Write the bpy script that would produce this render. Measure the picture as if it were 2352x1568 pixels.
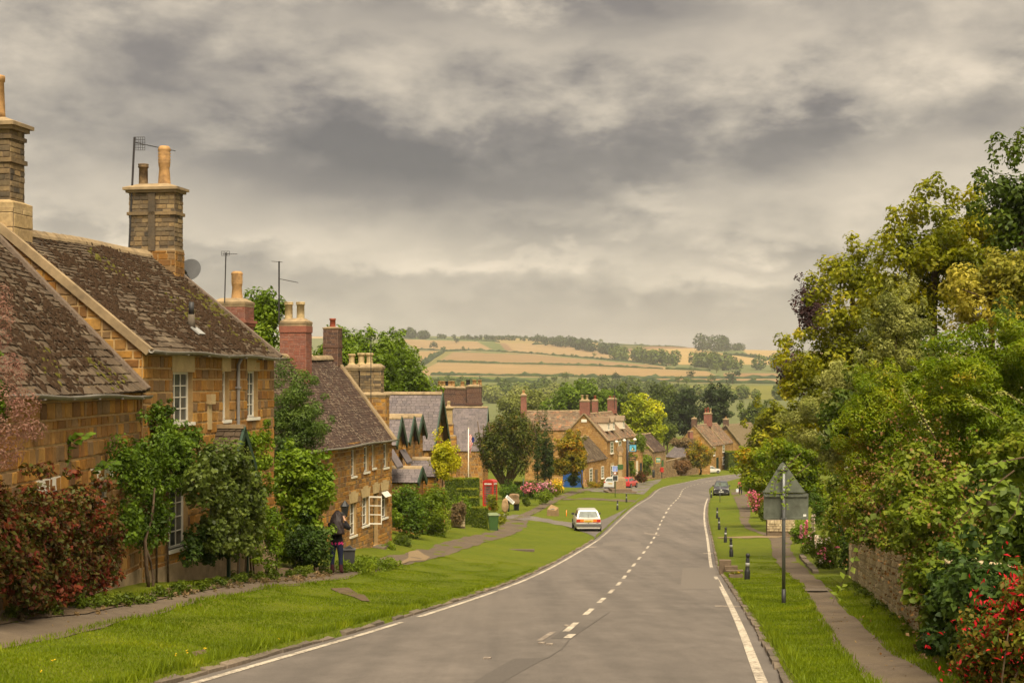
import bpy, bmesh, math, random
import numpy as np
from mathutils import Matrix, Vector

# ---------------------------------------------------------------- camera, sky, sun, exposure
scene = bpy.context.scene
for _o in list(bpy.data.objects):
    bpy.data.objects.remove(_o)
COL = scene.collection
F, CU, CV, IW = 3600.0, 1176.0, 872.0, 2352.0          # focal length, vanishing point and frame width in photo units

cam_data = bpy.data.cameras.new('camera')
cam = bpy.data.objects.new('camera', cam_data)
COL.objects.link(cam)
cam.location = (0, 0, 0)
cam.rotation_euler = (math.radians(90), 0, 0)
cam_data.sensor_fit = 'HORIZONTAL'
cam_data.sensor_width = 36.0
cam_data.lens = 36.0 * F / IW
cam_data.shift_y = (CV - 784.0) / IW
cam_data.clip_start = 0.1
cam_data.clip_end = 20000
scene.camera = cam

SUN_ELEV, SUN_AZ = math.radians(60), math.radians(165)    # azimuth clockwise from +Y (the view direction)
world = bpy.data.worlds.new('World')
scene.world = world
world.use_nodes = True


def build_sky():
    nt = world.node_tree
    nt.nodes.clear()
    N, Lk = nt.nodes.new, nt.links.new
    def val(x): return x
    def m(op, a, b=None, clamp=False):
        n = N('ShaderNodeMath'); n.operation = op; n.use_clamp = clamp
        for i, x in enumerate((a, b)):
            if x is None: continue
            if isinstance(x, (int, float)): n.inputs[i].default_value = x
            else: Lk(x, n.inputs[i])
        return n.outputs[0]
    tc = N('ShaderNodeTexCoord')
    sep = N('ShaderNodeSeparateXYZ'); Lk(tc.outputs['Generated'], sep.inputs[0])
    x, y, z = sep.outputs
    zc = m('MAXIMUM', z, 0.0)
    den = m('ADD', zc, 0.085)
    px = m('DIVIDE', x, den); py = m('DIVIDE', y, den)
    cmb = N('ShaderNodeCombineXYZ'); Lk(px, cmb.inputs[0]); Lk(py, cmb.inputs[1])
    def noise(vec, scale, detail, rough, dist=0.0, off=(0, 0, 0), sc=(1, 1, 1)):
        mp = N('ShaderNodeMapping'); Lk(vec, mp.inputs[0])
        mp.inputs['Location'].default_value = off; mp.inputs['Scale'].default_value = sc
        n = N('ShaderNodeTexNoise'); Lk(mp.outputs[0], n.inputs['Vector'])
        n.inputs['Scale'].default_value = scale; n.inputs['Detail'].default_value = detail
        n.inputs['Roughness'].default_value = rough; n.inputs['Distortion'].default_value = dist
        return n.outputs[0]
    big = noise(cmb.outputs[0], 0.5, 4, 0.5, 0.2, (3.1, 1.7, 0), (1, .6, 1))
    mid = noise(tc.outputs['Generated'], 5.0, 12, 0.57, 0.08, (2.3, 0.2, 1.1), (1, 1, 2.7))
    fine = noise(tc.outputs['Generated'], 15.0, 12, 0.6, 0.1, (1.3, 0.4, 2.0), (1, 1, 2.0))
    # warped direction coordinates for the large cloud banks
    wx = m('ADD', x, m('MULTIPLY', m('SUBTRACT', mid, 0.5), 0.16))
    wz = m('ADD', z, m('MULTIPLY', m('SUBTRACT', fine, 0.5), 0.10))
    def blob(u, v, ru, rv, amp):
        bx, bz = (u - CU) / F, (CV - v) / F
        a = m('DIVIDE', m('SUBTRACT', wx, bx), ru / F); b = m('DIVIDE', m('SUBTRACT', wz, bz), rv / F)
        r2 = m('ADD', m('MULTIPLY', a, a), m('MULTIPLY', b, b))
        return m('MULTIPLY', m('EXPONENT', m('MULTIPLY', r2, -1.0)), amp)
    tot = m('ADD', 0.60, m('MULTIPLY', m('SUBTRACT', big, 0.5), 0.36))
    tot = m('ADD', tot, m('MULTIPLY', m('SUBTRACT', mid, 0.5), 0.90))
    tot = m('ADD', tot, m('MULTIPLY', m('SUBTRACT', fine, 0.5), 0.95))
    for args in [(980, 410, 520, 95, -.40), (620, 330, 330, 90, -.22), (1330, 330, 350, 120, -.16), (1840, 330, 190, 60, -.30), (1150, 40, 420, 60, -.26),
                 (420, 150, 330, 110, -.20), (2200, 260, 160, 120, -.16), (1560, 705, 700, 40, -.10), (820, 640, 420, 30, -.16), (1880, 600, 300, 34, -.16), (480, 570, 300, 30, -.14), (1250, 545, 300, 26, -.12), (640, 545, 160, 26, .10), (1330, 585, 130, 22, .12), (1700, 640, 160, 24, .14),
                 (120, 40, 260, 200, .16), (1480, 462, 130, 34, .24), (300, 480, 260, 90, .10), (1120, 610, 170, 36, .14),
                 (2050, 520, 300, 120, .16), (2250, 160, 160, 70, .12), (900, 560, 420, 60, .06), (1700, 140, 260, 60, .10)]:
        tot = m('ADD', tot, blob(*args))
    ramp = N('ShaderNodeValToRGB'); Lk(tot, ramp.inputs[0])
    cr = ramp.color_ramp
    cr.elements[0].position = 0.04; cr.elements[0].color = (.135, .115, .104, 1)
    cr.elements[1].position = 1.0; cr.elements[1].color = (.92, .77, .58, 1)
    for p, c in ((.30, (.220, .188, .162, 1)), (.52, (.40, .343, .272, 1)), (.74, (.60, .51, .39, 1))):
        e = cr.elements.new(p); e.color = c
    # haze towards the horizon
    hz = m('EXPONENT', m('MULTIPLY', zc, -38.0))
    mx = N('ShaderNodeMix'); mx.data_type = 'RGBA'
    Lk(m('MULTIPLY', hz, 0.6), mx.inputs['Factor']); Lk(ramp.outputs[0], mx.inputs['A'])
    mx.inputs['B'].default_value = (.455, .405, .335, 1)
    # a little clear Nishita sky filters through the cloud deck
    sky = N('ShaderNodeTexSky'); sky.sky_type = 'NISHITA'; sky.sun_disc = False
    sky.sun_elevation = SUN_ELEV; sky.sun_rotation = SUN_AZ
    bg1 = N('ShaderNodeBackground'); Lk(mx.outputs['Result'], bg1.inputs[0]); bg1.inputs[1].default_value = 0.205
    bg2 = N('ShaderNodeBackground'); Lk(sky.outputs[0], bg2.inputs[0]); bg2.inputs[1].default_value = 0.05
    ms = N('ShaderNodeMixShader'); ms.inputs[0].default_value = 0.04
    Lk(bg1.outputs[0], ms.inputs[1]); Lk(bg2.outputs[0], ms.inputs[2])
    out = N('ShaderNodeOutputWorld'); Lk(ms.outputs[0], out.inputs['Surface'])


build_sky()
sun_data = bpy.data.lights.new('sun', 'SUN')
sun_data.energy = 1.5
sun_data.angle = math.radians(46)
sun_data.color = (1.0, 0.89, 0.69)
sun = bpy.data.objects.new('sun', sun_data)
COL.objects.link(sun)
_sd = Vector((math.sin(SUN_AZ) * math.cos(SUN_ELEV), math.cos(SUN_AZ) * math.cos(SUN_ELEV), math.sin(SUN_ELEV)))
sun.rotation_euler = (-_sd).to_track_quat('-Z', 'Y').to_euler()
sun.location = (0, 0, 60)

vs = scene.view_settings
vs.view_transform = 'Standard'
vs.look = 'None'
vs.exposure = 2.4
vs.gamma = 1.0
vs.use_curve_mapping = False
scene.render.engine = 'CYCLES'
scene.cycles.max_bounces = 6
scene.cycles.diffuse_bounces = 2
scene.cycles.glossy_bounces = 2
scene.cycles.transmission_bounces = 3
scene.cycles.transparent_max_bounces = 6
scene.cycles.volume_bounces = 1
scene.cycles.use_denoising = True
scene.cycles.use_adaptive_sampling = True
scene.cycles.adaptive_threshold = 0.02

# ---------------------------------------------------------------- generic helpers
def tag(o, label=None, cat=None, group=None, kind=None):
    if label: o['label'] = label
    if cat: o['category'] = cat
    if group: o['group'] = group
    if kind: o['kind'] = kind
    return o


def link(name, data, parent=None, material=None, loc=None, rotz=0.0):
    o = bpy.data.objects.new(name, data)
    COL.objects.link(o)
    if parent is not None: o.parent = parent
    if material is not None and data is not None:
        if isinstance(material, (list, tuple)):
            for mm in material: data.materials.append(mm)
        else:
            data.materials.append(material)
    if loc is not None: o.location = loc
    if rotz: o.rotation_euler = (0, 0, rotz)
    return o


def empty(name, loc, rotz=0.0, label=None, cat=None, group=None, kind=None):
    o = bpy.data.objects.new(name, None)
    o.empty_display_size = 0.2
    COL.objects.link(o)
    o.location = loc
    o.rotation_euler = (0, 0, rotz)
    return tag(o, label, cat, group, kind)


class MB:
    """collects faces, builds one mesh"""
    def __init__(self):
        self.v, self.f, self.mi = [], [], []
    def add(self, vs_, fs, mi=0):
        b = len(self.v)
        self.v += [tuple(p) for p in vs_]
        for f in fs:
            self.f.append(tuple(b + i for i in f)); self.mi.append(mi)
        return self
    def box(self, x0, x1, y0, y1, z0, z1, mi=0, M=None):
        vs_ = [(x0, y0, z0), (x1, y0, z0), (x1, y1, z0), (x0, y1, z0), (x0, y0, z1), (x1, y0, z1), (x1, y1, z1), (x0, y1, z1)]
        if M is not None: vs_ = [M @ Vector(p) for p in vs_]
        return self.add(vs_, [(0, 3, 2, 1), (4, 5, 6, 7), (0, 1, 5, 4), (1, 2, 6, 5), (2, 3, 7, 6), (3, 0, 4, 7)], mi)
    def tube(self, pts, rads, n=7, mi=0, cap=True):
        pts = [Vector(p) for p in pts]
        if isinstance(rads, (int, float)): rads = [rads] * len(pts)
        rings, vs_, fs = [], [], []
        prev = None
        for i, p in enumerate(pts):
            t = (pts[min(i + 1, len(pts) - 1)] - pts[max(i - 1, 0)]).normalized()
            ref = Vector((0, 0, 1)) if abs(t.z) < 0.9 else Vector((1, 0, 0))
            a = t.cross(ref).normalized(); b = t.cross(a).normalized()
            for k in range(n):
                w = 2 * math.pi * k / n
                vs_.append(p + (a * math.cos(w) + b * math.sin(w)) * rads[i])
        for i in range(len(pts) - 1):
            for k in range(n):
                k2 = (k + 1) % n
                fs.append((i * n + k, i * n + k2, (i + 1) * n + k2, (i + 1) * n + k))
        if cap:
            fs.append(tuple(range(n))[::-1]); fs.append(tuple((len(pts) - 1) * n + k for k in range(n)))
        return self.add(vs_, fs, mi)
    def lathe(self, prof, c=(0, 0, 0), n=14, mi=0, square=False):
        vs_, fs = [], []
        for r, z in prof:
            for k in range(n):
                w = 2 * math.pi * (k + (.5 if square else 0)) / n
                vs_.append((c[0] + r * math.cos(w), c[1] + r * math.sin(w), c[2] + z))
        for i in range(len(prof) - 1):
            for k in range(n):
                k2 = (k + 1) % n
                fs.append((i * n + k, i * n + k2, (i + 1) * n + k2, (i + 1) * n + k))
        fs.append(tuple(range(n))[::-1]); fs.append(tuple((len(prof) - 1) * n + k for k in range(n)))
        return self.add(vs_, fs, mi)
    def prism(self, poly, d0, d1, axis='y', mi=0, M=None):
        """extrude a 2D polygon (a,b) along an axis"""
        def pt(a, b, d):
            p = {'y': (a, d, b), 'x': (d, a, b), 'z': (a, b, d)}[axis]
            return M @ Vector(p) if M is not None else p
        n = len(poly)
        vs_ = [pt(a, b, d0) for a, b in poly] + [pt(a, b, d1) for a, b in poly]
        fs = [tuple(range(n))[::-1], tuple(range(n, 2 * n))] + [(i, (i + 1) % n, n + (i + 1) % n, n + i) for i in range(n)]
        return self.add(vs_, fs, mi)
    def mesh(self, name, smooth=False):
        me = bpy.data.meshes.new(name)
        me.from_pydata([tuple(p) for p in self.v], [], self.f)
        if any(self.mi): me.polygons.foreach_set('material_index', self.mi)
        if smooth: me.polygons.foreach_set('use_smooth', [True] * len(me.polygons))
        me.update()
        return me
    def build(self, name, material, parent=None, smooth=False, loc=None, rotz=0.0):
        return link(name, self.mesh(name, smooth), parent, material, loc, rotz)


def fix_normals(me):
    bm = bmesh.new(); bm.from_mesh(me)
    bmesh.ops.recalc_face_normals(bm, faces=bm.faces)
    bm.to_mesh(me); bm.free(); me.update()


def np_mesh(name, verts, quads=None, tris=None, uvr=None):
    """fast mesh from numpy arrays"""
    me = bpy.data.meshes.new(name)
    nv = len(verts)
    me.vertices.add(nv)
    me.vertices.foreach_set('co', np.asarray(verts, np.float32).ravel())
    idx, starts, tot = [], [], 0
    if quads is not None and len(quads):
        idx.append(np.asarray(quads, np.int32).ravel()); starts.append(np.arange(len(quads), dtype=np.int32) * 4 + tot); tot += len(quads) * 4
    if tris is not None and len(tris):
        idx.append(np.asarray(tris, np.int32).ravel()); starts.append(np.arange(len(tris), dtype=np.int32) * 3 + tot); tot += len(tris) * 3
    idx = np.concatenate(idx); starts = np.concatenate(starts)
    me.loops.add(len(idx)); me.loops.foreach_set('vertex_index', idx)
    me.polygons.add(len(starts)); me.polygons.foreach_set('loop_start', starts)
    me.update(calc_edges=True)
    return me


# ---------------------------------------------------------------- materials
MAT = {}


class NT:
    def __init__(self, name):
        self.m = bpy.data.materials.new(name); self.m.use_nodes = True
        self.t = self.m.node_tree; self.t.nodes.clear()
    def N(self, k, **kw):
        n = self.t.nodes.new(k)
        for a, b in kw.items(): setattr(n, a, b)
        return n
    def L(self, a, b): self.t.links.new(a, b)
    def math(self, op, a, b=None, clamp=False):
        n = self.N('ShaderNodeMath', operation=op, use_clamp=clamp)
        for i, x in enumerate((a, b)):
            if x is None: continue
            if isinstance(x, (int, float)): n.inputs[i].default_value = x
            else: self.L(x, n.inputs[i])
        return n.outputs[0]
    def noise(self, scale, detail=4, rough=.55, vec=None, sc=None, dist=0.0):
        n = self.N('ShaderNodeTexNoise')
        n.inputs['Scale'].default_value = scale; n.inputs['Detail'].default_value = detail; n.inputs['Roughness'].default_value = rough
        n.inputs['Distortion'].default_value = dist
        if vec is not None:
            if sc is not None:
                mp = self.N('ShaderNodeMapping'); mp.inputs['Scale'].default_value = sc; self.L(vec, mp.inputs[0]); vec = mp.outputs[0]
            self.L(vec, n.inputs['Vector'])
        return n.outputs[0]
    def ramp(self, fac, stops):
        n = self.N('ShaderNodeValToRGB')
        cr = n.color_ramp
        while len(cr.elements) < len(stops): cr.elements.new(0.5)
        for e, (p, c) in zip(cr.elements, stops):
            e.position = p; e.color = (c[0], c[1], c[2], 1) if len(c) == 3 else c
        self.L(fac, n.inputs[0])
        return n.outputs[0]
    def mix(self, fac, a, b, mode='MIX'):
        n = self.N('ShaderNodeMix', data_type='RGBA', blend_type=mode)
        if isinstance(fac, (int, float)): n.inputs['Factor'].default_value = fac
        else: self.L(fac, n.inputs['Factor'])
        for k, x in (('A', a), ('B', b)):
            if isinstance(x, tuple): n.inputs[k].default_value = (x[0], x[1], x[2], 1)
            else: self.L(x, n.inputs[k])
        return n.outputs['Result']
    def pos(self):
        return self.N('ShaderNodeNewGeometry').outputs['Position']
    def rand(self):
        a = self.N('ShaderNodeObjectInfo').outputs['Random']; b = self.N('ShaderNodeNewGeometry').outputs['Random Per Island']
        return self.math('FRACT', self.math('ADD', a, b))
    def bsdf(self, col, rough=.8, spec=.3, metal=0.0, bump=None, bstr=.3, bdist=.02, coat=0.0):
        p = self.N('ShaderNodeBsdfPrincipled')
        if isinstance(col, tuple): p.inputs['Base Color'].default_value = (col[0], col[1], col[2], 1)
        else: self.L(col, p.inputs['Base Color'])
        if isinstance(rough, (int, float)): p.inputs['Roughness'].default_value = rough
        else: self.L(rough, p.inputs['Roughness'])
        p.inputs['Specular IOR Level'].default_value = spec; p.inputs['Metallic'].default_value = metal
        p.inputs['Coat Weight'].default_value = coat
        if bump is not None:
            b = self.N('ShaderNodeBump'); b.inputs['Strength'].default_value = bstr; b.inputs['Distance'].default_value = bdist
            self.L(bump, b.inputs['Height']); self.L(b.outputs[0], p.inputs['Normal'])
        return p
    def out(self, sh):
        o = self.N('ShaderNodeOutputMaterial'); self.L(sh.outputs[0] if hasattr(sh, 'outputs') else sh, o.inputs['Surface'])
        return self.m


def plain(name, col, rough=.7, spec=.3, metal=0.0, var=.18, scale=6.0, bump=.15, coat=0.0, dirt=None, dirt_amt=.4):
    t = NT(name)
    n = t.noise(scale, 5, .6, t.pos())
    c = t.ramp(n, [(.25, tuple(x * (1 - var) for x in col)), (.75, tuple(min(1, x * (1 + var)) for x in col))])
    if dirt is not None:
        d = t.noise(scale * .37, 6, .65, t.pos())
        c = t.mix(t.math('MULTIPLY', t.ramp(d, [(.45, (0, 0, 0)), (.7, (1, 1, 1))]), dirt_amt), c, dirt)
    b = t.bsdf(c, rough, spec, metal, n if bump else None, bump, .01, coat)
    MAT[name] = t.out(b)
    return MAT[name]


def masonry(name, cols, grain=14, stain=None, stain_amt=.35, rough=.9, bump=.5, stainscale=.8):
    """stones or bricks: colour picked per piece, grain and weathering inside"""
    t = NT(name)
    r = t.rand()
    k = len(cols)
    c = t.ramp(r, [((i + .5) / k, cc) for i, cc in enumerate(cols)])
    g = t.noise(grain, 6, .65, t.pos())
    c = t.mix(t.ramp(g, [(.3, (.0, .0, .0)), (.7, (.55, .55, .55))]), c, t.mix(.5, c, (1, .92, .75)), 'MIX') if False else t.mix(.55, c, t.ramp(g, [(.28, (.28, .26, .24)), (.5, (.5, .5, .5)), (.72, (.76, .74, .7))]), 'OVERLAY')
    if stain is not None:
        s = t.noise(stainscale, 5, .6, t.pos())
        c = t.mix(t.math('MULTIPLY', t.ramp(s, [(.42, (0, 0, 0)), (.62, (1, 1, 1))]), stain_amt), c, stain)
    MAT[name] = t.out(t.bsdf(c, rough, .2, 0, g, bump, .015))
    return MAT[name]


def leafmat(name, cols, clump=1.2, trans=.35, rough=.55, clump_amt=.5, dark=.55, boost=None):
    t = NT(name)
    r = t.rand()
    k = len(cols)
    n = t.noise(clump, 3, .5, t.pos())
    ns = t.math('MULTIPLY', t.math('SUBTRACT', n, .28), 2.2, True)
    c = t.ramp(t.math('ADD', t.math('MULTIPLY', r, .36), t.math('MULTIPLY', ns, .64)), [((i + .5) / k, cc) for i, cc in enumerate(sorted(cols, key=sum))])
    lo = tuple(1 - clump_amt * (1 - dark) for _ in range(3))
    c = t.mix(1.0, c, t.ramp(n, [(.33, lo), (.66, (1, 1, 1))]), 'MULTIPLY')
    c = t.mix(1.0, c, boost or ((1.5, 1.4, 1.3) if any(k_ in name for k_ in ('petal', 'redbush', 'smoke', 'seed', 'dry', 'purple')) else (1.95, 1.88, .72)), 'MULTIPLY')
    p = t.bsdf(c, rough, .25)
    tr = t.N('ShaderNodeBsdfTranslucent'); t.L(c, tr.inputs[0])
    ms = t.N('ShaderNodeMixShader'); ms.inputs[0].default_value = trans
    t.L(p.outputs[0], ms.inputs[1]); t.L(tr.outputs[0], ms.inputs[2])
    MAT[name] = t.out(ms)
    return MAT[name]


IRON = [(.44, .215, .040), (.33, .150, .028), (.235, .105, .030), (.47, .255, .065), (.36, .19, .055), (.155, .080, .036), (.40, .175, .026), (.30, .185, .085), (.21, .13, .065)]
masonry('ironstone', [tuple(x * 1.04 for x in c) for c in IRON], 13, (.12, .068, .026), .5, stainscale=.55)
masonry('ironstone_far', [(.42, .235, .068), (.35, .19, .055), (.30, .155, .045), (.45, .27, .10)], 5, (.16, .10, .05), .3)
masonry('ironstone_grey', [(.34, .22, .11), (.27, .17, .08), (.22, .14, .075), (.36, .25, .14)], 6, (.12, .09, .06), .35)
masonry('chimney_stone', [(.30, .20, .095), (.21, .145, .075), (.115, .085, .055), (.36, .255, .125), (.075, .06, .045), (.27, .19, .10)], 16, (.05, .042, .035), .55, stainscale=1.3)
masonry('pale_stone', [(.44, .31, .15), (.40, .28, .14), (.48, .35, .18)], 12, (.20, .14, .08), .4)
masonry('stone_slate', [(.112, .080, .050), (.086, .061, .038), (.138, .100, .062), (.070, .049, .032), (.17, .128, .082), (.10, .072, .048)], 22, (.055, .036, .022), .7, stainscale=1.1)
masonry('brown_tile', [(.080, .048, .034), (.060, .036, .027), (.10, .062, .043), (.048, .030, .024), (.14, .10, .07)], 26, (.045, .030, .024), .5)
masonry('blue_slate', [(.165, .135, .135), (.145, .12, .12), (.19, .155, .15), (.125, .105, .108)], 18, (.10, .085, .075), .4)
masonry('old_tile', [(.20, .13, .075), (.15, .10, .06), (.26, .19, .12), (.11, .075, .05), (.30, .15, .08)], 8, (.09, .065, .045), .4)
masonry('red_brick', [(.27, .095, .060), (.33, .125, .08), (.22, .08, .055), (.30, .13, .09), (.25, .11, .085)], 18, (.10, .055, .045), .4)
masonry('brown_brick', [(.145, .075, .048), (.115, .060, .042), (.175, .095, .06), (.09, .055, .045)], 18, (.06, .04, .035), .4)
masonry('wall_rubble', [(.50, .40, .245), (.45, .355, .215), (.54, .44, .28), (.38, .295, .175), (.48, .385, .245)], 16, (.27, .20, .11), .3)
masonry('kerb_stone', [(.15, .115, .085), (.11, .088, .066), (.19, .145, .105)], 14, (.09, .075, .05), .4)
plain('mortar', (.43, .285, .13), .95, .1, 0, .2, 9, .3, dirt=(.33, .20, .085), dirt_amt=.5)
plain('mortar_dark', (.16, .115, .075), .95, .1, 0, .25, 6, .2)
plain('brick_joint', (.30, .20, .145), .95, .1, 0, .2, 9, .2)
plain('slate_bed', (.045, .034, .026), .95, .1, 0, .3, 7, .2)
plain('render_plinth', (.36, .26, .15), .95, .1, 0, .25, 3, .4, dirt=(.13, .095, .055), dirt_amt=.8)
plain('cream_lintel', (.50, .37, .185), .85, .2, 0, .12, 5, .2, dirt=(.30, .20, .10), dirt_amt=.5)
plain('coping', (.30, .215, .12), .9, .2, 0, .3, 4, .4, dirt=(.10, .075, .05), dirt_amt=.6)
plain('verge_mortar', (.155, .115, .085), .95, .1, 0, .4, 16, .5)
plain('white_paint', (.78, .72, .60), .45, .4, 0, .06, 4, .03)
plain('cream_paint', (.66, .57, .42), .55, .4, 0, .08, 4, .03)
plain('grey_gutter', (.20, .18, .15), .5, .4, 0, .2, 4, .1, dirt=(.10, .08, .05), dirt_amt=.5)
plain('grey_pipe', (.27, .25, .235), .5, .4, 0, .1, 4, .05)
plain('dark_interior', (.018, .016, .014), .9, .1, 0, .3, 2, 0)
plain('clay_pot', (.43, .245, .10), .85, .15, 0, .25, 9, .2, dirt=(.14, .085, .045), dirt_amt=.75)
plain('cream_pot', (.50, .37, .19), .85, .15, 0, .25, 9, .2, dirt=(.17, .12, .07), dirt_amt=.75)
plain('sooty_pot', (.20, .13, .065), .85, .2, 0, .5, 7, .1, dirt=(.025, .02, .018), dirt_amt=.9)
plain('red_pot', (.30, .075, .040), .7, .25, 0, .15, 8, .1)
plain('lead_flash', (.30, .29, .27), .6, .3, 0, .15, 5, .1)
plain('black_metal', (.022, .021, .022), .5, .4, 0, .2, 5, .05)
plain('aerial_metal', (.055, .05, .05), .45, .5, .5, .2, 5, 0)
plain('grey_metal', (.15, .152, .148), .45, .5, .4, .15, 5, .05)
plain('dish_grey', (.16, .16, .165), .5, .4, 0, .12, 5, .05)
plain('green_paint', (.012, .036, .018), .5, .4, 0, .2, 5, .05)
plain('blue_paint', (.015, .07, .24), .5, .4, 0, .2, 5, .05)
plain('sign_back', (.14, .15, .115), .55, .4, .2, .2, 9, .06, dirt=(.06, .058, .042), dirt_amt=.7)
plain('bark', (.10, .068, .042), .95, .1, 0, .4, 14, .6)
plain('yew_bark', (.17, .10, .06), .95, .1, 0, .4, 14, .6)
plain('pale_bark', (.26, .19, .12), .95, .1, 0, .35, 14, .5)
plain('wood_post', (.15, .11, .07), .9, .2, 0, .3, 12, .4)
plain('red_enamel', (.43, .022, .015), .35, .5, 0, .08, 4, .02, coat=.3)
plain('bin_green', (.045, .10, .025), .5, .4, 0, .12, 6, .03)
plain('bin_lid', (.17, .21, .10), .5, .4, 0, .12, 6, .03)
plain('rubber', (.016, .015, .015), .85, .2, 0, .2, 20, .1)
plain('rim_metal', (.34, .33, .31), .35, .5, .7, .1, 10, 0)
plain('plastic_dark', (.035, .033, .033), .6, .4, 0, .15, 8, .02)
plain('bumper_grey', (.10, .095, .095), .6, .4, 0, .15, 8, .02)
plain('dry_soil', (.11, .078, .048), .98, .05, 0, .35, 5, .5)
plain('gravel', (.21, .15, .085), .95, .1, 0, .35, 60, .8)
plain('thatch', (.17, .125, .075), .98, .05, 0, .35, 9, .7, dirt=(.10, .09, .03), dirt_amt=.7)
plain('moss', (.040, .024, .014), .98, .05, 0, .5, 18, .6)
plain('moss_green', (.085, .075, .016), .98, .05, 0, .5, 14, .6)


def glassmat(name, tint=(.05, .055, .055), rough=.06):
    t = NT(name)
    n = t.noise(2.5, 2, .5, t.pos())
    MAT[name] = t.out(t.bsdf(t.ramp(n, [(.3, tuple(c * .6 for c in tint)), (.7, tuple(c * 1.5 for c in tint))]), rough, .35, 0, n, .05, .02))


glassmat('window_glass', (.07, .075, .068))
glassmat('car_glass', (.075, .09, .075), .12)


def paint(name, col):
    t = NT(name)
    n = t.noise(1.5, 3, .5, t.pos())
    MAT[name] = t.out(t.bsdf(t.ramp(n, [(.3, tuple(c * .94 for c in col)), (.7, col)]), .28, .5, 0, None, 0, 0, .6))


paint('car_white', (.60, .56, .49)); paint('car_red', (.52, .025, .03)); paint('car_silver', (.56, .55, .50)); paint('car_dark', (.03, .027, .042))
plain('lamp_red', (.42, .03, .015), .25, .5, 0, .1, 8, 0); plain('lamp_orange', (.75, .19, .015), .25, .5, 0, .1, 8, 0); plain('plate_yellow', (.72, .44, .05), .5, .3, 0, .06, 8, 0)
plain('plate_white', (.72, .70, .64), .5, .3, 0, .06, 8, 0); plain('lamp_clear', (.62, .60, .56), .15, .6, .2, .1, 8, 0)
# ---------------------------------------------------------------- the lie of the land
def smooth_table(pts):
    xs = np.array([p[0] for p in pts], float); ys = np.array([p[1] for p in pts], float)
    m = np.zeros(len(xs)); d = np.diff(ys) / np.diff(xs)
    m[1:-1] = (d[:-1] + d[1:]) / 2; m[0] = d[0]; m[-1] = d[-1]
    def f(x):
        x = np.asarray(x, float)
        i = np.clip(np.searchsorted(xs, x) - 1, 0, len(xs) - 2)
        h = xs[i + 1] - xs[i]; t = np.clip((x - xs[i]) / h, 0, 1)
        return (ys[i] * (1 + 2 * t) * (1 - t) ** 2 + m[i] * h * t * (1 - t) ** 2 + ys[i + 1] * t * t * (3 - 2 * t) + m[i + 1] * h * t * t * (t - 1))
    return f


ZR = smooth_table([(-40, 2.2), (-20, .25), (0, -1.68), (17.6, -3.40), (28.8, -4.50), (48, -6.28), (61, -7.36), (77, -8.43), (92.5, -9.37), (118, -10.55), (142, -11.5), (172, -12.9), (215, -14.8), (255, -16.7),
                   (300, -18.5), (330, -19.7), (400, -22), (600, -26), (900, -25), (1200, -14), (1600, 0), (2000, 14), (2500, 36), (3000, 62), (3400, 82), (3650, 86), (4000, 78), (5200, 20)])
XC = smooth_table([(-40, -6.6), (-20, -4.75), (0, -2.45), (17.6, -.37), (28.8, 1.0), (48, 3.2), (61, 4.6), (77, 6.5), (92.5, 8.35), (118, 11.3), (142, 14.3), (172, 18.3), (215, 23.8), (255, 31.2), (300, 42), (330, 52), (360, 66), (400, 90), (460, 135), (600, 240), (5200, 600)])
RW = 3.42     # half width of the carriageway


def ground(X, Y):
    X = np.asarray(X, float); Y = np.asarray(Y, float)
    o = X - XC(Y)
    near = np.clip((420 - Y) / 80, 0, 1)
    t = np.clip(-o - RW - .1, 0, 40)
    tl = np.where(t < 8, .075 * t + .008 * t * t, .075 * 8 + .008 * 64 + .11 * (t - 8))
    tl = np.where(t > 24, .075 * 8 + .512 + .11 * 16 + .02 * (t - 24), tl)
    fade = np.interp(Y, [0, 70, 100, 130], [1, 1, .42, .06])
    left = np.where(o < -RW - .1, .10 + tl * fade, 0)
    tr = np.clip(o - RW - .1, 0, 30)
    right = np.where(o > RW + .1, .10 + .02 * tr, 0)
    z = ZR(Y) + (left + right) * near
    # gentle bumps in the verge
    bump = .035 * np.sin(X * 1.7 + Y * .6) * np.sin(Y * .45 + 1.3) + .02 * np.sin(X * 3.1 - Y * 1.1)
    z = z + bump * np.clip((np.abs(o) - RW - .4) / 1.2, 0, 1) * near
    # far hillside leans: higher on one side, lower on the other
    u = 3600 * X / np.maximum(Y, 1) + 1176
    far = np.clip((Y - 1200) / 2200, 0, 1.2) ** 2
    lean = np.interp(u, [300, 900, 1100, 1250, 1400, 1600, 1800, 2400], [6, 15, 8, 4, -5, -12, -16, -18])
    roll = 3.0 * np.sin(X * .0065 + 1.0) * np.sin(Y * .0042)
    return z + far * (lean + roll)


def gz(x, y): return float(ground(x, y))


_YS = np.concatenate([np.arange(6, 120, .25), np.arange(120, 500, .8), np.arange(500, 4400, 5.0)])


def G(u, v, lift=0.0):
    """the ground point seen at a photo position"""
    xs = (u - CU) / F * _YS
    ray = (CV - v) / F * _YS
    g = ground(xs, _YS) + lift
    hit = np.nonzero(g >= ray)[0]
    i = hit[0] if len(hit) else len(_YS) - 1
    if i == 0: y = _YS[0]
    else:
        a = ray[i - 1] - g[i - 1]; b = ray[i] - g[i]
        y = _YS[i - 1] + (_YS[i] - _YS[i - 1]) * (a / (a - b) if a != b else 1)
    x = (u - CU) / F * y
    return Vector((x, y, gz(x, y)))


def P(u, v, Y): return Vector(((u - CU) / F * Y, Y, (CV - v) / F * Y))
def PX(u, Y): return (u - CU) / F * Y
def PZ(v, Y): return (CV - v) / F * Y


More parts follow.
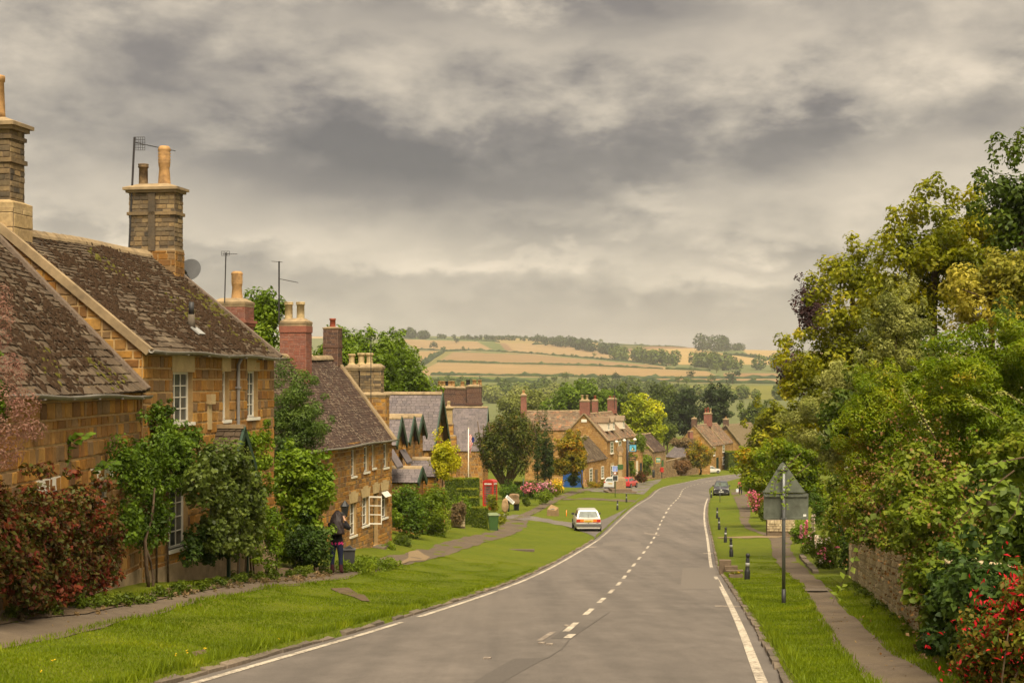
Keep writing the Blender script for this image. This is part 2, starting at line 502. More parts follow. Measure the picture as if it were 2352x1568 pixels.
# ---------------------------------------------------------------- ground materials
def grass_mat():
    t = NT('grass')
    p = t.pos()
    a = t.noise(.22, 5, .6, p); b = t.noise(2.6, 5, .65, p); c = t.noise(28, 4, .7, p)
    col = t.ramp(b, [(.25, (.058, .078, .003)), (.5, (.084, .108, .004)), (.75, (.118, .134, .005))])
    col = t.mix(t.ramp(a, [(.38, (0, 0, 0)), (.68, (.75, .75, .75))]), col, (.118, .128, .008))
    col = t.mix(.6, col, t.ramp(c, [(.3, (.32, .32, .3)), (.7, (.7, .7, .66))]), 'OVERLAY')
    d = t.noise(.9, 6, .7, p, dist=.5)
    col = t.mix(t.math('MULTIPLY', t.ramp(d, [(.66, (0, 0, 0)), (.80, (1, 1, 1))]), .55), col, (.155, .125, .05))
    MAT['grass'] = t.out(t.bsdf(col, .9, .15, 0, c, .8, .03))


def road_mat():
    t = NT('asphalt')
    p = t.pos()
    a = t.noise(.16, 4, .6, p, (1, .35, 1)); b = t.noise(1.3, 5, .65, p, (1.4, .5, 1)); c = t.noise(60, 3, .7, p)
    col = t.ramp(b, [(.28, (.104, .088, .075)), (.55, (.130, .110, .094)), (.75, (.156, .132, .113))])
    col = t.mix(t.ramp(a, [(.42, (0, 0, 0)), (.62, (.8, .8, .8))]), col, (.160, .134, .112))
    tr = t.noise(1.1, 4, .6, p, (1.0, .03, .03)); cr = t.noise(.5, 8, .75, p, dist=1.5)
    col = t.mix(.55, col, t.ramp(tr, [(.32, (.36, .36, .36)), (.68, (.64, .63, .62))]), 'OVERLAY')
    col = t.mix(t.ramp(cr, [(.488, (0, 0, 0)), (.5, (.35, .35, .35)), (.512, (0, 0, 0))]), col, (.07, .058, .05))
    col = t.mix(.5, col, t.ramp(c, [(.3, (.30, .30, .30)), (.7, (.70, .70, .70))]), 'OVERLAY')
    MAT['asphalt'] = t.out(t.bsdf(col, .82, .25, 0, c, .5, .006))


def path_mat():
    t = NT('path_tarmac')
    p = t.pos()
    a = t.noise(.5, 5, .65, p); b = t.noise(6, 5, .7, p); c = t.noise(70, 3, .7, p)
    col = t.ramp(b, [(.28, (.084, .062, .043)), (.55, (.115, .086, .060)), (.78, (.152, .116, .080))])
    col = t.mix(t.ramp(a, [(.45, (0, 0, 0)), (.65, (.7, .7, .7))]), col, (.14, .105, .066))
    col = t.mix(.5, col, t.ramp(c, [(.3, (.28, .28, .28)), (.7, (.72, .72, .72))]), 'OVERLAY')
    MAT['path_tarmac'] = t.out(t.bsdf(col, .92, .15, 0, c, .6, .008))


grass_mat(); road_mat(); path_mat()
def line_mat(name, col, amt):
    t = NT(name); p = t.pos()
    n = t.noise(14, 6, .75, p); n2 = t.noise(1.2, 4, .6, p)
    w = t.math('ADD', t.math('MULTIPLY', n, .7), t.math('MULTIPLY', n2, .3))
    c = t.mix(t.ramp(w, [(.5 - amt * .12, (0, 0, 0)), (.5 + .14 - amt * .12, (1, 1, 1))]), (.17, .135, .108), col)
    MAT[name] = t.out(t.bsdf(c, .8, .25, 0, n, .2, .004))


line_mat('line_paint', (.54, .465, .36), .72); line_mat('line_worn', (.42, .35, .27), .15)
plain('patch_tar', (.095, .080, .068), .8, .3, 0, .25, 40, .3)
plain('patch_pale', (.150, .126, .105), .85, .2, 0, .18, 30, .3)

# ---------------------------------------------------------------- ground sheet
def build_ground():
    rows = np.concatenate([np.arange(-8, 60, .8), np.arange(60, 160, 1.6), np.arange(160, 420, 4), np.array([440, 470, 520, 580, 650, 720, 800])])
    off = [3000, 1500, 700, 350, 200, 120, 80, 60, 45, 36, 30, 26, 22, 19, 16, 14, 12.5, 11.2, 10, 9, 8.2, 7.5, 6.9, 6.3, 5.8, 5.3, 4.8, 4.4, 4.0, 3.75, RW + .11, RW + .02]
    cols = np.array([-x for x in off] + [0.0] + off[::-1])
    Yg, Og = np.meshgrid(rows, cols, indexing='ij')
    Xg = XC(Yg) * np.clip((900 - Yg) / 300, 0, 1) + Og
    Zg = ground(Xg, Yg)
    Zg = np.where(np.abs(Og) < RW + .05, ZR(Yg) - .06, Zg)
    V = np.stack([Xg, Yg, Zg], -1).reshape(-1, 3)
    nr, nc = len(rows), len(cols)
    i, j = np.meshgrid(np.arange(nr - 1), np.arange(nc - 1), indexing='ij')
    a = (i * nc + j).ravel()
    Q = np.stack([a, a + 1, a + nc + 1, a + nc], 1)
    me = np_mesh('ground', V, Q)
    me.polygons.foreach_set('use_smooth', [True] * len(me.polygons))
    tag(link('ground', me, None, MAT['grass']), 'mown green verges and village ground', None, None, 'structure')


build_ground()


def strip(name, f_left, f_right, y0, y1, dy, lift, material, parent=None, ragged=0.0, seed=1, nx=4, kind=None, road=False):
    """ribbon between two x(Y) edges that follows the ground"""
    rng = np.random.default_rng(seed)
    ys = np.arange(y0, y1 + dy * .5, dy)
    L = np.array([f_left(y) for y in ys]); R = np.array([f_right(y) for y in ys])
    if ragged:
        k = np.ones(3) / 3
        L = L + np.convolve(rng.normal(0, ragged, len(ys)), k, 'same'); R = R + np.convolve(rng.normal(0, ragged, len(ys)), k, 'same')
    T = np.linspace(0, 1, nx + 1)
    X = L[:, None] * (1 - T) + R[:, None] * T
    Yg = np.repeat(ys[:, None], nx + 1, 1)
    Z = (ZR(Yg) if road else ground(X, Yg)) + lift
    V = np.stack([X, Yg, Z], -1).reshape(-1, 3)
    nc = nx + 1
    i, j = np.meshgrid(np.arange(len(ys) - 1), np.arange(nx), indexing='ij')
    a = (i * nc + j).ravel()
    me = np_mesh(name, V, np.stack([a, a + 1, a + nc + 1, a + nc], 1))
    me.polygons.foreach_set('use_smooth', [True] * len(me.polygons))
    o = link(name, me, parent, material)
    if kind: o['kind'] = kind
    return o


def sheet(name, uv, lift, material, parent=None, cuts=3, road=False, kind=None, world=None):
    """flat patch drawn from its outline on the ground"""
    pts = world if world is not None else [G(u, v) for u, v in uv]
    bm = bmesh.new()
    f = bm.faces.new([bm.verts.new((p[0], p[1], 0)) for p in pts])
    bmesh.ops.triangulate(bm, faces=[f])
    if cuts:
        for _ in range(cuts):
            bmesh.ops.subdivide_edges(bm, edges=[e for e in bm.edges if e.calc_length() > 1.2], cuts=1, use_grid_fill=True)
        bmesh.ops.triangulate(bm, faces=bm.faces[:])
    xs = np.array([v.co.x for v in bm.verts]); ys = np.array([v.co.y for v in bm.verts])
    zs = (ZR(ys) if road else ground(xs, ys)) + lift
    for v, z in zip(bm.verts, zs): v.co.z = z
    bmesh.ops.recalc_face_normals(bm, faces=bm.faces)
    for f in bm.faces:
        if f.normal.z < 0: f.normal_flip()
    me = bpy.data.meshes.new(name); bm.to_mesh(me); bm.free()
    o = link(name, me, parent, material)
    if kind: o['kind'] = kind
    return o


# ---------------------------------------------------------------- road, markings, kerbs
road = strip('road', lambda y: XC(y) - RW, lambda y: XC(y) + RW, -8, 440, .8, 0.0, MAT['asphalt'], nx=8, road=True, kind='structure')
road['label'] = 'grey tarmac road running downhill through the village'


def line(name, off, y0, y1, w=.12, lift=.006, material='line_paint', dy=1.0, parent=road):
    n = max(1, int(round((y1 - y0) / dy)))
    return strip(name, lambda y: XC(y) + (off(y) if callable(off) else off) - w / 2, lambda y: XC(y) + (off(y) if callable(off) else off) + w / 2, y0, y1, (y1 - y0) / n, lift, MAT[material], parent, nx=1, road=True)


EDGE = 3.18
line('edge_line', EDGE, -6, 168, .13)
line('edge_line', -EDGE, -6, 29.6, .12); line('edge_line', -EDGE, 31.4, 44, .12); line('edge_line', -EDGE, 44.4, 90, .12)
y = 90.5
while y < 150:                                   # broken line across the mouth of the lane
    line('edge_dash', -EDGE, y, y + .85, .14); y += 1.45
y = 150.0
while y < 300:
    line('edge_dash', -EDGE, y, y + 1.1, .16); y += 2.2
line('edge_line', -EDGE, 302, 420, .14)
y = 26.9
line('centre_dash', lambda yy: .34 - .02, 25.2, 26.2, .13)
line('worn_dash', -.06, 24.6, 26.8, .10, material='line_worn')
k = 0
while y < 410:
    ln = 2.6 if y < 120 else 3.2
    line('centre_dash', lambda yy: .16 * math.exp(-(yy - 26) / 14), y, y + ln, .12 if y < 120 else .16, dy=.9)
    y += ln + (2.6 if y < 60 else 3.2 if y < 120 else 4.4); k += 1
# transverse scuffed marks, patches and a tar seam
sheet('transverse_mark', [(1642, 1389), (1704, 1391), (1704, 1394), (1642, 1393)], .005, MAT['line_worn'], road, 0, True)
sheet('transverse_mark', [(1480, 1222), (1516, 1228), (1514, 1230), (1480, 1225)], .005, MAT['line_worn'], road, 0, True)
sheet('transverse_mark', [(1615, 1269), (1637, 1269), (1637, 1271), (1615, 1271)], .005, MAT['line_worn'], road, 0, True)
sheet('transverse_mark', [(1345, 1255), (1370, 1254), (1370, 1256), (1345, 1258)], .005, MAT['line_worn'], road, 0, True)
sheet('tar_patch', [(1265, 1466), (1300, 1440), (1346, 1438), (1330, 1452), (1310, 1466)], .0035, MAT['patch_tar'], road, 1, True)
sheet('tar_patch', [(1085, 1568), (1130, 1540), (1180, 1512), (1256, 1510), (1215, 1532), (1140, 1575), (1110, 1620), (1030, 1640)], .0035, MAT['patch_tar'], road, 1, True)
sheet('pale_patch', [(1385, 1245), (1472, 1243), (1472, 1252), (1383, 1254)], .003, MAT['patch_pale'], road, 1, True)
sheet('pale_patch', [(1568, 1304), (1640, 1302), (1660, 1352), (1562, 1352)], .003, MAT['patch_pale'], road, 1, True)
_seam = [(1256, 1511), (1290, 1490), (1308, 1468), (1330, 1452), (1400, 1405)]
_sb = MB()
for a, b in zip(_seam, _seam[1:]):
    pa, pb = G(*a), G(*b)
    d = (pb - pa).normalized(); nrm = Vector((-d.y, d.x, 0)) * .012
    _sb.add([(pa - nrm) + Vector((0, 0, .005)), (pa + nrm) + Vector((0, 0, .005)), (pb + nrm) + Vector((0, 0, .005)), (pb - nrm) + Vector((0, 0, .005))], [(0, 3, 2, 1)])
_sb.build('tar_seam', MAT['patch_tar'], road)
for u, v in ((1262, 1414 + 66), (1119, 1512), (1244, 1477), (1302, 1437)):       # cat's eyes
    p = G(u, v); MB().box(-.05, .05, -.06, .06, -.01, .016).build('road_stud', MAT['line_worn'], road, loc=(p.x, p.y, float(ZR(p.y)) + .004), rotz=-.12)


def kerbs(side, y0, y1, skip=None):
    root = empty('kerb', (0, 0, 0), kind='structure')
    root['label'] = 'worn stone kerb along the road edge'
    rng = random.Random(5 + side)
    variants = []
    for k in range(8):
        b = MB(); j = lambda a: rng.uniform(-a, a)
        b.add([(-.5 + j(.01), -.07, -.15), (.5 + j(.01), -.07, -.15), (.5, .07, -.15), (-.5, .07, -.15),
               (-.485, -.05 + j(.012), .06 + j(.018)), (.485, -.05 + j(.012), .06 + j(.018)), (.485, .06, .07 + j(.015)), (-.485, .06, .07 + j(.015))],
              [(0, 3, 2, 1), (4, 5, 6, 7), (0, 1, 5, 4), (1, 2, 6, 5), (2, 3, 7, 6), (3, 0, 4, 7)])
        me = b.mesh('kerb_stone'); me.materials.append(MAT['kerb_stone']); variants.append(me)
    y = y0
    while y < y1:
        ln = rng.uniform(.55, 1.05) * (1 if y < 60 else 1.7)
        if not (skip and skip[0] < y < skip[1]) and rng.random() < .95:
            ym = y + ln / 2; s = (float(XC(ym + .5)) - float(XC(ym - .5)))
            o = link('kerb_stone', variants[rng.randrange(8)], root)
            o.location = (float(XC(ym)) + side * (RW + .035 + rng.uniform(-.012, .012)), ym, float(ZR(ym)) - rng.uniform(0, .035))
            slope = float(ZR(ym + .5) - ZR(ym - .5))
            o.rotation_euler = Matrix.Rotation(math.pi / 2 - s + (0 if side < 0 else math.pi), 3, 'Z').to_euler()
            o.rotation_euler.y = -math.atan(slope) if side < 0 else math.atan(slope)
            o.scale = (ln * .97, 1, 1)
        y += ln


kerbs(-1, 12, 200, (93, 150)); kerbs(1, 10, 168)


# footpaths
def path_edges(pts):
    f = smooth_table([(p[0], p[1]) for p in pts]); w = smooth_table([(p[0], p[2]) for p in pts])
    return (lambda y: float(f(y)) - float(w(y)) / 2), (lambda y: float(f(y)) + float(w(y)) / 2)


def pathpts(uvw):
    out = []
    for u0, u1, v in uvw:
        a, b = G(u0, v), G(u1, v)
        out.append((a.y, (a.x + b.x) / 2, abs(b.x - a.x)))
    return sorted(out)


_lp = [(8, -8.2, 1.3), (14, -7.25, 1.25), (21, -6.55, 1.2), (26, -6.35, 1.15), (31, -6.15, 1.15), (37, -5.6, 1.2), (43, -4.95, 1.25), (50, -4.3, 1.2), (57, -3.65, 1.2), (68, -2.65, 1.25), (80, -1.55, 1.3), (92, -.45, 1.5), (104, .2, 1.6), (118, .55, 1.7)]
LP = path_edges(_lp)
strip('footpath', LP[0], LP[1], 8, 119, .7, .012, MAT['path_tarmac'], ragged=.10, seed=3, nx=5, kind='structure')['label'] = 'brown footpath beside the stone cottages'
_rp = pathpts([(1700, 1716, 1195), (1722, 1742, 1218), (1762, 1800, 1232), (1772, 1822, 1262), (1795, 1862, 1305), (1835, 1890, 1340), (1868, 1945, 1400), (1925, 2045, 1490)])
_rp = [(8, 2.9, .85), (14, 3.8, .82)] + _rp + [(125, 18.6, .9), (150, 22.0, 1.2), (175, 25.4, 1.6), (200, 28.4, 1.6)]
_rp = sorted(_rp)
RP = path_edges(_rp)
strip('footpath', RP[0], RP[1], 8, 200, .7, .012, MAT['path_tarmac'], ragged=.06, seed=4, nx=5, kind='structure')['label'] = 'narrow tarmac footpath beside the rubble garden wall'
# lane mouth and lane across the green, gravel bits
sheet('lane', [(1366, 1237), (1352, 1226), (1310, 1211), (1240, 1197), (1168, 1192), (1100, 1186), (1040, 1182), (1040, 1178), (1110, 1179), (1160, 1180), (1235, 1187), (1300, 1198), (1345, 1201), (1376, 1196), (1412, 1181), (1440, 1167), (1462, 1150), (1476, 1137)], .016, MAT['asphalt'], None, 4, kind='structure')['label'] = 'short tarmac lane joining the road across the green'
sheet('pub_forecourt', [(1360, 1129), (1330, 1122), (1372, 1119), (1420, 1113), (1462, 1108), (1520, 1100), (1512, 1108), (1500, 1115), (1487, 1127), (1478, 1135), (1440, 1133)], .016, MAT['asphalt'], None, 4, kind='structure')['label'] = 'tarmac forecourt with parked cars before the pub'
sheet('green_path', [(1170, 1196), (1200, 1193), (1262, 1160), (1300, 1142), (1340, 1129), (1372, 1122), (1360, 1120), (1318, 1126), (1280, 1140), (1240, 1158), (1200, 1180)], .02, MAT['path_tarmac'], None, 3, kind='structure')['label'] = 'brown path crossing the green towards the pub'
sheet('green_path', [(1296, 1144), (1350, 1143), (1420, 1146), (1462, 1149), (1460, 1152), (1400, 1150), (1340, 1147), (1290, 1148)], .02, MAT['path_tarmac'], None, 2, kind='structure')['label'] = 'narrow path crossing the green to the road'
sheet('gravel_path', [(1648, 1234), (1700, 1232), (1780, 1231), (1830, 1228), (1832, 1231), (1780, 1236), (1700, 1236), (1650, 1236)], .026, MAT['gravel'], None, 2, kind='structure')['label'] = 'pale gravel crossing path over the grass verge'
sheet('gravel_bed', [(938, 1268), (960, 1264), (988, 1280), (978, 1288), (940, 1290), (912, 1300), (908, 1294), (938, 1282)], .03, MAT['gravel'], None, 1, kind='structure')['label'] = 'tan gravel bed beside the footpath'
sheet('worn_turf', [(758, 1352), (800, 1350), (838, 1368), (850, 1382), (830, 1380), (800, 1368)], .02, MAT['dry_soil'], None, 1, kind='structure')['label'] = 'bare worn patch in the verge'
sheet('worn_turf', [(440, 1500), (470, 1493), (500, 1520), (520, 1535), (470, 1530)], .02, MAT['dry_soil'], None, 1, kind='structure')['label'] = 'bare soil patch by the kerb'
sheet('garden_soil', [(-60, 1445), (-60, 1405), (200, 1395), (420, 1352), (600, 1310), (740, 1300), (800, 1300), (760, 1322), (600, 1336), (420, 1366), (200, 1412), (60, 1424)], .03, MAT['dry_soil'], None, 3, kind='structure')['label'] = 'bare earth strip at the foot of the cottages'
strip('wall_soil', lambda y: float(RP[1](y)) + .45, lambda y: 2.05 + .176 * y + .3, 14, 50, .7, .018, MAT['grass'], nx=2, kind='structure')['label'] = 'grass strip below the rubble wall'
# ---------------------------------------------------------------- foliage
def leaf_cloud(pts, nrm, size, rng, aspect=.55, jitter=.6, droop=0.0, fold=.25):
    """one folded diamond leaf (two triangles sharing an edge) per point; returns verts, quads"""
    n = len(pts)
    s = size * rng.uniform(.5, 1.5, n)[:, None]
    nn = nrm + rng.normal(0, jitter, (n, 3)); nn /= np.linalg.norm(nn, axis=1)[:, None] + 1e-9
    r = rng.normal(0, 1, (n, 3)); r[:, 2] -= droop
    a = r - (r * nn).sum(1)[:, None] * nn; a /= np.linalg.norm(a, axis=1)[:, None] + 1e-9
    b = np.cross(nn, a)
    base = pts - a * s * .5
    tip = pts + a * s * .5 - nn * s * .12
    l = pts + b * s * aspect * .5 + nn * s * fold * .3; q = pts - b * s * aspect * .5 + nn * s * fold * .3
    V = np.stack([base, l, tip, q], 1).reshape(-1, 3)
    i = np.arange(n)[:, None] * 4
    return V, np.concatenate([i, i + 1, i + 2, i + 3], 1)


def shell_points(n, c, r, rng, inner=.55, flat=0.0):
    d = rng.normal(0, 1, (n, 3)); d /= np.linalg.norm(d, axis=1)[:, None]
    k = (inner ** 3 + (1 - inner ** 3) * rng.random(n)) ** (1 / 3)
    p = d * k[:, None] * np.asarray(r) + np.asarray(c)
    nn = d / np.asarray(r); nn /= np.linalg.norm(nn, axis=1)[:, None]
    nn[:, 2] += .65
    return p, nn


def clumps_in(c, r, n, cr, rng, inner=.35, spread=1.0, flat=1.0):
    """(centre, radius) of leaf clumps through an ellipsoidal crown, mostly towards its outside"""
    d = rng.normal(0, 1, (n, 3)); d /= np.linalg.norm(d, axis=1)[:, None]
    k = inner + (1 - inner) * rng.random(n) ** .6
    p = d * k[:, None] * np.asarray(r) * spread + np.asarray(c)
    rr = cr * rng.uniform(.6, 1.35, n)
    return [(p[i], (rr[i], rr[i], rr[i] * flat)) for i in range(n)]


def foliage(name, clumps, n, size, material, rng, parent=None, inner=.45, aspect=.55, jitter=.6, droop=0.0, zmin=None):
    w = np.array([c[1][0] * c[1][1] + c[1][0] * c[1][2] for c in clumps]); w = w / w.sum()
    V, Q, b = [], [], 0
    for (c, r), k in zip(clumps, np.maximum(2, (w * n).astype(int))):
        p, nn = shell_points(k, c, r, rng, inner)
        v, q = leaf_cloud(p, nn, size, rng, aspect, jitter, droop)
        if zmin is not None: v[:, 2] = np.maximum(v[:, 2], zmin)
        V.append(v); Q.append(q + b); b += len(v)
    me = np_mesh(name, np.concatenate(V), np.concatenate(Q))
    return link(name, me, parent, material)


def limb_mesh(base, top, r0, forks, rng, spread, lean=(0, 0), mb=None, sides=7):
    mb = mb or MB()
    base = Vector(base); top = Vector(top)
    pts = []
    for k in range(6):
        t = k / 5
        p = base.lerp(top, t) + Vector((rng.normal(0, .03), rng.normal(0, .03), 0)) * (top - base).length * .25 * (t > 0)
        pts.append(p)
    mb.tube(pts, [r0 * (1 - .62 * k / 5) * (1.35 if k == 0 else 1) for k in range(6)], sides)
    for f in range(forks):
        t = rng.uniform(.35, .95); s = base.lerp(top, t)
        a = rng.uniform(0, 2 * math.pi); ln = spread * rng.uniform(.5, 1.0)
        e = s + Vector((math.cos(a) * ln, math.sin(a) * ln, ln * rng.uniform(.35, .9)))
        m = s.lerp(e, .5) + Vector((0, 0, ln * .08))
        mb.tube([s, m, e], [r0 * .42 * (1 - .5 * t), r0 * .28 * (1 - .5 * t), r0 * .1], 5)
    return mb


def tree(name, label, cat, base, crown, n, size, leaf, seed, trunk_r=.18, nclump=40, cr=.9, bark='bark', forks=7, group=None, inner=.3, extra=None, aspect=.55, flat=.85, jitter=.6, droop=0.0, cin=.35):
    """crown = list of (centre offset from base, radii)"""
    rng = np.random.default_rng(seed)
    root = empty(name, base, 0, label, cat, group)
    top = max(c[0][2] + c[1][2] * .3 for c in crown)
    cx = sum(c[0][0] for c in crown) / len(crown); cy = sum(c[0][1] for c in crown) / len(crown)
    if trunk_r:
        sp = max(c[1][0] for c in crown) * .8
        mb = limb_mesh((0, 0, -.3), (cx, cy, top), trunk_r, forks, rng, sp)
        mb.build('trunk', MAT[bark], root, True)
    cl = []
    tot = sum(c[1][0] * c[1][2] for c in crown)
    for c, r in crown:
        k = max(3, int(nclump * r[0] * r[2] / tot))
        cl += clumps_in(c, r, k, cr, rng, inner, 1.0, flat)
    if extra: cl += [(np.array(c), r) for c, r in extra]
    foliage('crown', cl, n, size, MAT[leaf], rng, root, cin, aspect, jitter, droop)
    return root


leafmat('leaf_maple', [(.062, .072, .006), (.086, .094, .008), (.115, .112, .010), (.138, .115, .012), (.046, .058, .006)], .55, .4, boost=(3.1, 2.95, .8))
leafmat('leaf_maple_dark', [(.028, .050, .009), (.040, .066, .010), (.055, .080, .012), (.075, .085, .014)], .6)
leafmat('leaf_gold', [(.20, .18, .045), (.25, .21, .055), (.14, .14, .028), (.28, .25, .09), (.10, .11, .02)], .6, .4, boost=(2.1, 2.05, .9))
leafmat('leaf_silver', [(.135, .14, .065), (.17, .175, .085), (.10, .115, .042), (.21, .21, .11), (.075, .09, .03)], .8, .4, boost=(2.45, 2.4, 1.2))
leafmat('leaf_purple', [(.045, .022, .024), (.060, .028, .030), (.032, .018, .02), (.075, .035, .03)], .8)
leafmat('leaf_fern', [(.046, .078, .005), (.060, .094, .006), (.078, .105, .007), (.090, .108, .008), (.112, .108, .009), (.150, .082, .012)], .55, .4, boost=(2.8, 2.8, .75))
leafmat('leaf_bramble', [(.046, .070, .008), (.068, .094, .011), (.034, .052, .008), (.10, .120, .022), (.085, .092, .016), (.058, .08, .010)], 1.3, .4, dark=.5, boost=(2.65, 2.55, .9))
leafmat('leaf_seedhead', [(.14, .075, .024), (.18, .10, .035), (.105, .055, .018), (.20, .13, .055)], 1.5)
leafmat('leaf_hazel', [(.095, .135, .028), (.115, .155, .038), (.075, .115, .022), (.14, .17, .055)], 1.5, .4)
leafmat('leaf_fuchsia', [(.055, .085, .012), (.08, .105, .016), (.10, .115, .022), (.04, .06, .01), (.11, .07, .018)], 2.0)
leafmat('petal_red', [(.42, .012, .018), (.55, .02, .025), (.32, .008, .015)], 2)
leafmat('petal_pink', [(.55, .14, .22), (.62, .22, .28), (.45, .10, .16)], 2)
leafmat('petal_mauve', [(.42, .19, .26), (.34, .14, .20), (.50, .25, .30)], 2)
leafmat('petal_yellow', [(.62, .42, .015), (.70, .50, .03), (.50, .36, .02)], 2)
leafmat('petal_white', [(.70, .64, .56), (.60, .50, .44), (.74, .70, .62)], 2)
leafmat('leaf_redbush', [(.105, .016, .010), (.140, .022, .012), (.065, .012, .008), (.075, .060, .008), (.048, .062, .008), (.18, .02, .02), (.10, .038, .010), (.060, .078, .008), (.15, .045, .012)], 1.6, dark=.35)
leafmat('leaf_green', [(.042, .078, .010), (.062, .105, .013), (.085, .125, .016), (.030, .055, .009)], 1.3, dark=.45)
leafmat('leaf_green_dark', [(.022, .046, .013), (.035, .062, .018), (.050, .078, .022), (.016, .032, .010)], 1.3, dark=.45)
leafmat('leaf_green_fresh', [(.075, .125, .010), (.10, .15, .014), (.055, .095, .009), (.13, .17, .02)], 1.3, dark=.5)
leafmat('leaf_lilac', [(.046, .068, .024), (.065, .09, .034), (.085, .11, .045), (.032, .048, .016), (.12, .14, .065)], 1.5, dark=.5, rough=.4)
leafmat('leaf_conifer', [(.052, .088, .034), (.070, .11, .044), (.036, .064, .024), (.09, .125, .052)], 1.5, dark=.5)
leafmat('leaf_yellow', [(.24, .24, .012), (.30, .28, .018), (.18, .20, .010), (.34, .30, .03)], 1.2)
leafmat('leaf_yew', [(.040, .050, .012), (.056, .064, .016), (.085, .062, .026), (.11, .075, .036), (.030, .040, .010), (.048, .066, .014)], .8, .2, dark=.4)
leafmat('leaf_irish_yew', [(.018, .034, .012), (.026, .044, .014), (.036, .054, .017)], 1.0, .2, dark=.5)
leafmat('leaf_rowan', [(.13, .115, .012), (.17, .135, .013), (.095, .10, .010), (.24, .13, .012), (.30, .10, .012), (.075, .085, .010)], .8)
leafmat('leaf_ash', [(.060, .100, .010), (.080, .125, .012), (.045, .078, .009), (.10, .14, .016)], .5, dark=.5)
leafmat('leaf_hedge', [(.048, .072, .010), (.066, .090, .012), (.034, .052, .008), (.085, .105, .014)], 1.4, dark=.6)
leafmat('leaf_hedge_top', [(.12, .135, .012), (.155, .16, .016), (.095, .115, .010)], 1.4)
leafmat('leaf_smoke', [(.25, .125, .10), (.30, .16, .13), (.19, .095, .08), (.27, .17, .125)], 1.4, .5)
leafmat('leaf_ivy', [(.075, .115, .012), (.10, .14, .016), (.055, .085, .010), (.13, .16, .022)], 1.0)
leafmat('leaf_far', [(.050, .072, .020), (.066, .088, .024), (.038, .055, .016), (.080, .10, .028)], .12, .25, dark=.5)
leafmat('leaf_far_dark', [(.020, .034, .014), (.030, .044, .017), (.014, .026, .012)], .15, .2, dark=.5)
leafmat('leaf_willow', [(.125, .14, .068), (.15, .16, .08), (.10, .12, .055)], .15, .3)
leafmat('leaf_lime', [(.30, .29, .012), (.22, .25, .012), (.12, .17, .012), (.36, .32, .02), (.16, .20, .012)], .12, .35)
leafmat('leaf_dry', [(.20, .14, .065), (.26, .19, .09), (.14, .10, .05), (.12, .12, .03)], 1.5)
# ---------------------------------------------------------------- far hillside, fields, hedgerows, woods
def zp(pts): return [(888 + .3906 * a, 735 + .3906 * b) for a, b in pts]


FIELDS = [
    (zp([(300, 330), (900, 345), (880, 372), (300, 358)]), (.135, .170, .030)),
    (zp([(600, 372), (920, 374), (830, 415), (600, 410)]), (.175, .185, .045)),
    (zp([(880, 345), (1380, 352), (1380, 385), (900, 395)]), (.115, .135, .035)),
    (zp([(1430, 400), (1600, 380), (1560, 440), (1450, 440)]), (.17, .185, .045)),
    (zp([(1700, 384), (2300, 384), (2300, 470), (1700, 440)]), (.20, .20, .045)),
    (zp([(1380, 343), (2300, 345), (2300, 374), (1380, 362)]), (.34, .225, .125)),
    (zp([(1980, 310), (2300, 312), (2300, 342), (1990, 338)]), (.31, .20, .105)),
    (zp([(300, 250), (1620, 290), (1880, 300), (1990, 345), (240, 327), (200, 310), (215, 290)]), (.36, .245, .125)),
    (zp([(330, 185), (880, 204), (1630, 272), (1630, 290), (280, 247)]), (.31, .205, .11)),
    (zp([(190, 182), (350, 182), (200, 270)]), (.36, .24, .115)),
    (zp([(1620, 275), (1880, 292), (1760, 300), (1620, 290)]), (.33, .25, .12)),
    (zp([(330, 180), (400, 184), (270, 262), (210, 285)]), (.22, .20, .07)),
    (zp([(640, 128), (1240, 140), (1500, 235), (1400, 235), (700, 192)]), (.365, .255, .14)),
    (zp([(90, 112), (540, 128), (640, 185), (180, 178)]), (.35, .24, .13)),
    (zp([(535, 128), (660, 130), (745, 180), (640, 184)]), (.135, .165, .055)),
    (zp([(660, 132), (700, 135), (745, 180), (700, 178)]), (.27, .17, .10)),
    (zp([(620, 100), (1240, 130), (1240, 142), (640, 135)]), (.33, .25, .11)),
    (zp([(1380, 150), (1860, 158), (1860, 172), (1560, 170), (1380, 190)]), (.25, .155, .095)),
    (zp([(1370, 145), (1470, 145), (1560, 155), (1380, 172)]), (.14, .135, .05)),
    (zp([(1380, 192), (1560, 168), (1800, 166), (2000, 200), (2300, 245), (2300, 262), (1540, 262), (1420, 230)]), (.45, .315, .14)),
    (zp([(1970, 182), (2120, 180), (2130, 208), (2000, 205)]), (.135, .165, .05)),
    (zp([(2090, 170), (2300, 176), (2300, 236), (2130, 215)]), (.43, .31, .15)),
]


def in_poly(px, py, poly):
    inside = np.zeros(px.shape, bool)
    n = len(poly)
    for i in range(n):
        x1, y1 = poly[i]; x2, y2 = poly[(i + 1) % n]
        c = ((y1 > py) != (y2 > py)) & (px < (x2 - x1) * (py - y1) / (y2 - y1 + 1e-12) + x1)
        inside ^= c
    return inside


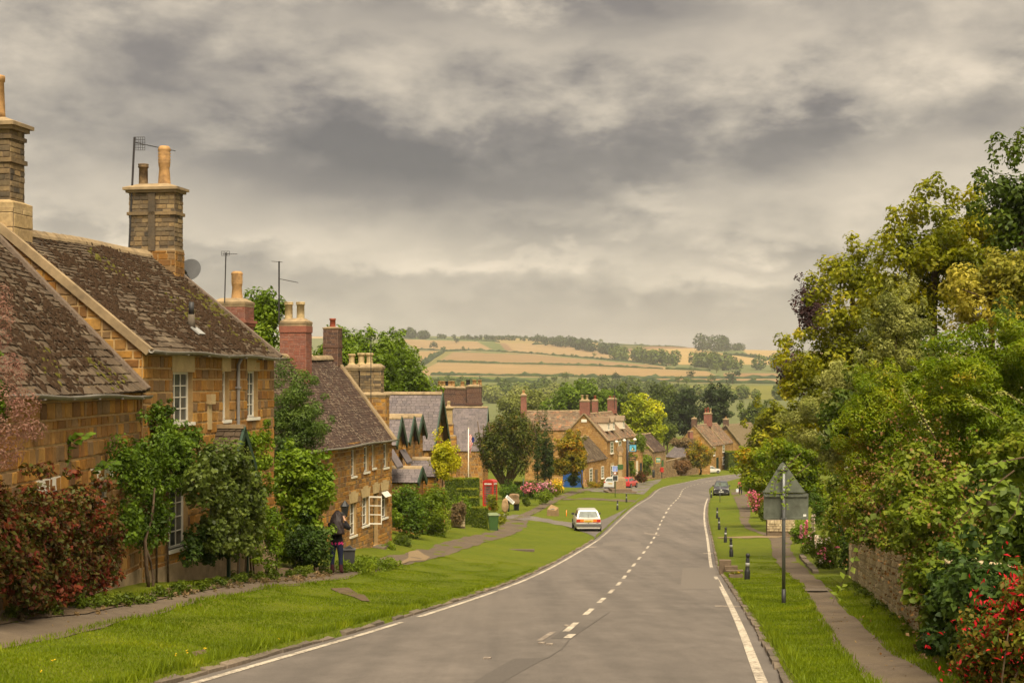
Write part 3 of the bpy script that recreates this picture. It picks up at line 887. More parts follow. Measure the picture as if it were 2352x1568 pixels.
def build_hills():
    us = np.concatenate([np.linspace(-9000, 700, 40), np.arange(720, 1960, 4.0), np.linspace(2000, 12000, 44)])
    ys = np.concatenate([np.arange(720, 1500, 12), np.arange(1500, 3750, 16), np.arange(3800, 5200, 120)])
    Yg, Ug = np.meshgrid(ys, us, indexing='ij')
    Xg = (Ug - CU) / F * Yg
    Zg = ground(Xg, Yg) + .35
    Zg[0] -= 3
    V = np.stack([Xg, Yg, Zg], -1).reshape(-1, 3)
    nr, nc = Yg.shape
    i, j = np.meshgrid(np.arange(nr - 1), np.arange(nc - 1), indexing='ij')
    a = (i * nc + j).ravel()
    me = np_mesh('hills', V, np.stack([a, a + 1, a + nc + 1, a + nc], 1))
    me.polygons.foreach_set('use_smooth', [True] * len(me.polygons))
    Vg = CV - Zg / Yg * F
    C = np.zeros(Yg.shape + (4,), np.float32); C[..., :3] = (.115, .125, .045); C[..., 3] = 1
    band = np.floor((Yg - 700) / 420 + Ug / 900).astype(int) % 3
    C[(band == 1) & ((Ug < 780) | (Ug > 1860))] = (.34, .235, .12, 1)
    for poly, col in FIELDS:
        C[in_poly(Ug, Vg, poly), :3] = tuple(x * .68 for x in (col[0] * 1.04, col[1], col[2] * .88))
    at = me.color_attributes.new('field', 'FLOAT_COLOR', 'POINT')
    at.data.foreach_set('color', C.reshape(-1))
    t = NT('fields')
    ca = t.N('ShaderNodeVertexColor', layer_name='field')
    n = t.noise(.02, 5, .6, t.pos()); n2 = t.noise(.35, 4, .7, t.pos(), (.25, 1, 1))
    c = t.mix(.5, ca.outputs[0], t.ramp(n, [(.3, (.36, .36, .36)), (.7, (.64, .62, .6))]), 'OVERLAY')
    c = t.mix(.35, c, t.ramp(n2, [(.3, (.36, .36, .36)), (.7, (.64, .64, .64))]), 'OVERLAY')
    m_ = t.out(t.bsdf(c, .95, .1))
    tag(link('hills', me, None, m_), 'rolling hillside of tan and green fields', None, None, 'structure')


build_hills()


def hedgerow(uvs, h, w, seed, n_per_m=1.6, leaf='leaf_far_dark', size=2.2, label='dark hedgerow dividing fields on the far hillside'):
    rng = np.random.default_rng(seed)
    pts = [G(u, v) for u, v in uvs]
    V, Q, b = [], [], 0
    prof = np.array([(-1, -.3), (-.9, .45), (-.45, .9), (0, 1), (.45, .9), (.9, .45), (1, -.3)])
    for p, q in zip(pts, pts[1:]):
        L = (q - p).length; k = int(max(8, min(260, L / 3.5)))
        t = np.linspace(0, 1, k + 1); x = p.x + (q.x - p.x) * t; y_ = p.y + (q.y - p.y) * t
        d = np.array([q.x - p.x, q.y - p.y]) / L; nx, ny = -d[1], d[0]
        gap = np.convolve(rng.random(k + 1), np.ones(3) / 3, 'same')
        hh = h * (.35 + .9 * gap + .5 * (rng.random(k + 1) > .93)); ww = w * (.7 + .6 * rng.random(k + 1))
        g = ground(x, y_)
        ring = np.stack([np.stack([x + nx * ww * a_ + rng.normal(0, .4, k + 1), y_ + ny * ww * a_, g + hh * z_ * (1 + rng.normal(0, .08, k + 1))], 1) for a_, z_ in prof], 1)
        V.append(ring.reshape(-1, 3)); m = len(prof)
        i, j = np.meshgrid(np.arange(k), np.arange(m - 1), indexing='ij'); a0 = (i * m + j).ravel() + b
        Q.append(np.stack([a0, a0 + 1, a0 + m + 1, a0 + m], 1)); b += ring.shape[0] * m
    me = np_mesh('hedgerow', np.concatenate(V), np.concatenate(Q))
    o = link('hedgerow', me, None, MAT[leaf])
    return tag(o, label, None, None, 'stuff')


HEDGES = [([(300, 247), (880, 262), (1250, 272), (1620, 288)], 4.5), ([(260, 325), (700, 330), (1100, 336), (1400, 343), (1700, 345), (1990, 347)], 5), ([(640, 186), (880, 200), (1200, 226), (1500, 252), (1640, 272)], 4.5),
          ([(330, 186), (480, 180), (640, 186)], 6), ([(1645, 290), (1800, 296), (1900, 300)], 5), ([(210, 268), (270, 228), (340, 184)], 9), ([(90, 110), (420, 116), (640, 128), (660, 132)], 5), ([(1380, 362), (1700, 366), (2000, 372), (2300, 376)], 6),
          ([(300, 360), (640, 366), (900, 372)], 7), ([(1990, 346), (2300, 344)], 5), ([(620, 100), (900, 118), (1240, 132)], 7), ([(180, 176), (330, 180)], 5), ([(1980, 205), (2100, 212), (2260, 236)], 7), ([(1450, 440), (1600, 384), (1560, 370)], 6),
          ([(600, 412), (830, 418), (930, 380)], 8), ([(1370, 148), (1640, 156), (1860, 158)], 4), ([(860, 146), (1000, 142), (1240, 132)], 6)]
for i, (z_, h) in enumerate(HEDGES):
    hedgerow(zp(z_), h * .72, 2.6, 100 + i)


def far_tree_mesh(seed, leaf, n=420, squat=.8):
    rng = np.random.default_rng(seed)
    cl = clumps_in((0, 0, .58), (.36, .36, .36 * squat / .8), 16, .17, rng, .25)
    V, Q, b = [], [], 0
    for c, r in cl:
        p, nn = shell_points(n // 16, c, r, rng, .5)
        v, q = leaf_cloud(p, nn, .085, rng, .8, .7); V.append(v); Q.append(q + b); b += len(v)
    me = np_mesh('crown', np.concatenate(V), np.concatenate(Q)); me.materials.append(MAT[leaf])
    return me


FT = {l: [far_tree_mesh(s, l) for s in range(4)] for l in ('leaf_far', 'leaf_far_dark', 'leaf_willow')}
_tm = MB().tube([(0, 0, -.05), (.01, 0, .3), (0, .01, .6)], [.035, .026, .012], 5).mesh('trunk'); _tm.materials.append(MAT['bark'])


def far_tree(u, v, hpx, label, group, leaf='leaf_far', seed=0, wide=1.0, base=None):
    p = base if base is not None else G(u, v)
    h = hpx / F * p.y
    r = empty('field_tree', p, seed * 1.7, label, 'tree', group)
    r.scale = (h * wide, h * wide, h)
    link('crown', FT[leaf][seed % 4], r); link('trunk', _tm, r)
    return r


FTREES = [(278, 180, 58, 1.1, 'round dark tree alone in the upper tan field'), (340, 175, 24, .9, 'small round tree beside a larger one in the tan field'), (450, 182, 30, 1.1, 'bushy tree at the corner of three tan fields'), (850, 202, 18, .8, 'tiny lone tree on the hedge of the tan field'),
          (1090, 222, 26, 1.3, 'low dark tree below the hillside wood'), (1220, 216, 26, 1.2, 'dark tree at the tip of the hillside wood'), (1360, 222, 34, 1.1, 'dark tree closing the end of the hillside wood'), (1260, 138, 30, 1.1, 'round tree standing on the skyline above the wood'),
          (592, 116, 22, 1.2, 'small dark tree on the skyline hedge'), (410, 136, 32, 1.5, 'spreading dark tree near the skyline'), (520, 130, 12, .9, 'tiny tree on the green strip near the skyline'), (655, 368, 40, 1.0, 'dark tree in the hedge of the green meadow'),
          (920, 385, 60, 1.1, 'tall dark tree beside the green meadow hedge'), (985, 372, 54, 1.0, 'bushy tree between two taller ones below the wheat field'), (1050, 362, 60, 1.1, 'dark tree against the lower wheat field'), (1350, 372, 70, 1.0, 'round tree at the lower edge of the wheat field'),
          (1275, 372, 48, 1.2, 'pale bushy tree near the lower wheat field'), (1715, 372, 50, 1.2, 'dark tree first of the group on the pale stubble strip'), (1790, 350, 56, 1.2, 'pale leaning tree on the stubble strip'), (1765, 384, 50, 1.2, 'low dark tree in the lower hedge'),
          (1910, 378, 62, 1.0, 'narrow tree beside the big dark oak'), (2035, 376, 92, 1.25, 'big dark oak on the lower stubble field'), (2160, 372, 34, 1.2, 'small dark tree beyond the big oak'), (1940, 312, 60, 1.0, 'tree before the long wood'), (1462, 146, 18, .8, 'tiny tree on the bare skyline'), (1665, 152, 14, .5, 'thin tree on the bare skyline')]
for i, (a, b, hp, wd, lab) in enumerate(FTREES):
    (u, v), = zp([(a, b)])
    far_tree(u, v, hp * .3906, lab, 'trees standing in the far fields', 'leaf_far' if i % 3 else 'leaf_far_dark', i, wd)


def wood(name, label, uvs, h, n, size, seed, leaf='leaf_far', depth=60, h2=None):
    """a far wood that reads as one mass: leaf clumps along a band of ground"""
    rng = np.random.default_rng(seed)
    pts = [G(u, v) for u, v in uvs]
    cl = []
    for p, q in zip(pts, pts[1:]):
        L = max((q - p).length, 1)
        k = int(max(4, L / (h * .45)))
        for _ in range(k):
            t = rng.random(); x = p.x + (q.x - p.x) * t; y_ = p.y + (q.y - p.y) * t + rng.random() * depth
            hh = h * rng.uniform(.65, 1.1)
            cl.append((np.array((x, y_, gz(x, y_) + hh * .52)), (hh * .42, hh * .42, hh * .5)))
    o = foliage(name, cl, n, size, MAT[leaf], rng, None, .6, .8)
    return tag(o, label, None, None, 'stuff')


wood('hillside_wood', 'long dark wood tapering across the upper hillside', zp([(890, 150), (1000, 160), (1100, 172), (1200, 192), (1300, 205), (1380, 218)]), 20, 5200, 3.6, 1, 'leaf_far_dark', 150)
wood('hillside_wood', 'long grey-green wood below the golden field', zp([(1340, 238), (1480, 250), (1560, 262), (1700, 275), (1860, 282), (2000, 300), (2180, 304), (2330, 306)]), 22, 9000, 3.2, 2, 'leaf_far', 120)
wood('hilltop_copse', 'tall copse standing on the crest of the hill', zp([(1845, 186), (1900, 190), (1990, 184)]), 34, 1800, 4, 3, 'leaf_far_dark', 60)
wood('hilltop_copse', 'low dark trees round a farm on the crest', zp([(2010, 184), (2060, 182), (2105, 180)]), 15, 900, 3, 4, 'leaf_far_dark', 40)
wood('skyline_trees', 'dark line of trees on the skyline', zp([(20, 112), (100, 110), (160, 112), (240, 114)]), 22, 2200, 4, 5, 'leaf_far_dark', 60)
wood('skyline_trees', 'low band of bushes along the skyline', zp([(300, 112), (560, 118), (700, 122), (900, 126), (1100, 134), (1240, 140)]), 10, 3200, 3, 6, 'leaf_far_dark', 30)
# the wooded valley floor between the village and the fields
wood('valley_wood', 'grey-green willows and scrub on the valley floor', [(1060, 915), (1110, 925), (1160, 930), (1230, 930), (1290, 925)], 11, 9000, 1.7, 7, 'leaf_willow', 90)
wood('valley_wood', 'mixed green trees filling the valley beyond the slate roofs', [(980, 900), (1050, 905), (1120, 912), (1200, 918), (1300, 912), (1400, 905)], 12, 9000, 1.7, 8, 'leaf_far', 90)
wood('valley_wood', 'green trees along the valley beyond the thatched house', [(1400, 905), (1500, 915), (1600, 925), (1690, 925), (1780, 930), (1860, 930)], 12, 9000, 1.7, 9, 'leaf_far', 120)
# ---------------------------------------------------------------- masonry and roofs
class Panel:
    """a plane of a building: s along ax, h along up, d out along n (all in the building's own frame)"""
    def __init__(self, o, ax, up, n):
        self.o, self.ax, self.up, self.n = Vector(o), Vector(ax).normalized(), Vector(up).normalized(), Vector(n).normalized()
    def pt(self, s, h, d=0.0): return self.o + self.ax * s + self.up * h + self.n * d
    def mat(self, s, h, d, w, hh, dd=1.0):
        m = Matrix.Identity(4)
        for i, (c, k) in enumerate(((self.ax, w), (self.n, dd), (self.up, hh))):
            m.col[i][:3] = c * k
        m.translation = self.pt(s, h, d)
        return m


def lay(H, bounds, course, width, openings, rng, h_start=0.0, stagger=True):
    """courses of pieces: (s0, s1, h0, h1)"""
    out, h = [], h_start
    while h < H - .02:
        ch = min(course(h, rng), H - h)
        if H - (h + ch) < .05: ch = H - h
        a, b = bounds(h + ch * .55)
        if b - a > .05:
            iv = [(a, b)]
            for (o0, o1, q0, q1) in openings:
                ov = min(h + ch, q1) - max(h, q0)
                if ov > ch * .22:
                    iv = [x for (p, q) in iv for x in ((p, min(q, o0)), (max(p, o1), q)) if x[1] - x[0] > .03]
            for p, q in iv:
                s = p
                first = True
                while s < q - .01:
                    w = width(h, rng)
                    if first: w *= rng.uniform(.4, 1.0); first = False
                    if q - (s + w) < .07: w = q - s
                    out.append((s, s + w, h, h + ch)); s += w
        h += ch
    return out


_unit = {}


def unit_pieces(kind, material):
    key = (kind, material)
    if key in _unit: return _unit[key]
    rng = random.Random(hash(kind) % 1000 if False else len(_unit) * 7 + 3)
    res = []
    for k in range(10):
        j = lambda a: rng.uniform(-a, a)
        b = MB()
        if kind == 'tile':
            lo, hi, x = 1.0, .12, .012
            back = [(-.5, -.6, -.5), (.5, -.6, -.5), (.5, -.6, .5), (-.5, -.6, .5)]
            front = [(-.5 + x, lo + j(.25), -.5 + j(.05)), (.5 - x, lo + j(.25), -.5 + j(.05)), (.5 - x, hi, .5), (-.5 + x, hi, .5)]
        else:
            e = .06 if kind == 'stone' else .03
            q = .045 if kind == 'stone' else .012
            back = [(-.5, -.3, -.5), (.5, -.3, -.5), (.5, -.3, .5), (-.5, -.3, .5)]
            front = [(-.5 + e * .7 + j(q), 1 + j(.35), -.5 + e + j(q)), (.5 - e * .7 + j(q), 1 + j(.35), -.5 + e + j(q)), (.5 - e * .7 + j(q), 1 + j(.35), .5 - e + j(q)), (-.5 + e * .7 + j(q), 1 + j(.35), .5 - e + j(q))]
        b.add(back + front, [(4, 5, 6, 7), (0, 1, 5, 4), (1, 2, 6, 5), (2, 3, 7, 6), (3, 0, 4, 7)])
        me = b.mesh(kind); me.materials.append(MAT[material]); fix_normals(me)
        # normals must point out (+y)
        res.append((me, [tuple(v.co) for v in me.vertices], [tuple(p.vertices) for p in me.polygons]))
    _unit[key] = res
    return res


def emit(panel, pieces, kind, material, part, Mw, depth, gap, nsep, rng, name=None, base_d=None):
    """nsep largest pieces in view become objects, the rest one joined part"""
    units = unit_pieces(kind, material)
    name = name or kind
    sc = []
    for i, (s0, s1, h0, h1) in enumerate(pieces):
        p = Mw @ panel.pt((s0 + s1) / 2, (h0 + h1) / 2)
        if p.y < 1: continue
        u, v = CU + F * p.x / p.y, CV - F * p.z / p.y
        vis = 1.0 if (-10 < u < IW + 10 and -10 < v < 1580) else .01
        sc.append(((s1 - s0) * (h1 - h0) / p.y ** 2 * vis * rng.uniform(.9, 1.1), i))
    sc.sort(reverse=True)
    sep = set(i for _, i in sc[:nsep])
    rest = MB()
    for i, (s0, s1, h0, h1) in enumerate(pieces):
        g = gap
        me, vs_, fs = units[rng.randrange(len(units))]
        sm, hm = (s0 + s1) / 2, (h0 + h1) / 2
        bd = base_d(sm, hm) if base_d else 0.0
        m = panel.mat(sm, hm, bd, max(.02, s1 - s0 - g), max(.02, h1 - h0 - (g if kind != 'tile' else -.03)), depth * rng.uniform(.75, 1.25))
        if i in sep:
            o = link(name, me, part); o.matrix_local = m
        else:
            rest.add([m @ Vector(p) for p in vs_], fs)
    if rest.v:
        o = rest.build(name + '_field' if nsep else name + '_work', MAT[material], part)
        o['kind'] = 'stuff'


def wall_mass(mb, panel, W, H, openings, gable=None, reveal=.16, thick=.3):
    """wall face with real openings and reveals; gable = (s_apex, h_apex)"""
    ss = sorted(set([0, W] + [x for o in openings for x in o[:2]])); hs = sorted(set([0, H] + [x for o in openings for x in o[2:]]))
    for a, b in zip(ss, ss[1:]):
        for c, d in zip(hs, hs[1:]):
            m, n = (a + b) / 2, (c + d) / 2
            if any(o[0] < m < o[1] and o[2] < n < o[3] for o in openings): continue
            mb.add([panel.pt(a, c), panel.pt(b, c), panel.pt(b, d), panel.pt(a, d)], [(0, 1, 2, 3)])
    for (a, b, c, d) in openings:
        q = [(a, c), (b, c), (b, d), (a, d)]
        for k in range(4):
            p0, p1 = q[k], q[(k + 1) % 4]
            mb.add([panel.pt(*p0), panel.pt(*p1), panel.pt(*p1, -reveal - .1), panel.pt(*p0, -reveal - .1)], [(0, 1, 2, 3)])
    if gable:
        mb.add([panel.pt(0, H), panel.pt(W, H), panel.pt(gable[0], gable[1])], [(0, 1, 2)])


def window(root, panel, o, cols, rows, frame='white_paint', d=-.10, bar=.022, fw=.05, sill=True, panes=True, open_leaf=False, sillmat='white_paint'):
    a, b, c, e = o
    mb = MB()
    def bar_(s0, s1, h0, h1, t0, t1):
        vs_ = [panel.pt(s, h, t) for t in (t0, t1) for s, h in ((s0, h0), (s1, h0), (s1, h1), (s0, h1))]
        mb.add(vs_, [(0, 1, 2, 3), (7, 6, 5, 4), (0, 4, 5, 1), (1, 5, 6, 2), (2, 6, 7, 3), (3, 7, 4, 0)])
    bar_(a, a + fw, c, e, d - .03, d + .02); bar_(b - fw, b, c, e, d - .03, d + .02)
    bar_(a + fw, b - fw, c, c + fw, d - .03, d + .02); bar_(a + fw, b - fw, e - fw, e, d - .03, d + .02)
    w, h = (b - a - 2 * fw) / cols, (e - c - 2 * fw) / rows
    for i in range(1, cols): bar_(a + fw + w * i - bar / 2, a + fw + w * i + bar / 2, c + fw, e - fw, d - .02, d + .008)
    for j in range(1, rows): bar_(a + fw, b - fw, c + fw + h * j - bar / 2, c + fw + h * j + bar / 2, d - .02, d + .006)
    win = mb.build('window', MAT[frame], root)
    def quad(s0, s1, h0, h1, t):
        m = MB(); m.add([panel.pt(s0, h0, t), panel.pt(s1, h0, t), panel.pt(s1, h1, t), panel.pt(s0, h1, t), panel.pt(s0, h0, t - .006), panel.pt(s1, h0, t - .006), panel.pt(s1, h1, t - .006), panel.pt(s0, h1, t - .006)],
                        [(0, 1, 2, 3), (7, 6, 5, 4), (0, 4, 5, 1), (1, 5, 6, 2), (2, 6, 7, 3), (3, 7, 4, 0)])
        return m
    if panes:
        for i in range(cols):
            for j in range(rows):
                quad(a + fw + w * i, a + fw + w * (i + 1), c + fw + h * j, c + fw + h * (j + 1), d - .012).build('pane', MAT['window_glass'], win)
    else:
        quad(a + fw * .8, b - fw * .8, c + fw * .8, e - fw * .8, d - .012).build('pane', MAT['window_glass'], win)
    if sill:
        m = MB(); vs_ = [panel.pt(s, h, t) for t in (d, .06) for s, h in ((a - .04, c - .07), (b + .04, c - .07), (b + .04, c), (a - .04, c))]
        m.add(vs_, [(3, 2, 1, 0), (4, 5, 6, 7), (0, 1, 5, 4), (1, 2, 6, 5), (2, 3, 7, 6), (3, 0, 4, 7)]); m.build('sill', MAT[sillmat], win)
    return win


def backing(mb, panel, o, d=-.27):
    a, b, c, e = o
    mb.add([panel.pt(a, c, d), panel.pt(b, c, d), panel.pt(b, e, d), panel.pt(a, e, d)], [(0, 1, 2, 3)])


def slab(panel, s0, s1, h0, h1, d0, d1):
    m = MB()
    vs_ = [panel.pt(s, h, t) for t in (d0, d1) for s, h in ((s0, h0), (s1, h0), (s1, h1), (s0, h1))]
    m.add(vs_, [(3, 2, 1, 0), (4, 5, 6, 7), (0, 1, 5, 4), (1, 2, 6, 5), (2, 3, 7, 6), (3, 0, 4, 7)])
    return m


def gutter(root, p0, p1, r=.055, mat_='grey_gutter', brackets=7):
    p0, p1 = Vector(p0), Vector(p1)
    t = (p1 - p0).normalized(); side = t.cross(Vector((0, 0, 1))).normalized()
    mb = MB(); n = 8; N_ = 12
    rings = []
    for i in range(N_ + 1):
        c = p0.lerp(p1, i / N_) + Vector((0, 0, -.02 * math.sin(i * 1.3)))
        rings.append([c + side * math.cos(math.pi + math.pi * k / n) * r + Vector((0, 0, math.sin(math.pi + math.pi * k / n) * r)) for k in range(n + 1)])
    vs_ = [p for rg in rings for p in rg]; m = n + 1
    mb.add(vs_, [(i * m + k, i * m + k + 1, (i + 1) * m + k + 1, (i + 1) * m + k) for i in range(N_) for k in range(n)])
    g = mb.build('gutter', MAT[mat_], root, True)
    md = g.modifiers.new('wall', 'SOLIDIFY'); md.thickness = .008
    b = MB()
    for i in range(brackets):
        c = p0.lerp(p1, (i + .5) / brackets)
        M = Matrix.Translation(c) @ Matrix(((t.x, side.x, 0, 0), (t.y, side.y, 0, 0), (0, 0, 1, 0), (0, 0, 0, 1)))
        b.box(-.02, .02, -r - .012, r + .012, -r - .014, -r + .01, M=M)
        if b: b.build('gutter_bracket', MAT['grey_gutter'], g); b = MB()
    return g


COURSE = lambda lo, hi: (lambda h, r: r.uniform(lo, hi))


class House:
    def __init__(self, name, label, cat, origin, ang, L, D, H, rise, seed, wall='ironstone', tile='stone_slate', joint='mortar', course=(.15, .26), sw=(.18, .46), tilec=(.15, .25), tilew=(.16, .36), nsep=300, ntile=300,
                 openings=(), near_openings=(), overhang=.16, verge=.06, gables=True, back=True, ridge_s=.5, sag=.03, front_tiles=True, back_tiles=False, near_gable_stones=True, hbase=0.0, rise_front=None, far_gable_stones=False, tiledepth=.028, ridge_mat='coping', group=None, stonedepth=.022, lw=True):
        self.rng = random.Random(seed)
        r = self.root = empty(name, origin, ang, label, cat, group)
        self.Mw = Matrix.Translation(Vector(origin)) @ Matrix.Rotation(ang, 4, 'Z')
        self.L, self.D, self.H, self.rise = L, D, H, rise
        self.rs = D * ridge_s
        F_ = self.front = Panel((0, 0, hbase), (1, 0, 0), (0, 0, 1), (0, -1, 0))
        Nn = self.near = Panel((0, D, hbase), (0, -1, 0), (0, 0, 1), (-1, 0, 0))
        Fr = self.farp = Panel((L, 0, hbase), (0, 1, 0), (0, 0, 1), (1, 0, 0))
        B_ = self.backp = Panel((L, D, hbase), (-1, 0, 0), (0, 0, 1), (0, 1, 0))
        Hh = H - hbase
        mb = MB()
        wall_mass(mb, F_, L, Hh, openings)
        wall_mass(mb, Nn, D, Hh, near_openings, (D - self.rs, Hh + rise))
        wall_mass(mb, Fr, D, Hh, [], (self.rs, Hh + rise))
        wall_mass(mb, B_, L, Hh, [])
        self.wall = mb.build('wall', MAT[joint], r)
        fix_normals(self.wall.data) if False else None
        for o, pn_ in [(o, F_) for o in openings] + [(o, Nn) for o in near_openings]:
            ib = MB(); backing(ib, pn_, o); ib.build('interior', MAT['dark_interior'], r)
        cf, wf = COURSE(*course), COURSE(*sw)
        fp = lay(Hh, lambda h: (0, L), cf, wf, list(openings), self.rng)
        gp = []
        gb = lambda hh: (0, D) if hh <= Hh else ((D - self.rs) * (hh - Hh) / rise + .02, D - self.rs * (hh - Hh) / rise - .02)
        nf = nsep
        if near_gable_stones:
            gp = lay(Hh + rise - .1, gb, cf, wf, list(near_openings), self.rng)
            k = int(nsep * .4) if nsep else 0
            emit(Nn, gp, 'stone', wall, self.wall, self.Mw, stonedepth, .032, k, self.rng); nf = nsep - k
        emit(F_, fp, 'stone', wall, self.wall, self.Mw, stonedepth, .032, nf, self.rng)
        if far_gable_stones:
            gb2 = lambda hh: (0, D) if hh <= Hh else (self.rs * (hh - Hh) / rise + .02, D - (D - self.rs) * (hh - Hh) / rise - .02)
            emit(Fr, lay(Hh + rise - .1, gb2, cf, wf, [], self.rng), 'stone', wall, self.wall, self.Mw, stonedepth, .022, 0, self.rng)
        # roof
        self.slopes = []
        sl = math.hypot(self.rs, rise); ca, sa = self.rs / sl, rise / sl
        up = Vector((0, ca, sa)); n = Vector((0, -sa, ca))
        oh = overhang
        pf = self.roof_front = Panel(Vector((-verge, 0, H)) - up * oh + n * .05, (1, 0, 0), up, n)
        bk = D - self.rs; slb = math.hypot(bk, rise); upb = Vector((0, -bk / slb, rise / slb)); nb = Vector((0, rise / slb, bk / slb))
        pb = self.roof_back = Panel(Vector((L + verge, D, H)) - upb * oh + nb * .05, (-1, 0, 0), upb, nb)
        self.RL, self.RS = L + 2 * verge, sl + oh
        self.roof = slab(pf, 0, self.RL, 0, self.RS, -.07, -.015 - sag).build('roof', MAT['slate_bed'], r)
        slab(pb, 0, self.RL, 0, slb + oh, -.07, -.015).build('roof', MAT['slate_bed'] if back_tiles else MAT[tile], r)
        ph = self.rng.uniform(0, 6)
        self.sagf = lambda s, h: sag * (math.sin(s * .55 + ph) * .5 + math.sin(s * 1.3 + h * .7) * .3 - .3) - sag * .4
        def tc(h, rg): return max(.07, tilec[1] + (tilec[0] - tilec[1]) * h / self.RS) * rg.uniform(.95, 1.05)
        if front_tiles:
            tp = lay(self.RS, lambda h: (0, self.RL), tc, COURSE(*tilew), [], self.rng)
            emit(pf, tp, 'tile', tile, self.roof, self.Mw, tiledepth, .012, ntile, self.rng, base_d=self.sagf)
        if back_tiles:
            tp = lay(slb + oh, lambda h: (0, self.RL), tc, COURSE(*tilew), [], self.rng)
            emit(pb, tp, 'tile', tile, self.roof, self.Mw, tiledepth, .012, 0, self.rng)
        # ridge tiles, each a saddle stone
        rp = lay(1, lambda h: (0, self.RL), lambda h, rg: 1.0, COURSE(.38, .52), [], self.rng)
        prof = [(-.15, -.10), (-.13, -.03), (-.06, .05), (0, .075), (.06, .05), (.13, -.03), (.15, -.10)]
        zr = H + rise + .05 / ca
        for s0, s1, _, _ in rp:
            q = MB(); jz = self.sagf((s0 + s1) / 2, self.RS) * .8
            q.prism([(self.rs + a, zr + b_ + jz) for a, b_ in prof], s0 - verge, s1 - verge - .008, 'x'); q.build('ridge_tile', MAT[ridge_mat], self.roof)


def chimney(root, Mw, c, z0, z1, wx, wy, material, rng, brick=(.075, .225), pots=(), cap='coping', capo=.07, caph=.10, joint='brick_joint', nsep=50, bands=(), kind='brick', depth=.010, base=None, name='chimney', taper=0.0):
    """a stack of wx by wy (own frame) with masonry on its faces; pots = (dx, dy, r, h, material, style)"""
    x, y_ = c
    st = MB().box(x - wx / 2, x + wx / 2, y_ - wy / 2, y_ + wy / 2, z0, z1).build(name, MAT[joint], root)
    faces = [(Panel((x - wx / 2, y_ + wy / 2, z0), (0, -1, 0), (0, 0, 1), (-1, 0, 0)), wy), (Panel((x - wx / 2, y_ - wy / 2, z0), (1, 0, 0), (0, 0, 1), (0, -1, 0)), wx),
             (Panel((x + wx / 2, y_ - wy / 2, z0), (0, 1, 0), (0, 0, 1), (1, 0, 0)), wy), (Panel((x + wx / 2, y_ + wy / 2, z0), (-1, 0, 0), (0, 0, 1), (0, 1, 0)), wx)]
    for i, (p, w) in enumerate(faces):
        pc = lay(z1 - z0, lambda h: (0, w), lambda h, rg: brick[0] * rg.uniform(.92, 1.08), lambda h, rg: brick[1] * rg.uniform(.75, 1.2), [], rng)
        emit(p, pc, kind, material, st, Mw, depth, .012, nsep if i == 0 else nsep // 3 if i == 1 else 0, rng, name='brick' if kind == 'brick' else 'stone')
    for (zb, hb, ob) in bands:
        MB().box(x - wx / 2 - ob, x + wx / 2 + ob, y_ - wy / 2 - ob, y_ + wy / 2 + ob, zb, zb + hb).build('band', MAT[material], st)
    o = capo
    b = MB(); b.box(x - wx / 2 - o * .55, x + wx / 2 + o * .55, y_ - wy / 2 - o * .55, y_ + wy / 2 + o * .55, z1, z1 + caph * .5)
    b.build('cap', MAT[cap], st)
    b = MB(); X0, X1, Y0, Y1 = x - wx / 2 - o, x + wx / 2 + o, y_ - wy / 2 - o, y_ + wy / 2 + o
    zt = z1 + caph * .5; q = .6
    b.add([(X0, Y0, zt), (X1, Y0, zt), (X1, Y1, zt), (X0, Y1, zt), (X0, Y0, zt + caph * .5), (X1, Y0, zt + caph * .5), (X1, Y1, zt + caph * .5), (X0, Y1, zt + caph * .5),
           (x - wx * .32, y_ - wy * .32, zt + caph * 1.3), (x + wx * .32, y_ - wy * .32, zt + caph * 1.3), (x + wx * .32, y_ + wy * .32, zt + caph * 1.3), (x - wx * .32, y_ + wy * .32, zt + caph * 1.3)],
          [(3, 2, 1, 0), (0, 1, 5, 4), (1, 2, 6, 5), (2, 3, 7, 6), (3, 0, 4, 7), (4, 5, 9, 8), (5, 6, 10, 9), (6, 7, 11, 10), (7, 4, 8, 11), (8, 9, 10, 11)])
    b.build('cap', MAT[cap], st)
    zp_ = zt + caph * 1.1
    for (dx, dy, r, h, pm, style) in pots:
        b = MB()
        if style == 'plain': prof = [(r * .95, 0), (r * .9, h * .1), (r * .86, h * .82), (r * 1.04, h * .84), (r * 1.04, h * .9), (r * .96, h * .93), (r * 1.06, h * .97), (r * 1.02, h), (r * .8, h), (r * .8, h * .6)]
        elif style == 'taper': prof = [(r * 1.15, 0), (r * 1.05, h * .2), (r * .9, h * .86), (r * 1.02, h * .88), (r * 1.05, h * .97), (r, h), (r * .78, h), (r * .78, h * .7)]
        elif style == 'octagon': prof = [(r * 1.25, 0), (r * 1.2, h * .14), (r * .86, h * .2), (r * .84, h * .76), (r * 1.1, h * .82), (r * 1.2, h * .9), (r * 1.2, h * .96), (r, h), (r * .8, h), (r * .8, h * .6)]
        else: prof = [(r * 1.1, 0), (r * 1.0, h * .05), (r * .82, h * .46), (r * .92, h * .5), (r * .92, h * .56), (r, h * .6), (r * .9, h * .63), (r * 1.05, h * .67), (r * .86, h * .70), (r * 1.05, h * .745), (r * .86, h * .78), (r * 1.05, h * .82), (r * .86, h * .85), (r * 1.04, h * .89), (r * .96, h * .95), (r * .72, h), (r * .5, h)]
        n = 8 if style == 'octagon' else 4 if style == 'square' else 14
        k = 1.25 if style == 'square' else 1
        b.lathe([(a * k, z) for a, z in prof], (x + dx, y_ + dy, zp_ - .03), n, square=(n == 4))
        b.build('chimney_pot', MAT[pm], st, n > 8)
    return st


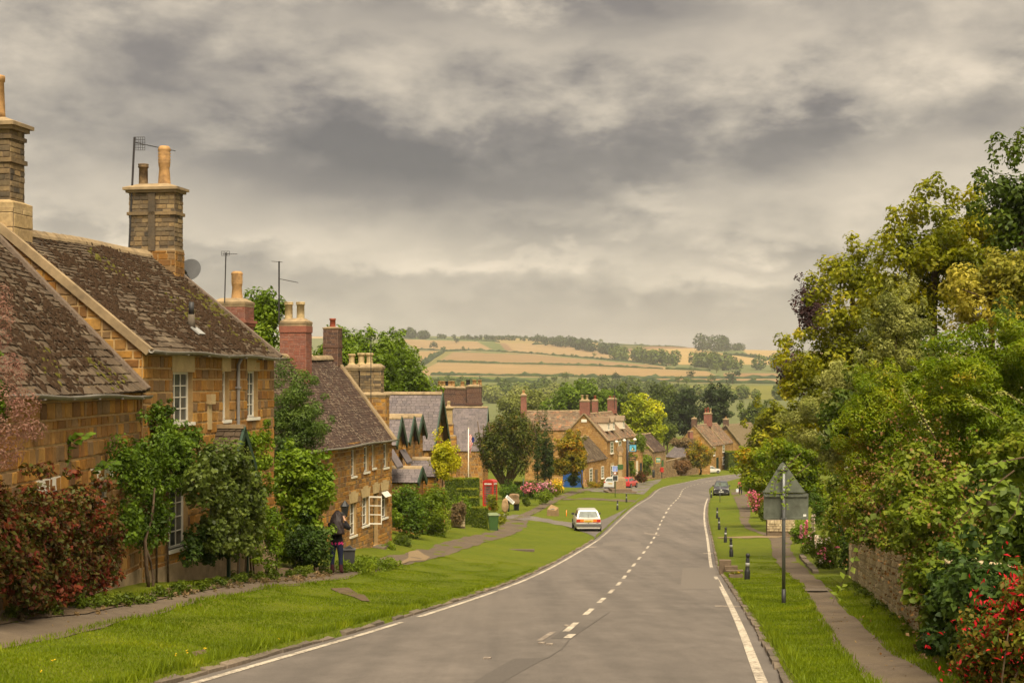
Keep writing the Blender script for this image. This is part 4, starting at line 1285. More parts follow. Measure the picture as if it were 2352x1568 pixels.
def moss_on(house, n, rng_seed, mat_='moss', size=(.05, .15), grad=True, name='moss'):
    """flat cushions of moss, drawn out down the slope"""
    rng = np.random.default_rng(rng_seed)
    p = house.roof_front
    mb = MB()
    cen = [(rng.uniform(0, house.RL), rng.uniform(.1, house.RS)) for _ in range(max(6, n // 22))]
    for k in range(n):
        c = cen[rng.integers(len(cen))]
        s = c[0] + rng.normal(0, .35); h = c[1] + rng.normal(0, .28)
        if not (0 < s < house.RL and .03 < h < house.RS - .05): continue
        a = rng.uniform(*size); b = a * rng.uniform(1.0, 2.1); z = rng.uniform(.016, .04)
        d = .040 + house.sagf(s, h); n6 = 6; rot = rng.normal(0, .35)
        vs_ = []
        for q in range(n6):
            w = 2 * math.pi * q / n6; x, y_ = math.cos(w) * a * .5, math.sin(w) * b * .5
            vs_.append(p.pt(s + x * math.cos(rot) - y_ * math.sin(rot), h + x * math.sin(rot) + y_ * math.cos(rot), d - .01))
        vs_.append(p.pt(s, h, d + z))
        mb.add(vs_, [(q, (q + 1) % n6, n6) for q in range(n6)])
    o = mb.build(name, MAT[mat_], house.roof); o['kind'] = 'stuff'
# ---------------------------------------------------------------- the near cottages
def wall_uv(origin, ang, base_z):
    """photo position on a house's front wall -> (s, h) in its own frame"""
    dx, dy = math.cos(ang), math.sin(ang)
    def f(u, v):
        k = (u - CU) / F
        s = (k * origin[1] - origin[0]) / (dx - k * dy)
        Yw = origin[1] + s * dy
        return s, PZ(v, Yw) - base_z
    return f


def opening(f, u0, u1, v0, v1):
    s0, ha = f(u0, v0); s1, hb = f(u1, v0); sm = (u0 + u1) / 2
    _, top = f(sm, v0); _, bot = f(sm, v1)
    return (min(s0, s1), max(s0, s1), bot, top)


def lintel(h, o, up=.34, ext=.06, mat_='cream_lintel', d=.028):
    slab(h.front, o[0] - ext, o[1] + ext, o[3], o[3] + up, -.05, d).build('lintel', MAT[mat_], h.root)


def keystones(h, o, up=.42, n=4):
    w = (o[1] - o[0] + .16) / n
    for i in range(n):
        a0 = o[0] - .08 + w * i + .012; a1 = a0 + w - .024; mid = (o[0] + o[1]) / 2
        f = 1.32; t = up * (1.0 if i in (1, 2) else .82)
        m = MB()
        q = [(a0, o[3]), (a1, o[3]), (mid + (a1 - mid) * f, o[3] + t), (mid + (a0 - mid) * f, o[3] + t)]
        vs_ = [h.front.pt(s, z, d) for d in (-.04, .034) for s, z in q]
        m.add(vs_, [(3, 2, 1, 0), (4, 5, 6, 7), (0, 1, 5, 4), (1, 2, 6, 5), (2, 3, 7, 6), (3, 0, 4, 7)])
        m.build('voussoir', MAT['cream_lintel'], h.root)


# --- lower roofed cottage at the frame's edge
O0 = (-7.45, 20.0, -4.8); A0 = math.radians(90)
f0 = wall_uv(O0, A0, O0[2])
o0 = [(7.75, 9.1, 1.62, 3.0), (4.6, 5.7, 1.7, 3.0)]
H0 = House('stone_cottage', 'low ironstone cottage with mossy stone slate roof and sagging grey gutter', 'cottage', O0, A0, 11.33, 6.2, 4.7, 3.15, 11, course=(.12, .31), sw=(.14, .52), tilec=(.11, .24), tilew=(.15, .38), openings=o0, near_gable_stones=False, overhang=.2, sag=.05, stonedepth=.026)
for o in o0: window(H0.root, H0.front, o, 3, 4); lintel(H0, o, .22, .08, 'white_paint')
gutter(H0.root, (0, -.24, 4.60), (11.2, -.24, 4.50), .065)
slab(H0.roof_front, H0.RL - .26, H0.RL - .02, 0, H0.RS, .0, .075).build('verge', MAT['verge_mortar'], H0.root)
moss_on(H0, 1900, 1); moss_on(H0, 120, 2, 'moss_green', (.04, .12), name='moss')
slab(H0.front, .02, 11.3, -.2, 1.05, .0, .055).build('plinth', MAT['render_plinth'], H0.root)

# --- tall cottage with two stone chimneys
A1 = math.atan2(.986, .1655); O1 = (-7.40, 31.4, -5.2)
f1 = wall_uv(O1, A1, O1[2])
oA, oB, oC = opening(f1, 396, 442, 854, 970), opening(f1, 510.5, 526, 853, 964), opening(f1, 567.5, 592, 852, 958)
oD = opening(f1, 386, 431, 1118, 1258)
oE = (3.75, 4.75, 0.5, 2.75)
H1 = House('stone_cottage', 'tall ironstone cottage with mossy slate roof, stone chimneys and white casement windows', 'cottage', O1, A1, 8.32, 6.18, 5.87, 2.45, 12, course=(.14, .29), sw=(.16, .5), openings=[oA, oB, oC, oD, oE], overhang=.2, verge=.05, tilec=(.095, .21), tilew=(.13, .30), near_gable_stones=True, sag=.06, stonedepth=.02)
for o, c_, r_ in ((oA, 3, 4), (oB, 2, 4), (oC, 3, 4), (oD, 3, 4)):
    window(H1.root, H1.front, o, c_, r_, d=-.12); lintel(H1, o, .36, .07)
slab(H1.front, 3.8, 4.7, .5, 2.7, -.2, -.14).build('door', MAT['green_paint'], H1.root)
gutter(H1.root, (-.15, -.25, 5.80), (8.45, -.25, 5.76), .065)
s_, _ = f1(541, 900)
MB().tube([(s_, -.16, 5.74), (s_, -.07, 5.55), (s_, -.07, 3.0), (s_, -.07, .4)], .042, 10).build('downpipe', MAT['grey_pipe'], H1.root, True)
for hh in (1.6, 3.3, 5.0): MB().box(s_ - .06, s_ + .06, -.12, 0, hh, hh + .04).build('pipe_bracket', MAT['grey_pipe'], H1.root)
s_, h_ = f1(478, 940)
slab(H1.front, s_ - .10, s_ + .12, h_ - .45, h_ + .12, 0, .05).build('wall_stone', MAT['cream_lintel'], H1.root)
slab(H1.front, s_ - .13, s_ + .16, h_ + .12, h_ + .34, 0, .12).build('wall_stone', MAT['cream_lintel'], H1.root)
slab(H1.front, .05, 8.28, -.2, 1.35, .0, .06).build('plinth', MAT['render_plinth'], H1.root)
slab(H1.roof_front, -.04, .10, 0, H1.RS, -.12, .045).build('verge', MAT['coping'], H1.root)
slab(H1.roof_front, H1.RL - .10, H1.RL + .06, 0, H1.RS, -.1, .045).build('verge', MAT['verge_mortar'], H1.root)
moss_on(H1, 1700, 3); moss_on(H1, 160, 4, 'moss_green', (.04, .13), name='moss')
rgc = random.Random(77)
# chimney on the shared gable (cropped by the frame) and chimney on the far gable
zb = -O1[2]
chimney(H1.root, H1.Mw, (.45, 3.40), 2.5 + zb, 3.5 + zb, .84, 1.22, 'pale_stone', rgc, (.30, .5), kind='stone', nsep=18, depth=.008, cap='pale_stone', capo=.0, caph=.12, joint='mortar_dark', name='chimney_base')
chimney(H1.root, H1.Mw, (.45, 3.40), 3.5 + zb, 5.12 + zb, .62, .96, 'chimney_stone', rgc, (.115, .27), kind='stone', nsep=60, depth=.012, joint='mortar_dark', bands=[(4.45 + zb, .09, .05), (4.93 + zb, .08, .04)], capo=.15, caph=.15,
        pots=[(0, -.02, .17, .95, 'clay_pot', 'taper')])
chimney(H1.root, H1.Mw, (8.0, 3.0), 2.2 + zb, 3.25 + zb, .60, 1.26, 'ironstone', rgc, (.16, .34), kind='stone', nsep=20, depth=.014, joint='mortar', capo=.0, caph=.05, name='chimney_base')
cs = chimney(H1.root, H1.Mw, (8.0, 3.0), 3.25 + zb, 4.72 + zb, .56, 1.20, 'chimney_stone', rgc, (.115, .25), kind='stone', nsep=90, depth=.012, joint='mortar_dark', bands=[(4.15 + zb, .08, .05)], capo=.13, caph=.13,
             pots=[(0, .34, .13, .58, 'sooty_pot', 'plain'), (0, -.22, .16, 1.02, 'clay_pot', 'louvre')])
slab(Panel((8.0 - .28, 3.0 + .6, 3.25 + zb), (0, -1, 0), (0, 0, 1), (-1, 0, 0)), .52, .70, 0, 1.45, 0, .05).build('pilaster', MAT['chimney_stone'], cs)
# roof flue and clay vent
def on_roof(h, u, v):
    best = None
    for s in np.linspace(0, h.RL, 120):
        for q in np.linspace(0, h.RS, 70):
            w = h.Mw @ h.roof_front.pt(float(s), float(q)); e = (CU + F * w.x / w.y - u) ** 2 + (CV - F * w.z / w.y - v) ** 2
            if best is None or e < best[0]: best = (e, float(s), float(q))
    return best[1:]
sf, hf = on_roof(H1, 440, 752)
p = H1.roof_front.pt(sf, hf, .0)
MB().tube([p + Vector((0, 0, -.05)), p + Vector((0, 0, .30))], [.10, .075], 10).build('flue_base', MAT['kerb_stone'], H1.root, True)
MB().tube([p + Vector((0, 0, .30)), p + Vector((0, 0, .58))], .062, 10).build('flue', MAT['plastic_dark'], H1.root, True)
slab(H1.roof_front, sf - .12, sf + .25, hf - .28, hf - .02, .01, .045).build('flashing', MAT['lead_flash'], H1.root)
# porch with its own little stone roof and green bargeboard
pb = MB(); px0, px1, py0, ze, zr_ = 3.55, 4.95, -.55, 3.30, 4.12
pm = (px0 + px1) / 2
for x in (px0 + .05, px1 - .11): MB().box(x, x + .07, py0 + .02, py0 + .09, .6, ze).build('porch_post', MAT['green_paint'], H1.root)
for sgn in (-1, 1):
    up = Vector((-sgn * (pm - px0), 0, zr_ - ze)).normalized(); ov = .15
    e = Vector((pm + sgn * (pm - px0), py0 - .06, ze)) - up * ov
    sl = math.hypot(pm - px0, zr_ - ze) + ov
    pn = Panel(e, (0, 1, 0), up, Vector((sgn * (zr_ - ze), 0, (pm - px0))))
    pr = slab(pn, 0, .6, 0, sl, -.05, -.012).build('porch_roof', MAT['slate_bed'], H1.root)
    emit(pn, lay(sl, lambda h: (0, .6), COURSE(.12, .15), COURSE(.14, .26), [], rgc), 'tile', 'stone_slate', pr, H1.Mw, .03, .012, 30, rgc)
    slab(pn, -.07, -.01, -.03, sl + .01, -.12, .02).build('bargeboard', MAT['green_paint'], H1.root)
MB().box(pm - .09, pm + .09, py0 - .1, 0, zr_ - .02, zr_ + .07).build('porch_ridge', MAT['coping'], H1.root)

# --- second cottage down the street, brown tiles
A2 = math.atan2(.985, .173); O2 = (-7.28, 48.5, -7.4)
f2 = wall_uv(O2, A2, O2[2])
ups = [opening(f2, *q) for q in ((806, 817, 1031, 1093), (835, 847, 1025, 1083), (853.5, 862, 1021, 1074), (880, 891, 1018, 1073))]
los = [opening(f2, *q) for q in ((803, 818, 1154, 1229), (831, 846, 1141, 1206), (875.5, 889, 1126, 1188))]
door2 = opening(f2, 857, 868, 1132, 1252)
H2 = House('stone_cottage', 'ironstone cottage with dark brown tiled roof, its casement window standing open', 'cottage', O2, A2, 14.3, 4.7, 5.12, 3.1, 13, tile='brown_tile', course=(.13, .23), sw=(.16, .48), tilec=(.105, .115), tilew=(.16, .2), openings=ups + los + [door2], overhang=.2, verge=.06, sag=.05, tiledepth=.018)
for o in ups: window(H2.root, H2.front, o, 2, 3, d=-.10, fw=.045)
for o in los: window(H2.root, H2.front, o, 2, 3, d=-.10, fw=.05); keystones(H2, o)
keystones(H2, door2)
slab(H2.front, door2[0], door2[1], door2[2], door2[3], -.2, -.15).build('door', MAT['green_paint'], H2.root)
slab(H2.front, door2[0] - .2, door2[1] + .2, door2[2] - .45, door2[2], .0, .5).build('doorstep', MAT['kerb_stone'], H2.root)
# the open casement leaf and the tilted top light
o = los[1]
lf = MB()
w_ = o[1] - o[0]
for (a0, a1, b0, b1) in ((0, .05, 0, 1), (.95, 1, 0, 1), (.05, .95, 0, .05), (.05, .95, .95, 1), (.05, .95, .33, .36), (.05, .95, .65, .68)):
    for_h = o[3] - o[2]
    lf.box(o[1] - .01, o[1] + .035, -.02 - .5 * a1, -.02 - .5 * a0, o[2] + for_h * b0, o[2] + for_h * b1)
lf.build('casement', MAT['white_paint'], H2.root)
o = los[2]
M_ = Matrix.Translation(H2.front.pt((o[0] + o[1]) / 2, o[3] - .05, 0)) @ Matrix.Rotation(math.radians(-42), 4, 'X')
MB().box(-(o[1] - o[0]) / 2, (o[1] - o[0]) / 2, -.02, .0, -.26, 0, M=M_).build('top_light', MAT['white_paint'], H2.root)
gutter(H2.root, (-.1, -.22, 5.02), (14.45, -.22, 5.05), .055, brackets=8)
slab(H2.roof_front, H2.RL - .34, H2.RL + .03, 0, H2.RS, -.08, .07).build('verge', MAT['coping'], H2.root)
moss_on(H2, 700, 5, 'verge_mortar', (.03, .07))
z2 = -O2[2]
chimney(H2.root, H2.Mw, (2.6, 2.35), .3 + z2, 2.38 + z2, .9, 1.08, 'red_brick', rgc, (.085, .225), nsep=60, capo=.03, caph=.16, bands=[(1.75 + z2, .10, .05), (1.85 + z2, .09, .09)], pots=[(0, -.12, .19, .95, 'clay_pot', 'louvre')])
chimney(H2.root, H2.Mw, (8.45, 2.1), -.2 + z2, 1.95 + z2, .7, .98, 'red_brick', rgc, (.085, .225), nsep=90, capo=.03, caph=.16, bands=[(1.72 + z2, .23, .03)], pots=[(0, .27, .16, .66, 'cream_pot', 'plain'), (0, -.18, .16, .66, 'cream_pot', 'plain')])
chimney(H2.root, H2.Mw, (14.0, 2.35), .2 + z2, 2.02 + z2, .62, .60, 'brown_brick', rgc, (.085, .215), nsep=60, capo=.03, caph=.05, bands=[(1.28 + z2, .10, .025)], pots=[(0, 0, .13, .38, 'red_pot', 'plain')])


# ---------------------------------------------------------------- aerials and dish
def aerial(label, base, top, boom, grid=None, elements=9, name='tv_aerial', mast_r=.018, mast=True, boom2=None):
    base, top = Vector(base), Vector(top)
    r = empty(name, base, 0, label, 'aerial')
    B = lambda p: Vector(p) - base
    MB().tube([B(base), B(top)], mast_r, 7).build('mast', MAT['aerial_metal'], r)
    for (b0, b1, el, ew) in [boom] + ([boom2] if boom2 else []):
        b0, b1 = Vector(b0), Vector(b1)
        bm_ = MB().tube([B(b0), B(b1)], .010, 5).build('boom', MAT['aerial_metal'], r)
        d = (b1 - b0).normalized(); sd = d.cross(Vector((0, 0, 1))).normalized()
        for k in range(el):
            c = b0.lerp(b1, .12 + .86 * k / el)
            MB().tube([B(c - sd * ew), B(c + sd * ew)], .006, 4).build('element', MAT['aerial_metal'], bm_)
    if grid:
        c, w, h, nx, nz = grid
        c = Vector(c); g = MB()
        for i in range(nx + 1): g.tube([B(c + Vector((-w / 2 + w * i / nx, 0, -h / 2))), B(c + Vector((-w / 2 + w * i / nx, 0, h / 2)))], .006, 4)
        for j in range(nz + 1): g.tube([B(c + Vector((-w / 2, 0, -h / 2 + h * j / nz))), B(c + Vector((w / 2, 0, -h / 2 + h * j / nz)))], .006, 4)
        g.build('reflector', MAT['aerial_metal'], r)
    return r


Yc = 39.6
aerial('tall black television aerial strapped to the stone chimney with two pots', P(297, 568, Yc), P(309, 316, Yc), (P(307, 327, Yc), P(403, 347, Yc + .9), 14, .05), (P(320, 330, Yc), .28, .33, 5, 5), mast_r=.028)
aerial('thin aerial with a box reflector beside the louvred square pot', P(516, 696, 50.2), P(519, 580, 50.2), (P(512, 584, 50.2), P(545, 583, 50.2), 6, .10), (P(518, 582, 50.1), .26, .14, 3, 2), mast_r=.02)
aerial('tall aerial with two booms behind the twin cream pots', P(641, 742, 56.6), P(641, 600, 56.6), (P(648, 602, 56.6), P(624, 600, 56.8), 4, .12), None, mast_r=.03, boom2=(P(640, 640, 56.6), P(685, 649, 57.2), 10, .07))
aerial('slender rusty aerial on the stone stack with three cream pots', P(852, 935, 66), P(852, 775, 66), (P(838, 777, 66), P(868, 779, 66), 6, .10), None, mast_r=.018, boom2=(P(852, 826, 66), P(870, 818, 66), 8, .06))
aerial('pale aerial mast on the old brick stacks', P(1102, 900, 124), P(1102, 862, 124), (P(1096, 865, 124), P(1108, 863, 124), 4, .1), None)
aerial('thin aerial above the pub chimney', P(1412, 940, 240), P(1412, 884, 240), (P(1402, 886, 240), P(1424, 884, 240), 6, .3), None, mast_r=.05)
aerial('pale aerial mast on the gabled house beside the thatched roof', P(1606, 978, 352), P(1606, 938, 352), (P(1602, 940, 352), P(1612, 938, 352), 5, .3), None, mast_r=.06)

dish_c = P(443, 622, 41.0)
dr = empty('satellite_dish', dish_c, 0, 'grey satellite dish at the gable end of the mossy roof', 'satellite dish')
db = MB(); prof = [(r_, .14 * (r_ / .33) ** 2) for r_ in (0.001, .08, .16, .24, .30, .33)]
db.lathe([(a, b) for a, b in prof], (0, 0, 0), 24)
do = db.build('reflector', MAT['dish_grey'], dr, True)
Rm = Vector((-.35, -.92, .18)).normalized().to_track_quat('Z', 'Y').to_matrix().to_4x4()
do.matrix_local = Rm @ Matrix.Diagonal((1, .86, 1, 1))
do.data.polygons[-1].use_smooth = False
MB().tube([Rm @ Vector((0, -.28, .02)), Rm @ Vector((0, -.12, .34))], .012, 6).build('arm', MAT['plastic_dark'], dr)
MB().tube([Rm @ Vector((0, -.14, .30)), Rm @ Vector((0, -.09, .40))], .035, 8).build('receiver', MAT['plastic_dark'], dr)
MB().tube([(0, 0, 0), (-.02, .1, -.05), (-.12, .02, -.42)], .018, 6).build('bracket', MAT['black_metal'], dr)
# ---------------------------------------------------------------- slate-roofed range and the houses further down
def barge(h, end='far', mat_='green_paint', w=.26):
    """deep painted boards under the verge of a gable"""
    for pn, rev in ((h.roof_front, False), (h.roof_back, True)):
        L_ = h.RL
        s0, s1 = (L_ - .02, L_ + .05) if (end == 'far') != rev else (-.05, .02)
        slab(pn, s0, s1, -.05, h.RS + .02, -w, .03).build('bargeboard', MAT[mat_], h.root)


def gable_house(name, label, cat, en, ef, ez, half, rise, base_z, seed, **kw):
    """house from its near and far eave corners in the photo and its eave level"""
    Yn, Yf = ez * F / (CV - en[1]), ez * F / (CV - ef[1])
    p, q = Vector((PX(en[0], Yn), Yn, 0)), Vector((PX(ef[0], Yf), Yf, 0))
    d = q - p
    return House(name, label, cat, (p.x, p.y, base_z), math.atan2(d.y, d.x), d.length, half * 2, ez - base_z, rise, seed, **kw)


AR = math.radians(-8)
SL = dict(tile='blue_slate', tilec=(.20, .20), tilew=(.26, .30), tiledepth=.012, sag=.0, course=(.18, .24), sw=(.25, .5), overhang=.12, verge=.34, near_gable_stones=False)
def wing(label, xr, yr, L, D, base, ez, rise, seed, ang=AR, op=(), name='slate_wing', cat='cottage', grp='slate roofed range with green bargeboards', ntile=120, nsep=60, **kw):
    a = dict(SL); a.update(kw)
    o = (xr - L * math.cos(ang), yr - L * math.sin(ang), base)
    h = House(name, label, cat, o, ang, L, D, ez - base, rise, seed, openings=op, ntile=ntile, nsep=nsep, group=grp, far_gable_stones=True, **a)
    barge(h)
    return h


W1 = wing('slate roofed stone wing with a tall green bargeboarded gable', PX(984, 88), 88, 8.5, 5.0, -8.9, PZ(1031, 88), 3.05, 21, op=[(6.6, 7.2, 3.5, 4.6)], ntile=300, nsep=60)
window(W1.root, W1.front, (6.6, 7.2, 3.5, 4.6), 1, 2)
for (u, v, e, Yw, lab, sd) in ((951, 957, 1000, 83.0, 'slate gablet with green bargeboard nearest the tall gable', 22), (931, 960, 1012, 79.5, 'middle slate gablet with green bargeboard and white window', 23), (901, 962, 1019, 75.5, 'slate gablet with green bargeboard half hidden by the brown roof', 24)):
    g = wing(lab, PX(u, Yw), Yw, 3.4, 2.3, -8.9, PZ(e, Yw), PZ(v, Yw) - PZ(e, Yw), sd, ntile=40, nsep=0, verge=.22, name='slate_gablet', cat='gable', op=[(2.75, 3.2, 3.9, 4.9)])
    window(g.root, g.front, (2.75, 3.2, 3.9, 4.9), 1, 2, panes=False)
for (u, v, e, Yw, L_, lab, sd) in ((997, 1057, 1092, 80, 2.1, 'small slate porch roof above the rounded hedges', 25), (953, 1078, 1106, 73.5, 3.0, 'lower slate porch roof behind the hedge', 26)):
    wing(lab, PX(u, Yw), Yw, L_, 1.9, -8.6, PZ(e, Yw), PZ(v, Yw) - PZ(e, Yw), sd, ntile=30, nsep=0, verge=.16, name='slate_porch', cat='porch')
# lean-to roofs below the gablets
for (u0, u1, v0, v1, Yw, lab) in ((903, 926, 1030, 1068, 73.6, 'steep lean-to slate roof under the first gablet'), (930, 947, 1030, 1058, 77.5, 'steep lean-to slate roof under the second gablet')):
    a, b = P(u0, v0, Yw + 1), P(u1, v1, Yw)
    m = MB(); dl = Vector((-.1, -1.0, 0)).normalized() * 1.6
    m.add([a, b, b + dl, a + dl, a - Vector((0, 0, .1)), b - Vector((0, 0, .1)), b + dl - Vector((0, 0, .1)), a + dl - Vector((0, 0, .1))], [(0, 1, 2, 3), (7, 6, 5, 4), (0, 4, 5, 1), (1, 5, 6, 2), (2, 6, 7, 3), (3, 7, 4, 0)])
    tag(m.build('lean_to_roof', MAT['blue_slate']), lab, 'roof')
# multi-shaft stone stack with cream pots
zst = -8.9
R3 = empty('chimney_stack', (PX(838, 70), 70, zst), AR, 'clustered stone chimney stack with cream octagonal pots', 'chimney')
Mst = Matrix.Translation(R3.location) @ Matrix.Rotation(AR, 4, 'Z')
pm_ = 3600 / 70
for (u, vt, w, pots) in ((812, 843, .56, [(-.1, .0, .15, .52, 'cream_pot', 'octagon')]), (845, 843, .58, [(-.30, .0, .16, .56, 'cream_pot', 'octagon'), (.05, .1, .16, .56, 'cream_pot', 'octagon')]), (866, 842, .52, [])):
    x = (u - 838) / pm_
    chimney(R3, Mst, (x, 0), PZ(905, 70) - zst, PZ(vt + 8, 70) - zst, w, w, 'chimney_stone', rgc, (.12, .3), kind='stone', nsep=12, depth=.01, capo=.06, caph=.16, pots=pots, joint='mortar_dark', name='shaft')
chimney(R3, Mst, (.15, 0), 1.5, PZ(912, 70) - zst, 1.75, .8, 'ironstone', rgc, (.16, .34), kind='stone', nsep=24, depth=.01, capo=.05, caph=.14, joint='mortar', name='stack_base')

# second slate house with the projecting stone chimney
Y4 = 168; B4 = -13.0; k4 = 3600 / Y4
H4 = wing('slate roofed house with a projecting stone chimney breast', PX(1108, Y4), Y4, 6.2, 7.0, B4, PZ(1034, Y4), PZ(936, Y4 + 3.5) - PZ(1034, Y4), 27, ang=math.radians(-4), verge=.3, ntile=200, nsep=80, name='slate_house', cat='house', grp=None, tilec=(.26, .26), tilew=(.34, .40))
cx4 = (1031 - 1108) / k4 + 6.2
chimney(H4.root, H4.Mw, (cx4, -.3), .3, PZ(1002, Y4) - B4, 1.6, .9, 'ironstone', rgc, (.25, .45), kind='stone', nsep=20, depth=.012, capo=.0, caph=.1, joint='mortar', name='chimney_breast')
chimney(H4.root, H4.Mw, (cx4, -.25), PZ(1002, Y4) - B4, PZ(975, Y4) - B4, .95, .75, 'ironstone', rgc, (.22, .36), kind='stone', nsep=12, depth=.01, capo=.05, caph=.1, joint='mortar')
chimney(H4.root, H4.Mw, (cx4, -.25), PZ(975, Y4) - B4, PZ(940, Y4) - B4, .75, .65, 'pale_stone', rgc, (.4, .5), kind='stone', nsep=8, depth=.006, capo=.16, caph=.2, joint='mortar', pots=[(0, 0, .19, .6, 'cream_pot', 'square')])
# big brick stacks rising behind it
R5 = empty('chimney_stack', (PX(1055, 178), 178, -9.5), math.radians(-4), 'massive old brown brick chimney stacks with a row of clay pots', 'chimney')
M5 = Matrix.Translation(R5.location) @ Matrix.Rotation(math.radians(-4), 4, 'Z'); p5 = 3600 / 178
for (u0, u1, vt, vb, pots) in ((1004, 1047, 893, 933, (1010, 1019, 1027, 1032, 1040)), (1047, 1071, 894, 932, (1062,)), (1073, 1106, 890, 930, (1075, 1090, 1102))):
    w = (u1 - u0) / p5; xc = ((u0 + u1) / 2 - 1055) / p5
    chimney(R5, M5, (xc, 0 if u0 != 1047 else .12), PZ(vb + 40, 178) + 9.5, PZ(vt, 178) + 9.5, w, 1.1, 'brown_brick', rgc, (.10, .28), nsep=24, capo=.1, caph=.2,
            bands=[(PZ(vb, 178) + 9.5, .26, .14), (PZ(vt + 12, 178) + 9.5, .07, .03)], pots=[(((u - (u0 + u1) / 2) / p5), 0, .23, .6, 'clay_pot' if u not in (1027, 1075) else 'black_metal', 'taper') for u in pots], name='shaft')

# ---------------------------------------------------------------- the pub and its neighbours
FAR = dict(wall='ironstone_far', tile='old_tile', course=(.22, .30), sw=(.35, .75), tilec=(.26, .26), tilew=(.3, .5), tiledepth=.03, overhang=.25, verge=.12, sag=.06, nsep=0, ntile=0, stonedepth=.03)
GP = -15.6
PUB = gable_house('pub', 'large ironstone pub with dormers and brick chimneys behind the market cross', 'pub', (1394, 1010), (1457, 999), -8.5, 3.3, 3.65, GP, 31, **{**FAR, 'nsep': 80, 'ntile': 100})
fp = wall_uv(PUB.root.location, PUB.root.rotation_euler[2], GP)
for q in ((1401, 1408, 1014, 1041), (1420, 1426, 1012, 1038), (1402, 1409, 1068, 1098), (1441, 1446, 1010, 1036)):
    o = opening(fp, *q); window(PUB.root, Panel(PUB.front.pt(0, 0, .16), PUB.front.ax, PUB.front.up, PUB.front.n), o, 2, 3, panes=False, fw=.1, bar=.06)
    slab(PUB.front, o[0] - .1, o[1] + .1, o[3], o[3] + .35, 0, .06).build('lintel', MAT['cream_lintel'], PUB.root)
for s in (.18, .36, .72):
    s0 = PUB.L * s; zr_ = PUB.H + 1.15
    MB().box(s0 - .7, s0 + .7, .55, 2.6, zr_, zr_ + 1.25).build('dormer', MAT['cream_paint'], PUB.root)
    d = Panel((s0 - .7, .54, zr_), (1, 0, 0), (0, 0, 1), (0, -1, 0))
    window(PUB.root, Panel(d.pt(0, 0, .12), d.ax, d.up, d.n), (.12, 1.28, .12, 1.15), 3, 2, panes=False, fw=.1, bar=.06)
    m = MB(); m.prism([(s0 - .85, zr_ + 1.22), (s0 + .85, zr_ + 1.22), (s0, zr_ + 2.0)], .35, 3.0, 'y'); m.build('dormer_roof', MAT['old_tile'], PUB.root)
slab(PUB.roof_front, -.1, .35, 0, PUB.RS, -.05, .12).build('coping', MAT['coping'], PUB.root)
slab(PUB.roof_back, PUB.RL - .35, PUB.RL + .1, 0, PUB.RS, -.05, .12).build('coping', MAT['coping'], PUB.root)
slab(PUB.roof_front, PUB.RL * .42, PUB.RL * .42 + .3, 0, PUB.RS, -.05, .14).build('coping', MAT['coping'], PUB.root)
slab(PUB.roof_front, PUB.RL - .4, PUB.RL + .1, 0, PUB.RS, -.05, .14).build('coping', MAT['coping'], PUB.root)
slab(PUB.near, 2.9, 3.7, PUB.H + 2.5, PUB.H + 2.9, 0, .1).build('floodlight', MAT['white_paint'], PUB.root)
zt = lambda v, Yw: PZ(v, Yw) - GP
chimney(PUB.root, PUB.Mw, (.5, 3.3), zt(953, 222), zt(923, 222), .9, 1.35, 'red_brick', rgc, (.09, .25), nsep=20, capo=.06, caph=.2, pots=[(0, .4, .2, .7, 'cream_pot', 'plain'), (0, -.3, .2, .7, 'cream_pot', 'plain')])
chimney(PUB.root, PUB.Mw, (PUB.L * .42, 3.6), zt(948, 231), zt(922, 231), .8, .8, 'red_brick', rgc, (.09, .25), nsep=10, capo=.05, caph=.2, pots=[(0, 0, .2, .6, 'red_pot', 'plain')])
chimney(PUB.root, PUB.Mw, (PUB.L - .8, 3.3), zt(950, 238), zt(919, 238), 1.0, 1.3, 'red_brick', rgc, (.09, .25), nsep=14, capo=.06, caph=.2, pots=[(0, .35, .2, .35, 'red_pot', 'plain'), (0, -.3, .2, .35, 'red_pot', 'plain')])

LOWR = gable_house('pub_outbuilding', 'low stone range with blue double doors beside the pub gable', 'outbuilding', (1343, 1059), (1393, 1049.5), -10.9, 2.7, 2.9, -15.2, 32, **{**FAR, 'tile': 'stone_slate', 'nsep': 60, 'ntile': 60})
fl = wall_uv(LOWR.root.location, LOWR.root.rotation_euler[2], -15.2)
for q in ((1353, 1360, 1075, 1106), (1380, 1386, 1070, 1098)):
    o = opening(fl, *q); window(LOWR.root, Panel(LOWR.front.pt(0, 0, .16), LOWR.front.ax, LOWR.front.up, LOWR.front.n), o, 2, 4, panes=False, fw=.1, bar=.05)
o = opening(fl, 1366, 1372, 1078, 1110); slab(LOWR.front, o[0], o[1], o[2], o[3], 0, .05).build('door', MAT['wood_post'], LOWR.root)
slab(LOWR.near, LOWR.D - 1.6, LOWR.D - .25, .4, 3.6, .02, .1).build('blue_door', MAT['blue_paint'], LOWR.root)
slab(LOWR.near, LOWR.D - 3.0, LOWR.D - 1.65, .4, 3.6, .02, .1).build('blue_door', MAT['blue_paint'], LOWR.root)
slab(LOWR.roof_front, -.1, .3, 0, LOWR.RS, -.05, .1).build('coping', MAT['coping'], LOWR.root)

REAR = gable_house('stone_house', 'long tiled house roof standing behind the pub gable', 'house', (1206, 985), (1338, 985), -7.6, 3.0, 2.75, -15.5, 33, **{**FAR, 'ntile': 80, 'near_gable_stones': False})
chimney(REAR.root, REAR.Mw, (-.2, 3.0), REAR.H + 1.6, REAR.H + 5.0, .9, 1.1, 'red_brick', rgc, (.09, .25), nsep=8, capo=.1, caph=.25, pots=[(0, 0, .25, .6, 'clay_pot', 'square')])
